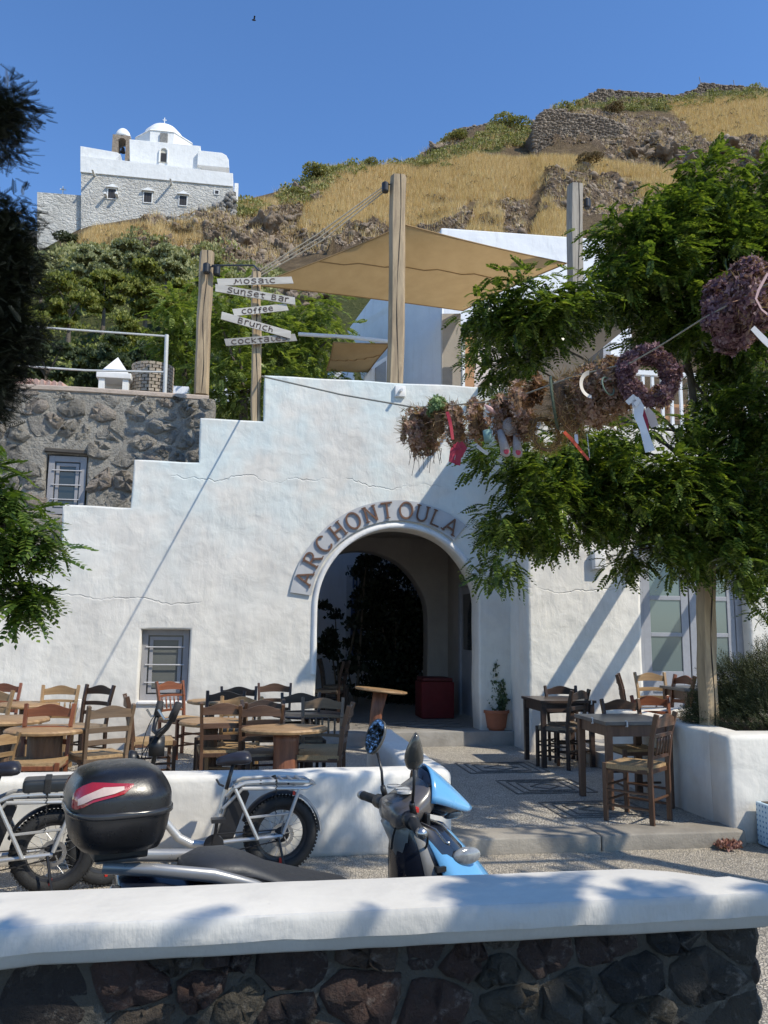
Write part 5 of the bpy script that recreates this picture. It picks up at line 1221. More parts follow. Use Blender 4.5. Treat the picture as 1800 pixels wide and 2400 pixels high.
# blue patterned pot at right edge
m, nt_, p_ = new_mat('blue_tile_print'); N = NT(nt_); v = N.coord((1,1,1)); ck = N.n('ShaderNodeTexVoronoi', feature='F1', distance='MANHATTAN'); ck.inputs['Scale'].default_value = 26; ck.inputs['Randomness'].default_value = 0; N.l(v, ck.inputs['Vector'])
N.l(N.ramp(ck.outputs['Distance'], [(.12, (.75,.8,.82)), (.2, (.05,.22,.42)), (.42, (.05,.22,.42)), (.5, (.55,.7,.78))]), p_.inputs['Base Color']); p_.inputs['Roughness'].default_value = .3
a = onY(1779, 1975, 6.12); bp_ = empty('tiled_pot', (a.x+.2, a.y+.2, 0), 0, 'square plant pot with a blue and white printed pattern at the right edge', 'plant pot')
rbox('body', a.x, a.x+.4, 5.80, 6.14, .01, .33, m, bp_, r=.008, amp=0, cell=9); MB().box(a.x+.03, a.x+.37, 5.83, 6.11, .326, .334).build('soil', simple('soil', (.12,.085,.055)), bp_)
# fallen leaves heap
a = onZ(1705, 1985, .02); C_ = np.array([(a.x+U(-.1,.12), a.y+U(-.07,.07), .02) for _ in range(14)]); o = clump_obj('dead_flowers', C_, np.full(14, .04), 24, .035, leafmat('dead_flower', [(.12,.05,.04), (.28,.12,.09), (.38,.22,.16)], .1), flat=.6, lump=.8)
tag(o, kind='stuff', label='small heap of dry reddish flowers by the kerb end', cat='dry flowers')

# ------------------------------------------------------------------ trees and foliage
def frond(pairs=7, L=1.0, droop=.5):
    T = []; F = []
    for k in range(pairs*2+1):
        t = (k//2+1)/(pairs+1) if k < pairs*2 else 1.0; side = (1 if k % 2 else -1)
        bx_ = t*L; bz = -droop*t*t*L; ll = .33*(1-.35*abs(t-.45)*1.6); w_ = .092
        if k == pairs*2: dx, dy = 1, 0
        else: dx, dy = .62, .78*side
        n0 = len(T); dz = -.28
        T += [(bx_, 0, bz), (bx_+dx*ll*.45-dy*w_, dy*ll*.45+dx*w_, bz+dz*ll*.3), (bx_+dx*ll, dy*ll, bz+dz*ll), (bx_+dx*ll*.45+dy*w_, dy*ll*.45-dx*w_, bz+dz*ll*.3)]
        F.append((n0, n0+1, n0+2, n0+3))
    n0 = len(T); T += [(0,.012,0),(0,-.012,0),(L*.5,-.01,-droop*.25*L),(L*.5,.01,-droop*.25*L),(L,0,-droop*L),(L,.004,-droop*L)]; F += [(n0,n0+1,n0+2,n0+3),(n0+3,n0+2,n0+4,n0+5)]
    return np.array(T), np.array(F)
FT, FF = frond(6)
def frond_crown(name, blobs, n, size, m, parent=None, tight=.5, rng=RNG, sub=26):
    """fronds set on twig ends spread through each blob's volume: uneven outline, gaps"""
    pos = []; dirs = []
    tot = sum(b[3]*b[5]*1.0 for b in blobs)
    for (x, y, z, rx, ry, rz) in blobs:
        k = int(n*rx*rz/tot); nt__ = max(4, k//sub); d = rng.normal(size=(nt__, 3)); d /= np.linalg.norm(d, axis=1)[:, None]
        r_ = rng.random(nt__)**.45; tw = np.array([x,y,z]) + d*r_[:, None]*np.array([rx,ry,rz]); tw = np.repeat(tw, sub, 0); dd_ = np.repeat(d, sub, 0)
        off = rng.normal(size=tw.shape)*.11*tight*2; pos.append(tw+off); dirs.append(dd_*.6 + rng.normal(size=tw.shape)*.8 + off*2.5)
    pos = np.concatenate(pos); D = np.concatenate(dirs); D[:,2] *= .45; D[:,2] -= .12; D /= np.linalg.norm(D, axis=1)[:, None]
    X = D; Zu = np.zeros_like(X); Zu[:,2] = 1; Zu += rng.normal(size=X.shape)*.25; Yv = np.cross(Zu, X); Yv /= np.linalg.norm(Yv, axis=1)[:, None]; Zv = np.cross(X, Yv)
    M_ = np.stack([X, Yv, Zv], axis=2); V_, F_ = scatter(FT, FF, pos, M_, rng.uniform(.65, 1.2, len(pos))*size)
    return np_mesh(name, V_, F_, m, parent)
LM1 = leafmat('tree_leaves', [(.022,.042,.012), (.05,.088,.018), (.09,.14,.028), (.15,.21,.042), (.26,.31,.07)], .38, .28)
BARK = simple('tree_bark', (.16,.13,.10), (.08,.065,.05), 12, .9, .01, 30, stretch=(3,3,.6))
def blob(px, py, Y, rpx, rpy=None, ry=.6):
    p = onY(px, py, Y); s_ = Y*1.0/1900; return (p.x, p.y, p.z, rpx*s_, ry, (rpy or rpx)*s_)
def limb(mb, a, b, r0_, r1, bend=.15, k=6):
    a, b = Vector(a), Vector(b); mid = (a+b)/2 + Vector((U(-1,1),U(-1,1),U(.0,1)))*bend*(b-a).length; pts = [(1-t)**2*a + 2*t*(1-t)*mid + t*t*b for t in [i/k for i in range(k+1)]]; mb.tube(pts, [r0_+(r1-r0_)*i/k for i in range(k+1)], 8)
# the big tree on the right
tr_ = empty('chinaberry_tree', (5.95, 7.9, .5), 0, 'large green leafy tree filling the right side and drooping over the entrance', 'tree')
YT = 7.7
YU = YT-.9
bl = [blob(1690,490,YU,120,75), blob(1570,545,YU,110,85), blob(1470,585,YU,65,65), blob(1430,540,YU,30,30), blob(1700,600,YU,140,100), blob(1300,730,YU,95,48), blob(1200,722,YU,85,42), blob(1125,735,YU,45,40), blob(1222,778,YU,92,58), blob(1140,800,YT-.5,40,50), blob(1190,865,YT-.5,50,40),
      blob(1450,690,YU,120,60), blob(1600,720,YU,130,100), blob(1740,760,YU,100,120), blob(1735,890,YT-.6,75,100), blob(1520,810,YT-.6,60,35),
      blob(1330,1075,YT-1.15,160,45), blob(1490,1112,YT-1.15,110,48), blob(1245,1130,YT-1.15,92,50), blob(1155,1062,YT-1.15,28,14), blob(1220,1215,YT-1.15,82,36), blob(1300,1200,YT-1.15,120,80), blob(1430,1190,YT-1.15,110,80), blob(1560,1150,YT-1.15,120,110), blob(1700,1100,YT-.6,140,130), blob(1600,1290,YT-1.2,90,65), blob(1740,1270,YT-1.2,80,110), blob(1155,1245,YT-1.15,28,14), blob(1162,1330,YT-1.15,18,45), blob(1480,1290,YT-1.15,60,40), blob(1350,1020,YT-.6,70,30), blob(1770,1400,YT-1.2,30,50), ]
bl += [blob(1780,430,YU,80,60), blob(1640,430,YU,90,50), blob(1790,600,YU,90,110), blob(1520,640,YU,110,90), blob(1780,1000,YT-1.15,90,150), blob(1650,765,YT-.5,110,75), blob(1600,1195,YT-1.15,110,80), blob(1750,1180,YT-1.15,90,110), blob(1400,1130,YT-.6,120,70), blob(1250,760,YU,60,40)]
bl += [blob(1560,1000,YT-1.0,50,24), blob(1650,960,YT-.8,50,40), blob(1430,1035,YT-1.0,50,20)]
o = frond_crown('crown', bl, 24500, .138, LM1, tr_, tight=.30)
mb = MB(); base = (5.95, 7.9, .5)
fork = (5.85, 7.75, 2.3); limb(mb, base, fork, .13, .09, .05)
for b_ in bl:
    if random.random() < .6: 
        h_ = Vector(fork).lerp(Vector(b_[:3]), .45) + Vector((0,0,.25)); limb(mb, fork, h_, .035, .02, .1); limb(mb, h_, b_[:3], .018, .006, .15)
mb.build('trunk', BARK, tr_, smooth=True)
br = MB()
for P, r_ in (([(1592,780),(1618,880),(1632,1000),(1620,1060)],.035), ([(1755,800),(1752,900),(1765,1010)],.03), ([(1800,820),(1775,930),(1765,1010)],.018), ([(1530,1010),(1560,1040),(1600,1075)],.02), ([(1450,985),(1540,1005),(1610,1010)],.015)):
    br.tube([onY(x, y, YT-.55) for x, y in P], r_, 8)
br.build('branch', BARK, tr_, smooth=True)
# overhanging crown of the same kind outside the frame: shades the path and the parapet cap
ov = empty('shade_tree', (4.6, 2.4, 0), 0, 'second leafy tree standing to the right of the view and shading the path', 'tree')
sb = [(5.0,5.6,4.7,.8,.8,.45),(4.6,4.3,4.9,.7,.7,.4),(5.3,3.4,5.0,.9,.9,.4),(3.9,3.0,5.2,.6,.6,.3),(6.2,4.9,5.2,.8,.8,.5)]
frond_crown('crown', sb, 900, .19, LM1, ov); mb = MB(); limb(mb, (5.6,3.0,0), (5.3,3.8,3.6), .12, .07, .03)
for b_ in sb: limb(mb, (5.3,3.8,3.6), b_[:3], .035, .01, .12)
mb.build('trunk', BARK, ov, smooth=True)
ov2 = empty('shade_tree', (3.4, -1.2, 0), 0, 'sparse tree behind the viewpoint whose shade falls on the wall cap', 'tree')
sb = [(1.6,-.47,4.2,1.0,.72,.26),(3.0,-.49,4.2,1.0,.72,.26),(4.5,-.50,4.25,1.0,.72,.26),(2.2,-1.6,4.3,1.2,.7,.3),(4.0,-1.6,4.3,1.2,.7,.3)]
frond_crown('crown', sb, 4200, .19, LM1, ov2, tight=.5); sb2 = [(2.8,.50,4.0,.15,.12,.1),(2.1,.18,4.0,.06,.05,.05),(3.35,.25,4.0,.08,.07,.06),(3.8,.3,4.05,.08,.07,.06),(4.6,.3,4.2,.5,.4,.3)]
frond_crown('twigs', sb2, 200, .14, LM1, ov2, tight=.2)
mb = MB(); limb(mb, (3.6,-1.2,-.3), (3.3,-.3,3.4), .13, .06, .03)
for b_ in sb: limb(mb, (3.3,-.3,3.4), b_[:3], .04, .01, .1)
mb.build('trunk', BARK, ov2, smooth=True)
# near fronds at the left edge
LM2 = leafmat('near_leaves', [(.03,.06,.014), (.06,.11,.022), (.11,.175,.035), (.20,.27,.06)], .36, .35)
lt_ = empty('chinaberry_tree', (-2.75, 5.0, 0), 0, 'bright green drooping branches entering at the left edge below the stone building', 'tree')
YL = 4.6
bl2 = [blob(-10,1130,YL,35,40,.2), blob(15,1190,YL,40,35,.2), blob(70,1235,YL,38,26,.2), blob(0,1260,YL,45,45,.25), blob(40,1310,YL,45,30,.2), blob(0,1370,YL,30,30,.2), blob(105,1290,YL,18,12,.1), blob(85,1390,YL,12,14,.1), blob(50,1420,YL,12,12,.1), blob(-60,1250,YL,60,110,.3)]
bl2 += [(-2.2,4.8,2.2,.5,.5,.4),(-2.3,4.8,3.0,.5,.5,.4),(-3.0,5.0,2.4,.5,.5,.5),(-2.9,5.0,3.3,.5,.5,.4)]
frond_crown('crown', bl2, 5600, .135, LM2, lt_, tight=.18, sub=14)
mb = MB(); limb(mb, (-2.9,5.0,-.1), (-2.6,4.9,2.0), .12, .08, .04)
for b_ in bl2: limb(mb, (-2.6,4.9,2.0), b_[:3], .03, .006, .15)
mb.build('trunk', BARK, lt_, smooth=True)
# dark conifer at the left edge
def spray():
    T = []; F = []
    for k in range(15):
        t = k/15; side = 1 if k % 2 else -1; n0 = len(T); a = .55*side; L = .36*(1-.5*t); w_ = .022
        dx, dy = math.cos(a), math.sin(a); T += [(t, 0, 0), (t+dx*L*.5-dy*w_, dy*L*.5+dx*w_, .03), (t+dx*L, dy*L, .08), (t+dx*L*.5+dy*w_, dy*L*.5-dx*w_, .03)]; F.append((n0,n0+1,n0+2,n0+3))
    n0 = len(T); T += [(0,-.025,0),(0,.025,0),(1.1,.01,.02),(1.1,-.01,.02)]; F.append((n0,n0+1,n0+2,n0+3)); return np.array(T), np.array(F)
ST, SF = spray()
def conifer_crown(name, blobs, n, size, m, parent):
    global FT, FF
    a, b = FT, FF; FT, FF = ST, SF; o = frond_crown(name, blobs, n, size, m, parent, tight=.2, sub=16); FT, FF = a, b; return o
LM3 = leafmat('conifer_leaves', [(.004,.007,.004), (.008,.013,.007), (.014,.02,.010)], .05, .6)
cf = empty('cypress_tree', (-2.5, 3.7, 0), 0, 'near black conifer branches along the upper left edge', 'tree')
YCf = 3.6
bl3 = [blob(10,275,YCf,22,30,.12), blob(30,255,YCf,18,14,.08), blob(-15,320,YCf,20,30,.12), blob(25,515,YCf,24,14,.1), blob(50,500,YCf,16,5,.08), blob(0,570,YCf,24,50,.15), blob(20,610,YCf,28,40,.15), blob(65,640,YCf,30,9,.1), blob(-5,700,YCf,26,50,.15), blob(25,770,YCf,30,18,.15), blob(10,810,YCf,34,26,.15), blob(75,795,YCf,26,7,.08), blob(-15,880,YCf,20,40,.15), blob(-45,600,YCf,30,100,.2), blob(-50,800,YCf,30,120,.2), blob(-40,920,YCf,28,50,.2)]
blx = [(-2.05,3.75,z_,.55,.5,.45) for z_ in (2.0,2.7,3.4,4.1,4.8)] + [(-2.7,3.8,z_,.6,.55,.5) for z_ in (1.8,2.6,3.4,4.2,5.0)] + [(-2.4,3.75,5.6,.35,.35,.5)]
blx = [(x, y, z, .4, .5, rz) for (x, y, z, _a, _b, rz) in blx]
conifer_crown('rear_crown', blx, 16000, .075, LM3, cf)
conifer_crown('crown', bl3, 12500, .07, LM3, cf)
mb = MB(); mb.tube([(-2.5,3.7,-.1),(-2.5,3.7,2.5),(-2.45,3.7,5.2)], [.14,.1,.04], 8)
for b_ in bl3: limb(mb, (-2.5, 3.7, b_[2]-.2), b_[:3], .025, .006, .1)
mb.build('trunk', BARK, cf, smooth=True)
# leafy trees behind the roof terrace
LM4 = leafmat('terrace_leaves', [(.08,.12,.03), (.14,.19,.05), (.21,.27,.07), (.31,.36,.11)], .42, .4)
def mid_tree(label, pts, Yc, n, size, base_px, m=LM4):
    b = [blob(x, y, Yc+U(-.5,.5), r_, r2, .7) for x, y, r_, r2 in pts]; bb = onY(*base_px, Yc); e = empty('leafy_tree', (bb.x, Yc, bb.z-1.5), 0, label, 'tree', 'trees behind the roof terrace')
    frond_crown('crown', b, n, size, m, e, tight=.8); mb = MB(); fk = Vector((bb.x, Yc, bb.z+.3)); limb(mb, (bb.x, Yc, bb.z-1.5), fk, .1, .07, .03)
    for q in b: limb(mb, fk, q[:3], .035, .01, .12)
    mb.build('trunk', BARK, e, smooth=True)
mid_tree('bright green leafy tree between the two left posts behind the sign boards', [(560,740,60,60),(620,800,60,60),(540,830,50,70),(500,720,30,40),(640,900,60,50),(560,930,50,50),(520,900,50,60)], 15, 1500, .24, (570,960))
mid_tree('leafy tree right of the signpost below the tan sail', [(690,780,60,50),(760,745,50,30),(720,840,50,50),(790,780,30,25),(700,880,50,30),(660,740,30,25)], 15.8, 1100, .22, (700,900))
mid_tree('leafy tree left of the thick post above the stone building', [(430,740,45,50),(400,800,40,60),(440,850,30,60),(455,760,30,40),(420,900,40,30)], 17, 900, .24, (430,940))
mid_tree('dark low shrub top peeping over the white wall left of the tallest post', [(740,885,60,16),(820,890,30,10)], 14.2, 240, .16, (760,930), LM1)
# pines and cypress on the lower slope
LM5 = leafmat('pine_leaves', [(.08,.10,.02), (.15,.175,.035), (.23,.245,.055), (.31,.31,.08)], .3, .6)
LM6 = leafmat('dark_cypress', [(.04,.06,.027), (.075,.10,.045), (.12,.145,.065)], .25, .6)
OLV = leafmat('olive_leaves', [(.17,.19,.09), (.27,.285,.14), (.36,.37,.20)], .2, .6)
def pine(px, py, D, rpx, label, m=LM5, hr=.8, name='pine_tree', n=9, per=330):
    p = far(px, py, D); s_ = D/1900; r_ = rpx*s_; e = empty(name, (p.x, p.y, p.z-r_*hr-.3), 0, label, 'tree' if name != 'shrub' else 'shrub', 'pines and shrubs on the lower slope')
    C_ = []; RR = []
    for k in range(n*3):
        a = U(0, 2*math.pi); t = U(0,1)**.6; zz = U(-.9,1)*hr*math.sqrt(max(0, 1-t*t*.8)); C_.append((p.x+math.cos(a)*t*r_*.8, p.y+math.sin(a)*t*r_*.7, p.z+zz*r_)); RR.append(r_*U(.16,.34))
    o = clump_obj('crown', np.array(C_), np.array(RR), per, max(.05, 8.5*s_), m, flat=.8, lump=.4); move_to(o, e)
    mb = MB(); limb(mb, (p.x, p.y, p.z-r_*hr-1.2), (p.x, p.y, p.z), max(.06, r_*.09), .04, .03)
    for q in C_[::5]: limb(mb, (p.x, p.y, p.z-r_*.4), q, .05, .015, .1)
    mb.build('trunk', BARK, e, smooth=True)
pine(165,715,38,80,'big rounded dark pine in the left part of the slope'); pine(245,690,40,65,'rounded pine right of the biggest one'); pine(345,690,42,80,'wide yellow green pine in the middle of the slope')
pine(75,770,34,55,'bright pine low behind the dark conifer'); pine(430,720,44,60,'pine just left of the thick post'); pine(300,800,32,60,'pine behind the rail above the white chimney'); pine(400,830,30,45,'small pine left of the rail post')
pine(100,640,46,45,'silvery bush under the church corner', OLV, name='shrub'); pine(215,625,48,50,'olive bush between the pines and the church', OLV, name='shrub'); pine(300,610,50,45,'grey green bush above the pines', OLV, name='shrub'); pine(390,625,50,50,'olive coloured bush above the middle pine', OLV, name='shrub')
pine(265,850,26,55,'dark upright cypress behind the white chimney', LM6, 1.5, 'cypress_tree'); pine(200,870,27,60,'dark cypress left of the white chimney', LM6, 1.3, 'cypress_tree'); pine(110,860,27,60,'dark evergreen at the left above the stone building', LM6, 1.0, 'cypress_tree'); pine(345,860,28,45,'dark evergreen behind the brick turret', LM6, 1.0, 'cypress_tree'); pine(420,880,26,40,'dark evergreen beside the rail post', LM6, 1.1, 'cypress_tree')
pine(500,650,46,45,'olive bush above the lamp bracket', mscrub, name='shrub'); pine(560,690,44,40,'green bush behind the top sign board', mscrub, name='shrub'); pine(20,700,36,60,'pine half hidden by the black conifer')
pine(480,790,30,50,'pine behind the thick post'); pine(600,760,34,50,'green pine behind the signpost', LM5)
pine(500,860,24,50,'dark shrubbery under the sign boards', LM6, 1.0, 'cypress_tree'); pine(640,850,26,60,'dark shrubbery right of the signpost', LM6, 1.0, 'cypress_tree')
# rosemary
rm = empty('rosemary_bush', (4.9, 7.0, .76), 0, 'dense dark rosemary bush in the white planter at the right', 'bush')
LM7 = leafmat('rosemary', [(.014,.020,.008), (.03,.042,.015), (.06,.072,.026), (.12,.13,.05)], .2, .6)
def sprig():
    T = []; F = []
    for k in range(22):
        t = k/22; a = k*2.4; n0 = len(T); dx, dy = math.cos(a), math.sin(a); L = .16
        T += [(0,0,t), (dx*L*.5-dy*.018, dy*L*.5+dx*.018, t+.08), (dx*L, dy*L, t+.14), (dx*L*.5+dy*.018, dy*L*.5-dx*.018, t+.08)]; F.append((n0,n0+1,n0+2,n0+3))
    return np.array(T), np.array(F)
GT, GF = sprig(); P = []
for _ in range(7800):
    a = U(0, 6.283); t = math.sqrt(U(0,1)); x = 5.0 + math.cos(a)*t*1.0; y = 7.05 + math.sin(a)*t*.5; hh = .92*math.sqrt(max(.02, 1-t*t))*(.75+.3*noise.noise(Vector((x*3, y*3, 0)))) ; P.append((x, y, .76 + hh*U(.2,1.0)))
P = np.array(P); dirn = (P - np.array([5.0,7.05,.55])); dirn[:,2] += .35; dirn += RNG.normal(size=dirn.shape)*.16; dirn /= np.linalg.norm(dirn, axis=1)[:,None]
Yv = np.cross(dirn, RNG.normal(size=dirn.shape)); Yv /= np.linalg.norm(Yv, axis=1)[:,None]; Xv = np.cross(Yv, dirn); V_, F_ = scatter(GT, GF, P, np.stack([Xv, Yv, dirn], axis=2), RNG.uniform(.09,.16,len(P)))
np_mesh('foliage', V_, F_, LM7, rm); mb = MB()
for _ in range(16): limb(mb, (5.0+U(-.3,.3), 7.05+U(-.2,.2), .74), (5.0+U(-.7,.7), 7.05+U(-.3,.3), .98), .02, .006)
mb.build('stem', BARK, rm)
# ------------------------------------------------------------------ foreground stone wall with cast cap
CAPM = plaster('cap_plaster', (.72,.675,.59), (.62,.58,.505), .35); CAPE = plaster('cap_edge', (.56,.54,.50), (.42,.405,.375), 1.0); CAPB = plaster('cap_bevel', (.50,.485,.45), (.42,.41,.38), .5)  # edge and bevel greyed: shade on the cap's front put into the colour
fw = empty('stone_wall', (.4, 2.4, 0), 0, 'foreground stone wall under a thick whitewashed cap', 'wall')
ZC = .90
def capring(off, z):
    pl_ = [(-6.0,2.215),(-.62,2.215),(-.50,2.24),(1.53,2.25),(1.565,2.29),(1.32,2.49),(1.20,2.535),(-6.0,2.52)]
    cx, cy = .5, 2.38; out = []
    for (x, y) in pl_:
        sy = 1 if y > cy else -1; out.append((x - (off if x > 1.25 else 0), y - sy*off, z))
    return out
def dens(ring, step=.05):
    o = []
    for i in range(len(ring)):
        a, b = Vector(ring[i]), Vector(ring[(i+1) % len(ring)]); k = max(1, int((b-a).length/step))
        for j in range(k): o.append(a.lerp(b, j/k))
    return o
base_r = dens(capring(0, 0)); n_ = len(base_r)
def ringz(off, z, amp):
    r_ = dens(capring(off, z)); 
    if len(r_) != n_:
        r_ = []
        rr = capring(off, z); b0 = capring(0, 0)
        for i in range(len(b0)):
            a, b = Vector(b0[i]), Vector(b0[(i+1) % len(b0)]); k = max(1, int((b-a).length/.05)); a2_, b2_ = Vector(rr[i]), Vector(rr[(i+1) % len(rr)])
            for j in range(k): r_.append(a2_.lerp(b2_, j/k))
    return [tuple(p + Vector((0, amp*noise.noise(Vector((p.x*9, off*30, z*9))) + amp*.8*noise.noise(Vector((p.x*30, 3, z*50))), amp*.7*noise.noise(Vector((p.x*7, 5, z*5)))))) for p in r_]
rings = [ringz(.0, ZC-.062, .006), ringz(-.002, ZC-.045, .007), ringz(-.001, ZC-.02, .006), ringz(.001, ZC-.004, .004), ringz(.008, ZC, .002)]
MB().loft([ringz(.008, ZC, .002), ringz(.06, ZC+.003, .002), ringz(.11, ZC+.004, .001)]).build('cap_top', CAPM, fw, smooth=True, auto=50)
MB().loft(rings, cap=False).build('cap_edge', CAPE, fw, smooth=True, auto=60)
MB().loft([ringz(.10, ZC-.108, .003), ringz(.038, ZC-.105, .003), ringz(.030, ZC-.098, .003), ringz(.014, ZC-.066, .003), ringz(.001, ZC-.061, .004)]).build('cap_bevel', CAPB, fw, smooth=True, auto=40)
MRT = stonemat('wall_mortar', [(.055,.05,.04), (.07,.063,.05)], bump=.02, scale=6)
MB().box(-6, 1.49, 2.345, 2.47, 0, ZC-.1).build('core', MRT, fw)
random.seed(5); seeds = []
for _ in range(6000):
    p = (U(-1.6,1.485), U(.25, ZC-.105)); rm_ = .055 + .10*random.random()**1.2
    if all(((q[0]-p[0])*.72)**2 + (q[1]-p[1])**2 > (max(rm_, q[2]))**2 for q in seeds): seeds.append((p[0], p[1], rm_))
cells = voro([(a, b) for a, b, _ in seeds], -1.65, 1.50, .2, ZC-.103, .75)
WS = stonemat('wall_stone', [(.012,.011,.012), (.055,.028,.02), (.075,.056,.04), (.036,.031,.02), (.09,.075,.055), (.017,.016,.015), (.06,.032,.025), (.045,.04,.03), (.075,.065,.05)], bump=.03, scale=14)
for k, poly in enumerate(cells[:290]):
    if len(poly) < 3: continue
    v, f, cc = stone_mesh(poly, U(.001,.006), U(.008,.05), 16, .7)
    me = bpy.data.meshes.new('stone'); me.from_pydata(v, [], f); me.materials.append(WS)
    for pl_ in me.polygons: pl_.use_smooth = random.random() < .8
    o = bpy.data.objects.new('stone', me); COL.objects.link(o); o.parent = fw; o.location = Vector((cc[0], 2.352, cc[1])) - parent_world(fw)
# end face stones
for j in range(7):
    z = .15 + j*.1; me_ = MB().ball((1.49, 2.40, z), .03, .07, .055, 8, 6).build('stone', WS, fw, smooth=True)

# ------------------------------------------------------------------ electric cargo bicycles
SIL_ = simple('silver_paint', (.55,.54,.51), (.48,.47,.45), 5, .32, 0, metal=.45); RUB = simple('rubber', (.02,.02,.02), (.012,.012,.012), 20, .75, .003, 120); PLB = simple('black_plastic', (.018,.018,.02), (.012,.012,.014), 8, .42, .0004, 90)
STL = simple('steel', (.5,.5,.5), (.35,.35,.35), 9, .28, 0, metal=.9); RED = simple('red_plastic', (.5,.03,.02), bump=0, rough=.3)
def wheel(e, x, r=.255, name='wheel', motor=True, steer=0, mg=True):
    """wheel in the X-Z plane at x; sub-parts tyre rim spokes hub"""
    w_ = empty(name, (x, 0, r)); w_.parent = e; w_.rotation_euler.z = steer
    def at0(mb, nm, m, **k):
        o = mb.build(nm, m, None, **k); o.parent = w_; return o
    t = MB(); t.torus((0,0,0), r-.047, .046, (0,1,0), 44, 12)
    for k in range(64):
        a = 2*math.pi*k/64
        for s_ in (-1, 1): 
            c_ = Vector((math.cos(a)*(r-.006), s_*.02*(1+.3*(k % 2)), math.sin(a)*(r-.006))); d_ = Vector((-math.sin(a), 0, math.cos(a))); t.beam(c_-d_*.007, c_+d_*.007, .018, .012, (math.cos(a),0,math.sin(a)))
    at0(t, 'tyre', RUB, smooth=True, auto=40)
    ln = MB(); ln.torus((0,-.036,0), r-.068, .0018, (0,1,0), 44, 4); at0(ln, 'tyre_stripe', simple('pale_line', (.5,.5,.48), bump=0))
    rm_ = MB(); K = 44; prof = [(r-.095,-.028),(r-.08,-.032),(r-.08,.032),(r-.095,.028),(r-.102,0)]; v = []
    for i in range(K):
        a = 2*math.pi*i/K
        for (q, y) in prof: v.append((math.cos(a)*q, y, math.sin(a)*q))
    rm_.add(v, [(i*5+k, i*5+(k+1) % 5, ((i+1) % K)*5+(k+1) % 5, ((i+1) % K)*5+k) for i in range(K) for k in range(5)]); at0(rm_, 'rim', PLB, smooth=True, auto=40)
    hr = .055 if motor else .02; hb = MB(); hb.lathe((0,-.045,0), [(hr*.55,0),(hr,.015),(hr,.075),(hr*.55,.09)], 20, 'y'); hb.tube([(0,-.085,0),(0,.085,0)], .009, 8); at0(hb, 'hub', BLK, smooth=True, auto=40)
    sp_ = MB()
    for k in range(28):
        a = 2*math.pi*k/28; b_ = a + (.5 if k % 2 else -.5); y = .03 if (k//2) % 2 else -.03; sp_.tube([(math.cos(b_)*hr, y, math.sin(b_)*hr), (math.cos(a)*(r-.097), y*.3, math.sin(a)*(r-.097))], .0013, 4, cap=False)
    at0(sp_, 'spokes', STL)
    dk = MB(); K = 30; v = []
    for i in range(K):
        a = 2*math.pi*i/K; q = .078 + .003*(i % 2)
        v += [(math.cos(a)*q, -.062, math.sin(a)*q), (math.cos(a)*.058, -.062, math.sin(a)*.058), (math.cos(a)*.058, -.059, math.sin(a)*.058), (math.cos(a)*q, -.059, math.sin(a)*q)]
    dk.add(v, [(4*i+k, 4*i+(k+1) % 4, 4*((i+1) % K)+(k+1) % 4, 4*((i+1) % K)+k) for i in range(K) for k in range(4)])
    for k in range(5): a = 2*math.pi*k/5; dk.beam((math.cos(a)*.02,-.0605,math.sin(a)*.02), (math.cos(a+.35)*.06,-.0605,math.sin(a+.35)*.06), .008, .002, (0,1,0))
    at0(dk, 'brake_disc', STL)
    MB_ = MB(); MB_.box(-.005,.012,-.045,-.036,-r+.085-.02,-r+.085+.02); at0(MB_, 'reflector', RED)
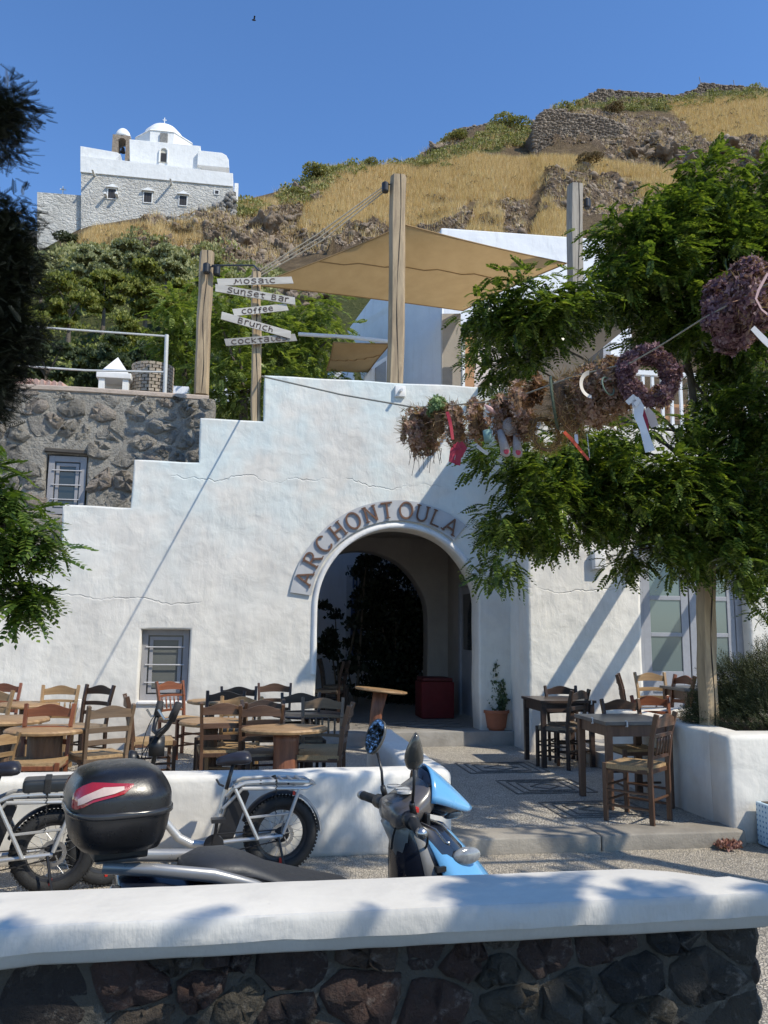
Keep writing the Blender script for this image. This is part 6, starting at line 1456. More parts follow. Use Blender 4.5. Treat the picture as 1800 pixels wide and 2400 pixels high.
def make_bike():
    e = empty('cargo_bicycle', (0,0,0)); P = lambda *q: list(q)
    wheel(e, 0); wheel(e, 1.13, motor=False, name='wheel', steer=R(-14))
    f = MB()
    f.tube([(.46,0,.22),(.52,0,.212),(.60,0,.222),(.68,0,.265),(.76,0,.36),(.84,0,.49),(.905,0,.60)], [.026,.027,.028,.028,.027,.026,.025], 12)   # swept down tube
    f.tube([(.47,0,.21),(.38,0,.56)], .0175, 10)                                                    # seat tube
    for y in (-.055, .055): f.tube([(.47,y*.5,.22),(.36,y,.235),(.0,y*1.5,.255)], .0135, 8)        # chainstays
    f.tube([(.885,0,.55),(.93-.06,0,.73)][::-1], .023, 10)
    f.build('frame', SIL_, e, smooth=True, auto=40)
    r_ = MB()
    for y in (-.085, .085):
        r_.tube([(.375,y*.3,.52),(.33,y,.585),(.26,y,.612),(.10,y,.615),(-.17,y,.60)], .0125, 8)
        r_.tube([(.40,y*.3,.44),(.28,y,.575),(-.16,y,.562),(-.215,y*.7,.582),(-.17,y,.60)], .0125, 8)
        r_.tube([(.33,y,.575),(.17,y*1.1,.245)], .0125, 8); r_.tube([(-.11,y,.565),(.0,y*1.1,.27)], .0125, 8); r_.tube([(.235,y,.385),(-.045,y,.40)], .009, 6)
    for x in (-.215,): r_.tube([(x,-.06,.582),(x,.06,.582)], .0125, 8)
    for x in (-.12,-.06,.0,.06): r_.tube([(x,-.085,.612),(x+.01,.085,.612)], .010, 8)
    r_.build('rear_rack', SIL_, e, smooth=True, auto=40)
    b = MB(); bo_ = [(.44,.245),(.325,.245),(.225,.53),(.26,.585),(.335,.575)]; b.prism(bo_, 'y', -.04, .04); b.build('battery', PLB, e, bevel=.012, seg=3)
    MB().lathe((.295,-.043,.51), [(.008,0),(.008,.004)], 10, 'y').build('battery_lock', STL, e)
    s_ = MB(); s_.tube([(.385,0,.54),(.335,0,.74)], .0135, 10); s_.build('seat_post', BLK, e, smooth=True)
    cl = MB(); cl.tube([(.40,-.02,.585),(.43,-.03,.60),(.452,-.03,.635)], .007, 6); cl.build('seat_clamp', BLK, e)
    sd = MB(); rings = []
    for (x, hw, z, t) in ((.22,.055,.765,.02),(.235,.085,.772,.035),(.27,.09,.772,.04),(.32,.06,.768,.038),(.37,.032,.762,.032),(.43,.022,.752,.024),(.455,.01,.744,.012)):
        rings.append([(x, math.cos(2*math.pi*k/12)*hw, z + (math.sin(2*math.pi*k/12)*t if math.sin(2*math.pi*k/12) > 0 else math.sin(2*math.pi*k/12)*t*1.2) - .012*abs(math.cos(2*math.pi*k/12))) for k in range(12)])
    sd.loft(rings).build('saddle', simple('saddle_black', (.025,.025,.035), (.018,.018,.025), 9, .35, .0004), e, smooth=True)
    # mudguards
    def guard(x, r, a0, a1, nm, m):
        v = []; K = 18
        for i in range(K+1):
            a = R(a0+(a1-a0)*i/K)
            for (y, q) in ((-.05, r-.006),(-.035, r+.008),(0, r+.013),(.035, r+.008),(.05, r-.006)): v.append((x+math.cos(a)*q, y, .255+math.sin(a)*q))
        fc_ = [(i*5+k, i*5+k+1, (i+1)*5+k+1, (i+1)*5+k) for i in range(K) for k in range(4)]; MB().add(v, fc_).build(nm, m, e, smooth=True)
    guard(0, .272, 112, 182, 'mudguard', simple('guard_grey', (.36,.36,.35), (.3,.3,.29), 5, .35, 0, metal=.3)); guard(0, .272, 20, 111, 'mudguard', PLB)
    # fork, steering
    g = MB(); dx = .06
    for y in (-.06, .06): g.tube([(1.13,y*1.1,.255),(1.06,y,.36),(.955,y,.535),(.94,y*.8,.55)], .014, 8)
    g.tube([(.955,-.06,.545),(.94,0,.56),(.955,.06,.545)], .014, 8); g.build('fork', SIL_, e, smooth=True)
    h = MB(); h.tube([(.872,0,.72),(.845,0,.87),(.84,0,.93)], .016, 10); h.tube([(.84,-.02,.93),(.84,-.14,.945),(.80,-.22,1.0),(.76,-.26,1.08)], .016, 8); h.tube([(.84,.02,.93),(.87,.14,.945),(.86,.2,1.0),(.84,.22,1.06)], .016, 8); h.box(.80,.90,-.06,.05,.80,.92); h.build('handlebar', BLK, e, smooth=True)
    for q in (((.775,-.245,1.05),(.735,-.285,1.16)), ((.85,.21,1.03),(.83,.235,1.13))):
        MB().tube(q, [.026,.024], 10).build('grip', simple('grip', (.035,.03,.03), (.02,.02,.02), 80, .7, .002, 300), e, smooth=True)
    MB().tube([(.77,-.25,1.06),(.82,-.27,1.06),(.86,-.26,1.12)], .008, 6).build('brake_lever', STL, e); MB().tube([(.85,.2,1.04),(.89,.21,1.03),(.92,.2,1.08)], .008, 6).build('brake_lever', STL, e)
    MB().beam((.80,-.09,.985),(.86,-.09,.965),.075,.012,(0,0,1)).build('display', BLK, e, bevel=.003)
    for P_ in ([(.77,-.24,1.05),(.93,-.2,.93),(.95,-.08,.78),(.90,-.03,.62)], [(.86,.2,1.05),(.97,.15,.9),(.95,.03,.72),(.9,0,.58)], [(.8,-.2,1.0),(.99,-.12,.86),(.98,-.06,.66),(1.05,-.06,.38)]):
        c_ = MB(); pts = []; P_ = [Vector(q) for q in P_]
        for i in range(13):
            t = i/12; pts.append((1-t)**3*P_[0]+3*t*(1-t)**2*P_[1]+3*t*t*(1-t)*P_[2]+t**3*P_[3])
        c_.tube(pts, .0035, 5); c_.build('cable', RUB, e)
    hl = MB(); hl.lathe((.955,0,.78), [(.012,0),(.05,.02),(.06,.06),(.05,.07)], 14, 'x'); hl.build('headlamp', BLK, e, smooth=True)
    cr_ = MB(); K = 28; cr_.lathe((.455,-.062,.222), [(.062,0),(.066,.002),(.062,.004),(.03,.003)], 28, 'y'); cr_.beam((.455,-.0635,.222),(.44,-.075,.39),.022,.012,(0,1,0)); cr_.tube([(.455,-.062,.222),(.455,.075,.222)], .012, 8); cr_.beam((.455,.073,.222),(.47,.075,.06),.022,.012,(0,1,0)); cr_.build('crankset', BLK, e)
    for (x, y, z) in ((.44,-.12,.39), (.47,.12,.06)):
        pdl = MB(); pdl.box(x-.045,x+.045,y-.045,y+.03,z-.012,z+.012); pdl.box(x-.03,x+.03,y-.03,y+.015,z-.013,z-.0125); pdl.build('pedal', BLK, e, bevel=.004)
    ch_ = MB(); ch_.tube([(.455,-.064,.288),(.02,-.066,.292)], .0045, 5); ch_.tube([(.455,-.064,.156),(.02,-.066,.222)], .0045, 5); ch_.build('chain', BLK, e)
    ks = MB(); ks.tube([(.03,-.09,.25),(-.02,-.16,.0)], .009, 6); ks.tube([(-.02,-.16,.004),(-.06,-.17,.004)], .01, 6); ks.build('kickstand', BLK, e)
    ct_ = MB(); pts = [(.055+.006*math.cos(i*1.9), -.1+.006*math.sin(i*1.9), .62-.0075*i) for i in range(30)]; ct_.tube(pts, .0035, 5); ct_.tube([(.055,-.1,.615),(.05,.0,.635),(.055,.1,.61)], .008, 6); ct_.build('lock_cable', RUB, e)
    bl_ = MB(); bl_.box(.10,.125,-.06,.0,.555,.60); 
    MB().box(-.075,-.06,-.10,-.085,.52,.545).build('reflector', RED, e)
    MB().box(.155,.168,-.095,-.075,.60,.625).build('rack_clamp', BLK, e); MB().box(-.035,-.022,-.095,-.075,.588,.612).build('rack_clamp', BLK, e)
    return e
bk = make_bike(); cache_kids(bk); bk2 = copy_tree(bk)
a0 = onZ(655, 2044, 0); a1 = onZ(262, 2074, 0); ang = math.atan2(a1.y-a0.y, a1.x-a0.x)
bk.location = (a0.x, a0.y, 0); bk.rotation_euler = (0, 0, ang)
# local -y must face the camera: direction is leftwards, so mirror across x via scale
bk.scale = (1, -1, 1); tag(bk, 'silver electric cargo bicycle with bare rear rack standing before the low white wall', 'bicycle', 'cargo bicycles')
a2_ = onZ(118, 2096, 0); bk2.location = (a2_.x, a2_.y, 0); bk2.rotation_euler = (0, 0, ang+R(3)); bk2.scale = (1, -1, 1); tag(bk2, 'silver electric cargo bicycle with black cushion on its rack, cut by the left edge', 'bicycle', 'cargo bicycles')
cu_ = MB(); cu_.box(-.17,.20,-.095,.095,.622,.70); o = cu_.build('rack_cushion', simple('vinyl_black', (.03,.033,.035), (.02,.022,.024), 9, .35, .0006), None, smooth=True, bevel=.028, seg=4); o.parent = bk2
st_ = MB(); st_.box(.035,.075,-.1,.1,.618,.705); o = st_.build('strap', RUB, None, bevel=.006); o.parent = bk2

# ------------------------------------------------------------------ scooter
SA = Vector((-.41, 2.90, 0)); SD = Vector((1.41, .48, 0)).normalized(); sang = math.atan2(SD.y, SD.x)
scn = empty('motor_scooter', (SA.x, SA.y, 0), sang, 'light blue motor scooter with black top case parked behind the foreground wall', 'scooter')
BLUP = simple('scooter_blue', (.13,.36,.62), (.12,.34,.59), 3, .22, 0, coat=.8); NAVY = simple('scooter_navy', (.009,.011,.020), (.007,.009,.016), 3, .25, 0, coat=.6); GRY = simple('scooter_grey', (.23,.22,.20), (.2,.19,.175), 3, .35, 0, coat=.3); SEATM = simple('scooter_seat', (.032,.033,.036), (.025,.026,.028), 30, .5, .0006, 200); CASEM = simple('case_black', (.014,.014,.016), (.010,.010,.011), 20, .30, .0003, 160); CLR = simple('clear_lens', (.30,.31,.31), (.14,.15,.16), 30, .08, .0015, 60, coat=1)
def sp(mb, nm, m, **k):
    o = mb.build(nm, m, None, **k); o.parent = scn; return o
def sring(u, v0, w0, hv, hw, n=20, pw=2.5, tilt=0):
    out = []
    for k in range(n):
        a = 2*math.pi*k/n; c_, s_ = math.cos(a), math.sin(a); y = v0 + hv*abs(c_)**(2/pw)*(1 if c_ > 0 else -1); z = hw*abs(s_)**(2/pw)*(1 if s_ > 0 else -1)
        out.append((u + tilt*z, y, w0 + z))
    return out
# wheels
for u in (.22, 1.46):
    t = MB(); t.torus((u,0,.235), .19, .048, (0,1,0), 32, 10); sp(t, 'tyre', RUB, smooth=True)
    t = MB(); t.lathe((u,-.03,.235), [(.145,0),(.15,.03),(.145,.06),(.05,.05)], 24, 'y'); sp(t, 'wheel', STL, smooth=True, auto=40)
# body sides and floor
mb = MB(); mb.loft([sring(.0,0,.79,.09,.045), sring(.12,0,.75,.13,.09), sring(.35,0,.67,.15,.12), sring(.58,0,.56,.165,.15), sring(.76,0,.42,.16,.14)]); sp(mb, 'rear_body', NAVY, smooth=True)
mb = MB(); mb.loft([sring(.75,0,.33,.16,.05), sring(1.05,0,.32,.18,.045), sring(1.22,0,.36,.17,.06)]); sp(mb, 'footboard', GRY, smooth=True)
for s_ in (-1, 1):
    mb = MB(); mb.add([(.14,s_*.142,.79),(.36,s_*.165,.77),(.60,s_*.176,.66),(.5,s_*.184,.58),(.3,s_*.172,.66)], [(0,1,2,3,4)]); mb.add([(.14,s_*.15,.79),(.36,s_*.173,.77),(.60,s_*.184,.66),(.5,s_*.192,.58),(.3,s_*.18,.66)], [(0,1,2,3,4)]); sp(mb, 'side_panel', BLUP)
mb = MB(); mb.lathe((-.035,-.055,.775), [(.03,0),(.045,.01),(.04,.03)], 18, 'x'); sp(mb, 'tail_lamp', simple('lamp_dark', (.08,.085,.09), (.05,.05,.06), 60, .15, .002, 80, coat=1), smooth=True)
# grab rail
for s_ in (-1, 1):
    mb = MB(); mb.tube([(-.06,s_*.06,.875),(.1,s_*.10,.86),(.28,s_*.135,.83),(.42,s_*.155,.785),(.5,s_*.155,.75)], [.018,.021,.023,.02,.008], 10, flat=.7); sp(mb, 'grab_rail', simple('rail_grey', (.30,.30,.30), (.26,.26,.26), 4, .3, 0, metal=.4), smooth=True)
mb = MB(); mb.box(-.09,.08,-.07,.07,.895,.934); sp(mb, 'case_plate', PLB, bevel=.01)
# seat
mb = MB(); mb.loft([sring(.20,0,.825,.03,.012), sring(.22,0,.826,.10,.03), sring(.29,0,.832,.135,.045), sring(.38,0,.822,.145,.05), sring(.45,0,.796,.15,.05), sring(.53,0,.760,.15,.045), sring(.64,0,.728,.15,.042), sring(.74,0,.706,.13,.036), sring(.82,0,.695,.09,.028), sring(.86,0,.688,.03,.012)], cap=True); sp(mb, 'seat', SEATM, smooth=True)
for s_ in (-1, 1):
    mb = MB(); mb.tube([(.22,s_*.10,.835),(.3,s_*.138,.836),(.42,s_*.149,.812),(.56,s_*.151,.758),(.70,s_*.14,.722),(.82,s_*.09,.70)], .0035, 5); sp(mb, 'seat_piping', BLK)
# top case
def case_ring(w0, su, sv, cu0=-.015, n=40, pw=3.2):
    out = []
    for k in range(n):
        a = 2*math.pi*k/n; c_, s_ = math.cos(a), math.sin(a); out.append((cu0 + su*abs(c_)**(2/pw)*(1 if c_ > 0 else -1), sv*abs(s_)**(2/pw)*(1 if s_ > 0 else -1), w0))
    return out
tc = empty('top_case', (0,0,0)); tc.parent = scn
def tp_(mb, nm, m, **k):
    mb.v = [(p[0], p[1], .935 + (p[2]-.895)*.80) for p in mb.v]
    o = mb.build(nm, m, None, **k); o.parent = tc; return o
mb = MB(); mb.loft([case_ring(.895,.10,.12,-.005), case_ring(.898,.125,.15,-.008), case_ring(.93,.142,.172), case_ring(.98,.152,.186), case_ring(1.035,.158,.194), case_ring(1.05,.158,.194)]); tp_(mb, 'case_bottom', CASEM, smooth=True, auto=50)
mb = MB(); mb.loft([case_ring(1.036,.163,.199), case_ring(1.040,.166,.202), case_ring(1.056,.166,.202), case_ring(1.062,.162,.198)]); tp_(mb, 'case_seam', simple('case_gloss', (.03,.03,.032), rough=.2, bump=0), smooth=True, auto=50)
def lr_(w0): t = max(0, (w0-1.10)/.1); return case_ring(w0, .160-.045*t**1.6, .196-.05*t**1.6, n=72)
mb = MB(); mb.loft([lr_(1.058)] + [lr_(1.10+.0125*k) for k in range(8)] + [case_ring(1.205,.090,.122,-.008,n=72), case_ring(1.213,.06,.085,-.002,n=72), case_ring(1.217,.025,.035,.0,n=72)]); tp_(mb, 'case_lid', CASEM, smooth=True, auto=60)
for s_ in (-1, 1):
    # raised crease across the lid
    # red lamp on the rear corners, cream inlay
    def surf(u, w0, off=0):
        # point on lid side wall at (u,w)
        t = max(0, min(1, (w0-1.10)/.1)); su = .160-.045*t**1.6+off; sv = .196-.05*t**1.6+off; uu = max(-.995, min(.995, (u+.015)/su)); return (u if off == 0 else -.015+uu*su, s_*sv*(1-abs(uu)**3.2)**(1/3.2), w0)
    def rsurf(v_, w0, off=0):
        t = max(0, min(1, (w0-1.10)/.1)); su = .160-.045*t**1.6+off; sv = .196-.05*t**1.6+off; vv = min(.995, abs(v_)/sv); return (-.015-su*(1-vv**3.2)**(1/3.2), s_*abs(v_), w0)
    def strip(top, bot, off, nm, m):
        K = len(top); v = []; 
        for (a, b) in zip(top, bot):
            for j in range(5):
                q = (a[0]+(b[0]-a[0])*j/4, a[1]+(b[1]-a[1])*j/4)
                v.append(rsurf(q[0]+.0, q[1], off) if q[0] >= 0 and True and a[2] == 'r' else surf(q[0], q[1], off))
        f = [(i*5+j, i*5+j+1, (i+1)*5+j+1, (i+1)*5+j) for i in range(K-1) for j in range(4)]; mb = MB().add(v, f); tp_(mb, nm, m, smooth=True)
    us = [-.172, -.168, -.16, -.145, -.12, -.09, -.06, -.03, .0]
    top = [(u, 1.10+.072*min(1, (i/4)**.8) - .003*max(0,i-5), 's') for i, u in enumerate(us)]; bot = [(u, [1.075,1.072,1.074,1.085,1.105,1.115,1.122,1.13,1.157][i], 's') for i, u in enumerate(us)]
    strip(top, bot, .004, 'rear_reflector', simple('reflector_red', (.33,.012,.02), (.28,.01,.016), 40, .15, .0005, 90, coat=1))
    us2 = us[2:-1]; top = [(u, 1.112+.045*min(1, (i/3)), 's') for i, u in enumerate(us2)]; bot = [(u, [1.09,1.10,1.118,1.127,1.134,1.145][i], 's') for i, u in enumerate(us2)]
    strip(top, bot, .0075, 'reflector_inlay', simple('inlay_cream', (.55,.42,.36), (.45,.34,.3), 40, .3, 0))
mb = MB(); mb.box(.14,.156,-.03,.03,1.025,1.065); tp_(mb, 'case_latch', BLK, bevel=.004)
# front: leg shield inner panel, blue front, dark centre
def q_(u, v, w_): return (u, v, w_)
prof = [(1.00,.98),(1.03,.92),(1.06,.84),(1.085,.72),(1.10,.60),(1.12,.48),(1.14,.36)]        # rider side line
mb = MB(); rg = []
for (u, w_), hv, th in zip(prof, (.05,.06,.10,.145,.165,.17,.16), (.05,.055,.05,.045,.04,.04,.04)):
    rg.append([(u + (th if k in (0,1,2,3,4) else 0)*0 + dx, y, w_) for (dx, y) in ((0,-hv*.55),(-.012,0),(0,hv*.55),(.02,hv*.9),(.05,hv),(.075,hv*.8),(.09,0),(.075,-hv*.8),(.05,-hv),(.02,-hv*.9)) for k in (9,)])
mb.loft(rg); sp(mb, 'leg_shield', GRY, smooth=True, auto=50)
mb = MB(); rg = []
for (u, w_, hv, du) in ((1.08,.92,.06,.07),(1.13,.88,.09,.12),(1.17,.80,.12,.17),(1.20,.70,.145,.20),(1.23,.58,.155,.23),(1.24,.45,.14,.23)):
    rg.append([(u + du*math.cos(a)*.9, hv*math.sin(a), w_-.0) for a in [math.pi*2*k/20 for k in range(20)]])
mb.loft(rg); sp(mb, 'front_core', NAVY, smooth=True)
# blue front skin: arched surface from under headset down to nose
mb = MB(); v = []; K = 12; J = 14
for j in range(J+1):
    t = j/J; w_ = .90 - .44*t; uf = 1.25 + .29*math.sin(min(1, t*1.05)*math.pi/2)**1.05; hv = .065 + .115*math.sin(min(1, t*1.3+.05)*math.pi/2)
    for i in range(K+1):
        a = -math.pi/2*.96 + math.pi*.96*i/K; depth = .16 + .30*t; v.append((uf + depth*(math.cos(a)-1)*1.0, hv*math.sin(a), w_ - .02*math.cos(a)))
f = [(j*(K+1)+i, j*(K+1)+i+1, (j+1)*(K+1)+i+1, (j+1)*(K+1)+i) for j in range(J) for i in range(K)]
mb.add(v, f); o = sp(mb, 'front_panel', BLUP, smooth=True); so_ = o.modifiers.new('s', 'SOLIDIFY'); so_.thickness = .008
# louvres beside it
for s_ in (-1, 1):
    for k in range(6):
        mb = MB(); z = .74-.045*k; mb.box(1.13+.012*k, 1.17+.012*k, s_*(.143+.004*k)-.012, s_*(.143+.004*k)+.012, z, z+.018); sp(mb, 'louvre', BLK)
for s_ in (-1, 1):
    # turn signals in the nose
    mb = MB(); rg = []
    for (du, sc_) in ((-.01,1.0),(.006,.9),(.014,.6),(.017,.1)):
        rg.append([(1.315 + du + .0 - .05*math.sin(a)*sc_*.6, s_*(.095 + .045*math.cos(a)*sc_) , .655 + .055*math.sin(a)*sc_) for a in [math.pi*2*k/18 for k in range(18)]])
    mb = MB(); mb.ball((1.285, s_*.118, .775), .065, .02, .034, 18, 10); sp(mb, 'turn_signal', CLR, smooth=True)
    mb = MB(); mb.add([(1.335,s_*.075,.60),(1.34,s_*.04,.60),(1.375,s_*.02,.47),(1.355,s_*.10,.47)], [(0,1,2,3)]); mb.add([(1.345,s_*.075,.60),(1.35,s_*.04,.60),(1.385,s_*.02,.47),(1.365,s_*.10,.47)], [(0,1,2,3)]); sp(mb, 'position_lamp', CLR)
mb = MB(); mb.lathe((1.06,-.06,.80), [(.02,0),(.022,.004),(.012,.006)], 16, 'x'); sp(mb, 'ignition_lock', STL)
# front fender
mb = MB(); v = []; K = 12
for i in range(K+1):
    a = R(20+130*i/K)
    for (y, q) in ((-.06,.245),(-.04,.262),(0,.268),(.04,.262),(.06,.245)): v.append((1.46+math.cos(a)*q, y, .235+math.sin(a)*q))
mb.add(v, [(i*5+k, i*5+k+1, (i+1)*5+k+1, (i+1)*5+k) for i in range(K) for k in range(4)]); sp(mb, 'front_fender', BLUP, smooth=True)
mb = MB(); 
for s_ in (-.07,.07): mb.tube([(1.46,s_,.235),(1.33,s_,.52)], .018, 8)
sp(mb, 'fork', STL, smooth=True)
# steering head (turned): its own frame
hd = empty('handlebar_head', (1.04, 0, .93)); hd.parent = scn; hd.rotation_euler = (0, 0, R(-9))
def hp(mb, nm, m, **k):
    o = mb.build(nm, m, None, **k); o.parent = hd; return o
mb = MB(); mb.loft([sring(-.045,0,.0,.05,.03), sring(-.03,0,.005,.13,.05), sring(.02,0,.02,.15,.06), sring(.08,0,.05,.13,.075), sring(.12,0,.08,.10,.075), sring(.14,0,.09,.07,.06)], cap=True); hp(mb, 'headset', simple('headset_brown', (.10,.09,.085), (.08,.07,.068), 5, .3, 0, coat=.4), smooth=True)
mb = MB(); mb.tube([(-.01,0,.0),(.03,0,-.07),(.06,0,-.16)], [.06,.065,.075], 14); hp(mb, 'steering_neck', GRY, smooth=True)
# round dials
for (v_, u_, rr_) in ((-.055,.03,.03),(.0,.05,.036),(.055,.03,.03)):
    mb = MB(); mb.lathe((u_-.02, v_, .088), [(rr_,0),(rr_,.008),(rr_*.8,.01),(.004,.012)], 20); o = hp(mb, 'gauge', simple('gauge_lens', (.55,.55,.53), (.3,.3,.3), 60, .1, 0, coat=1), smooth=True, auto=40)
# blue cowl with headlight
mb = MB(); v = []; K = 14; J = 10
for j in range(J+1):
    t = j/J; u = .095 + .20*t; zt_ = .185 - .17*t**1.15; hv = .125*(1-.7*t**1.6); dp = .15*(1-t)**.8 + .02
    for i in range(K+1):
        a = -math.pi*.5 + math.pi*i/K; v.append((u + .02*math.cos(a), hv*math.sin(a), zt_ - dp*(1-math.cos(a))*.75))
mb.add(v, [(j*(K+1)+i, j*(K+1)+i+1, (j+1)*(K+1)+i+1, (j+1)*(K+1)+i) for j in range(J) for i in range(K)]); o = hp(mb, 'cowl', BLUP, smooth=True); so_ = o.modifiers.new('s', 'SOLIDIFY'); so_.thickness = .006
mb = MB(); mb.loft([sring(.09,0,.09,.10,.085), sring(.17,0,.055,.085,.07), sring(.25,0,.02,.05,.04)]); hp(mb, 'cowl_underside', NAVY, smooth=True)
mb = MB(); mb.loft([sring(.20,0,.0,.06,.028), sring(.25,0,-.005,.05,.024), sring(.275,0,-.01,.02,.012)]); hp(mb, 'headlight', CLR, smooth=True)
for s_ in (-1, 1):
    mb = MB(); mb.tube([(.0,s_*.12,.01),(-.01,s_*.2,.012)], .028, 12); hp(mb, 'switch_cluster', BLK, smooth=True)
    mb = MB(); mb.tube([(-.01,s_*.2,.012),(-.03,s_*.335,.008)], [.02,.018], 12); hp(mb, 'grip', RUB, smooth=True)
    mb = MB(); mb.tube([(-.03,s_*.335,.008),(-.034,s_*.362,.007)], [.02,.017], 12); hp(mb, 'bar_end', STL, smooth=True)
    mb = MB(); mb.tube([(.03,s_*.18,.0),(.065,s_*.24,-.012),(.06,s_*.34,-.03),(.07,s_*.352,-.032)], [.007,.006,.005,.008], 8, flat=.8); hp(mb, 'brake_lever', STL, smooth=True)
    mb = MB(); mb.tube([(.01,s_*.16,.03),(.0,s_*.165,.065),(.0,s_*.17,.075)], [.013,.012,.01], 10); mb.tube([(.0,s_*.17,.07),(.0,s_*.185,.13),(-.01,s_*.215,.20)], .006, 8); hp(mb, 'mirror_stem', BLK, smooth=True)
    mb = MB(); C0 = Vector((-.012, s_*.225, .262)); rg = []; yaw_ = R(30) if s_ > 0 else R(-100); tl_ = R(24); MR = Matrix.Translation(C0) @ Matrix.Rotation(yaw_, 4, 'Z') @ Matrix.Rotation(tl_, 4, 'Y') @ Matrix.Translation(-C0)
    for (du, sc_) in ((-.012,.93),(-.014,1.0),(.002,.98),(.014,.72),(.022,.3)):
        rg.append([(C0.x+du, C0.y + math.cos(a)*.047*sc_*((1+.12*math.sin(a)) if s_ > 0 else .68*(1-.5*math.sin(a))) , C0.z + math.sin(a)*.076*sc_) for a in [2*math.pi*k/22 for k in range(22)]])
    mb.loft(rg, cap=False).add([], []); mb.f.append(tuple(range(22*4, 22*5))); mb.v = [tuple(MR @ Vector(q)) for q in mb.v]; hp(mb, 'mirror_shell', simple('mirror_grey', (.075,.07,.06), (.05,.048,.042), 4, .28, 0, coat=.5), smooth=True)
    mb = MB(); mb.add([(C0.x-.0125, C0.y + math.cos(a)*.043*((1+.12*math.sin(a)) if s_ > 0 else .66*(1-.5*math.sin(a))), C0.z + math.sin(a)*.071) for a in [2*math.pi*k/22 for k in range(22)]], [tuple(range(22))]); mb.v = [tuple(MR @ Vector(q)) for q in mb.v]; o = hp(mb, 'mirror_glass', None)
    if 'mirror' not in MATS:
        mm, nt_, p_ = new_mat('mirror'); p_.inputs['Metallic'].default_value = 1; p_.inputs['Roughness'].default_value = .01; p_.inputs['Base Color'].default_value = (.9,.9,.9,1); MATS['mirror'] = mm
    o.data.materials.append(MATS['mirror'])
mb = MB(); mb.box(.0,.03,-.165,-.14,.035,.055); hp(mb, 'red_switch', RED, bevel=.004)
for P_ in ([(.03,-.16,-.01),(.10,-.15,-.06),(.08,-.06,-.14)], [(.03,.16,-.01),(.10,.15,-.06),(.08,.06,-.14)], [(.02,-.13,.04),(-.05,-.09,.0),(-.03,-.03,-.12)]):
    P_ = [Vector(q) for q in P_]; mb = MB(); mb.tube([(1-t)**2*P_[0]+2*t*(1-t)*P_[1]+t*t*P_[2] for t in [i/8 for i in range(9)]], .0045, 6); hp(mb, 'cable', RUB)
mb = MB(); mb.box(.06,.075,-.165,-.09,-.02,.03); hp(mb, 'brake_reservoir', BLK, bevel=.005)
mb = MB(); mb.tube([(.10,y,.165-abs(y)*.5) for y in (-.10,-.06,-.02,.02,.06,.10)], .004, 6); hp(mb, 'cowl_seam', BLK)

# ------------------------------------------------------------------ wreaths on a rope
wr0 = onY(614, 882, 11.2); wr1 = onY(972, 955, 5.5); wrN = onY(1812, 668, 3.3)
def rope_pt(px, py, Y): return onY(px, py, Y)
RP_ = [wr0, rope_pt(800, 925, 7.4), wr1, rope_pt(1060,950,5.15), rope_pt(1200, 935, 4.8), rope_pt(1350, 880, 4.45), rope_pt(1480, 850, 4.15), rope_pt(1540, 815, 4.0), rope_pt(1650, 745, 3.7), rope_pt(1820, 655, 3.3), rope_pt(2100, 520, 2.9)]
tag(MB().tube(RP_, [.012,.008,.006,.005,.005,.005,.005,.0045,.0045,.0045,.0045], 6).build('rope', simple('twine', (.36,.33,.26), (.22,.2,.15), 60, .9, 0)), 'twisted rope carrying the wreaths from the signpost towards the upper right', 'rope')
def petal(n_=5):
    T = []; F = []
    for k in range(n_):
        a = 2*math.pi*k/n_; n0 = len(T); dx, dy = math.cos(a), math.sin(a); T += [(0,0,0),(dx*.5-dy*.3,dy*.5+dx*.3,.28),(dx,dy,.35),(dx*.5+dy*.3,dy*.5-dx*.3,.28)]; F.append((n0,n0+1,n0+2,n0+3))
    return np.array(T), np.array(F)
def straw():
    return np.array([(-.03,0,0),(.03,0,0),(.035,.12,.5),(.0,.2,1.0),(-.035,.12,.5)]), np.array([(0,1,2,4),(4,2,3,3)])
PT_, PF = petal(); ST_, _f = np.array([(-.035,0,0),(.035,0,0),(.03,.1,.55),(-.03,.1,.55),(.01,.25,1.0),(-.01,.25,1.0)]), None; STF = np.array([(0,1,2,3),(3,2,4,5)])
def fm(name, cols): return leafmat(name, cols, .2, .75)
PUR = fm('purple_flowers', [(.07,.03,.05), (.15,.075,.10), (.26,.15,.17), (.36,.25,.25)]); BRNF = fm('brown_flowers', [(.10,.06,.03), (.24,.15,.08), (.42,.28,.15), (.30,.22,.11), (.46,.27,.19)]); STR = fm('straw', [(.22,.13,.05), (.38,.24,.09), (.52,.36,.16)]); GRNF = fm('succulent_green', [(.07,.13,.05), (.14,.22,.08), (.28,.36,.17)]); RUS = fm('rust_flowers', [(.10,.045,.02), (.20,.10,.05), (.30,.16,.08)]); PNK = fm('dried_mix', [(.13,.07,.05), (.30,.17,.13), (.46,.32,.25), (.20,.12,.08)])
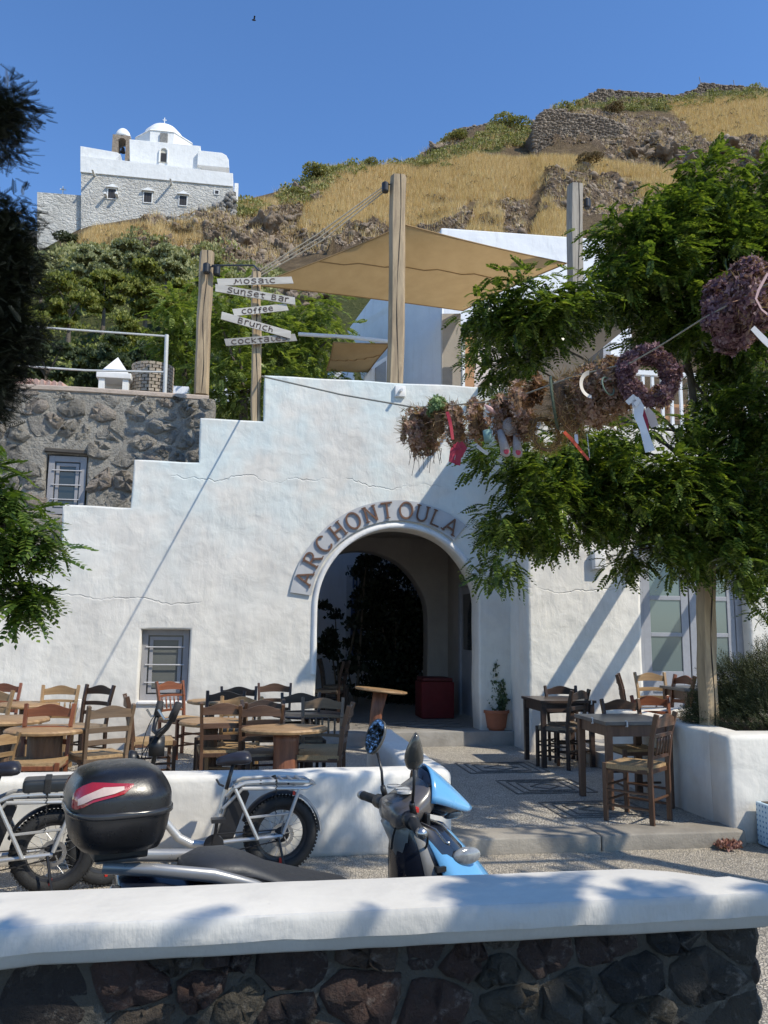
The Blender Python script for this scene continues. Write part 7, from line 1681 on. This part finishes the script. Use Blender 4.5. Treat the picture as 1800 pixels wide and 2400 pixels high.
def wreath(px, py, Y, Rr, r, yaw, pitch, parts, label, drop=0, squash=1.0):
    c_ = onY(px, py, Y); e = empty('wreath', c_, 0, label, 'wreath', 'dried flower wreaths on the rope'); ax = Vector((math.sin(yaw)*math.cos(pitch), -math.cos(yaw)*math.cos(pitch), math.sin(pitch)))
    x = ax.cross(Vector((0,0,1))).normalized(); y = x.cross(ax)
    MB().torus(c_, Rr, r*.45, ax, 28, 8).build('ring', simple('straw_core', (.2,.12,.06), (.12,.07,.04), 20, .9, .004), e)
    for (m, n, kind, size, lo, hi) in parts:
        th = RNG.uniform(lo, hi, n); ph = RNG.uniform(0, 2*math.pi, n); lump_ = 1 + .22*np.sin(th*5 + px) + .12*np.sin(th*11); rr = r*(.5+.42*RNG.random(n))*lump_
        X, Y_, A_ = np.array(x), np.array(y), np.array(ax); ring = np.cos(th)[:,None]*X + np.sin(th)[:,None]*Y_; nrm = np.cos(ph)[:,None]*ring + np.sin(ph)[:,None]*A_
        pos = np.array(c_) + ring*Rr*squash + nrm*rr[:,None]; Z = nrm + RNG.normal(size=(n,3))*(.45 if kind == 'p' else .8); Z /= np.linalg.norm(Z, axis=1)[:,None]; Yv = np.cross(Z, RNG.normal(size=(n,3))); Yv /= np.linalg.norm(Yv, axis=1)[:,None]; Xv = np.cross(Yv, Z); M_ = np.stack([Xv, Yv, Z], axis=2)
        V_, F_ = scatter(PT_ if kind == 'p' else ST_, PF if kind == 'p' else STF, pos, M_, RNG.uniform(.6, 1.3, n)*size); np_mesh('dried_flowers' if kind == 'p' else 'dried_stems', V_, F_, m, e)
    return e
TP = 2*math.pi
def ribbon(e, pts, wd, m, name='ribbon', Y=None):
    P = [onY(x, y, Y) for x, y in pts]; v = []
    for i, p in enumerate(P):
        t = (P[min(i+1, len(P)-1)] - P[max(i-1, 0)]).normalized(); s_ = Vector((t.z, .35*math.sin(i*1.7), -t.x)).normalized()*wd/2; v += [p-s_, p+s_]
    mb = MB().add([tuple(q) for q in v], [(2*i, 2*i+1, 2*i+3, 2*i+2) for i in range(len(P)-1)]); mb.add([(q[0], q[1]+.0015, q[2]) for q in v], [(2*i, 2*i+2, 2*i+3, 2*i+1) for i in range(len(P)-1)]); return mb.build(name, m, e, smooth=True)
WRB = simple('white_ribbon', (.72,.71,.72), (.6,.6,.62), 6, .5, 0); RRB = simple('red_ribbon', (.42,.02,.05), (.3,.012,.03), 8, .55, 0); ORB = simple('orange_ribbon', (.65,.09,.03), (.5,.06,.02), 8, .5, 0); PRB = simple('pale_fabric', (.6,.5,.45), (.5,.4,.36), 8, .7, 0); CRM = simple('burgundy_ribbon', (.3,.02,.05), bump=0)
e = wreath(990,1010,5.45,.105,.085,R(35),.1,[(BRNF,900,'s',.055,0,TP),(PNK,500,'p',.026,0,TP),(GRNF,120,'s',.05,0,TP)], 'leftmost wreath, a shaggy brown ball of mixed dry stems')
tw = MB()
for k in range(16):
    a = onY(960+k*5, 1060+U(-10,5), 5.4); tw.tube([a, a+Vector((U(-.03,.03),0,-U(.04,.16)))], .0018, 4)
tag(tw.build('hanging_stems', BARK, e), kind='stuff')
e = wreath(1030,980,5.3,.085,.06,R(70),.1,[(GRNF,420,'p',.026,.2,2.6),(BRNF,500,'s',.045,0,TP)], 'wreath with pale green succulents on its top')
e = wreath(1070,1000,5.2,.115,.05,R(62),.1,[(BRNF,600,'s',.05,0,TP),(PNK,260,'p',.024,0,TP)], 'narrow wreath with a red ribbon and red bow')
ribbon(e, [(1048,965),(1054,985),(1058,1005),(1061,1030)], .022, RRB, Y=5.0); 
for pts in ([(1078,1040),(1062,1055),(1058,1080),(1070,1082)], [(1068,1040),(1075,1062),(1072,1090)], [(1078,1038),(1088,1050),(1080,1066),(1066,1058)]): ribbon(e, pts, .04, RRB, Y=5.05)
e = wreath(1118,985,5.1,.10,.055,R(60),.1,[(STR,700,'s',.04,0,TP),(PNK,200,'p',.026,0,TP)], 'fine tan straw wreath with small pink shells and a white tag'); ribbon(e, [(1118,1045),(1130,1055),(1144,1064)], .022, WRB, Y=5.0)
e = wreath(1180,985,4.95,.125,.05,R(55),.1,[(RUS,600,'s',.045,0,TP),(PNK,260,'p',.028,0,TP),(GRNF,60,'p',.03,1,2.2)], 'dark wreath from which a plush toy hangs'); ribbon(e, [(1200,935),(1212,920),(1226,908)], .035, simple('green_tag', (.5,.55,.42), bump=0), 'tag', Y=4.85)
# plush toy legs and bow (plain generic soft toy)
ty = empty('plush_toy', onY(1195, 1030, 4.85), 0, 'grey and pink plush toy dangling by the wreaths with two round soles', 'toy'); FUR = simple('grey_plush', (.45,.40,.38), (.35,.31,.3), 60, .95, .004, 300); PKP = simple('pink_plush', (.6,.09,.13), bump=0, rough=.9)
p = onY(1195, 1000, 4.84); MB().ball(p, .055, .045, .06).build('body', FUR, ty, smooth=True)
for (x, y, tx, ty_) in ((1185,1058,1172,1010),(1213,1060,1210,1015)):
    a = onY(x, y, 4.78); b = onY(tx, ty_, 4.84); MB().tube([b, b.lerp(a, .5), a], [.02,.026,.032], 12).build('leg', FUR, ty, smooth=True); MB().ball(a, .034, .018, .036).build('foot', FUR, ty, smooth=True); MB().ball(a + Vector((0,-.014,-.002)), .018, .008, .02).build('sole', PKP, ty, smooth=True)
a = onY(1146, 958, 4.84); MB().tube([onY(1160,968,4.84), onY(1145,957,4.82), onY(1135,948,4.82)], [.014,.018,.003], 8).build('ear', simple('ear_pink', (.6,.38,.36), bump=0), ty)
MB().tube([onY(1142,1010,4.83), onY(1144,1035,4.82)], [.03,.026], 10).build('arm', simple('teal_cloth', (.22,.36,.33), bump=0, rough=.9), ty, smooth=True)
e = wreath(1225,965,4.85,.14,.055,R(60),.1,[(RUS,700,'s',.05,0,TP),(PNK,220,'p',.03,0,TP)], 'rusty brown wreath with a tuft sticking up at its top')
C_ = onY(1258, 915, 4.8); pos = np.array(C_) + RNG.normal(size=(160,3))*np.array([.025,.03,.045]); V_, F_ = scatter(PT_, PF, pos, rotmats(160), RNG.uniform(.015,.03,160)); np_mesh('flower_tuft', V_, F_, RUS, e)
e = wreath(1278,1018,4.75,.105,.026,R(15),.15,[(STR,900,'s',.038,0,TP)], 'thin golden straw ring hanging lowest on the rope', squash=1)
e = wreath(1330,950,4.7,.145,.075,R(50),.1,[(BRNF,1100,'s',.06,0,TP),(STR,300,'s',.055,3,6)], 'thick brown reed wreath with a dark green braid')
MB().torus(onY(1300,945,4.62), .16, .009, (math.sin(R(64)),-math.cos(R(64)),.1), 30, 6).build('braid', simple('braid_green', (.08,.11,.07), (.04,.06,.04), 60, .8, .003, 200), e)
e = wreath(1395,925,4.55,.13,.085,R(40),.1,[(BRNF,1000,'s',.06,0,TP),(PNK,600,'p',.03,0,TP),(STR,200,'s',.06,.4,2.4)], 'large tan wreath wound with a wide white band')
v = []; 
for i in range(13):
    a = R(100+170*i/12); c_ = onY(1385, 902, 4.3); v += [(c_.x+math.cos(a)*.075, c_.y-.012, c_.z+math.sin(a)*.085), (c_.x+math.cos(a)*.075+.002-.0, c_.y+.03, c_.z+math.sin(a)*.085)]; v[-1] = (c_.x+math.cos(a)*.05, c_.y, c_.z+math.sin(a)*.06)
MB().add(v, [(2*i, 2*i+1, 2*i+3, 2*i+2) for i in range(12)]).build('band', simple('ivory_band', (.68,.64,.58), bump=0), e, smooth=True)
ribbon(e, [(1322,1012),(1340,1030),(1358,1052),(1380,1078)], .02, ORB, Y=4.35); ribbon(e, [(1350,1018),(1352,1040)], .02, WRB, Y=4.4)
bd_ = MB()
for k in range(16): bd_.ball(onY(1376+k*.4, 1018+k*3.6, 4.4), .0035, n=6, m=4)
bd_.build('bead_string', WRB, e)
e = wreath(1440,905,4.4,.115,.06,R(45),.1,[(PNK,700,'p',.03,0,TP),(BRNF,500,'s',.05,0,TP)], 'pinkish wreath with a beaded hoop left of the big purple one'); MB().torus(onY(1425,905,4.25), .055, .005, (.5,-.8,.2), 24, 6).build('hoop', simple('teal_beads', (.15,.22,.17), bump=0), e)
e = wreath(1520,882,4.2,.135,.048,R(-5),.05,[(PUR,2400,'p',.026,0,TP),(BRNF,160,'s',.05,4.2,5.2)], 'big round purple wreath with white ribbon tails')
ribbon(e, [(1487,935),(1498,955),(1496,975),(1508,1005),(1524,1058)], .055, WRB, Y=4.0); ribbon(e, [(1504,960),(1512,985),(1516,1008),(1512,1015)], .03, CRM, Y=4.03); ribbon(e, [(1470,945),(1485,930),(1497,938),(1488,950)], .03, WRB, Y=3.99); ribbon(e, [(1512,960),(1525,975),(1535,1000)], .05, PRB, Y=4.05)
e = wreath(1712,738,3.75,.115,.085,R(30),.1,[(PUR,2400,'p',.028,0,TP)], 'dense purple wreath higher up near the right edge')
e = wreath(1775,690,3.5,.12,.07,R(25),.1,[(PUR,1300,'p',.028,0,TP),(BRNF,500,'s',.055,0,TP)], 'wreath cut by the right edge with a pink ribbon and a white one'); ribbon(e, [(1800,640),(1778,680),(1772,700),(1785,725),(1810,745)], .012, simple('pink_ribbon', (.5,.33,.33), bump=0), Y=3.3); ribbon(e, [(1764,768),(1790,795),(1820,825)], .03, WRB, Y=3.4)
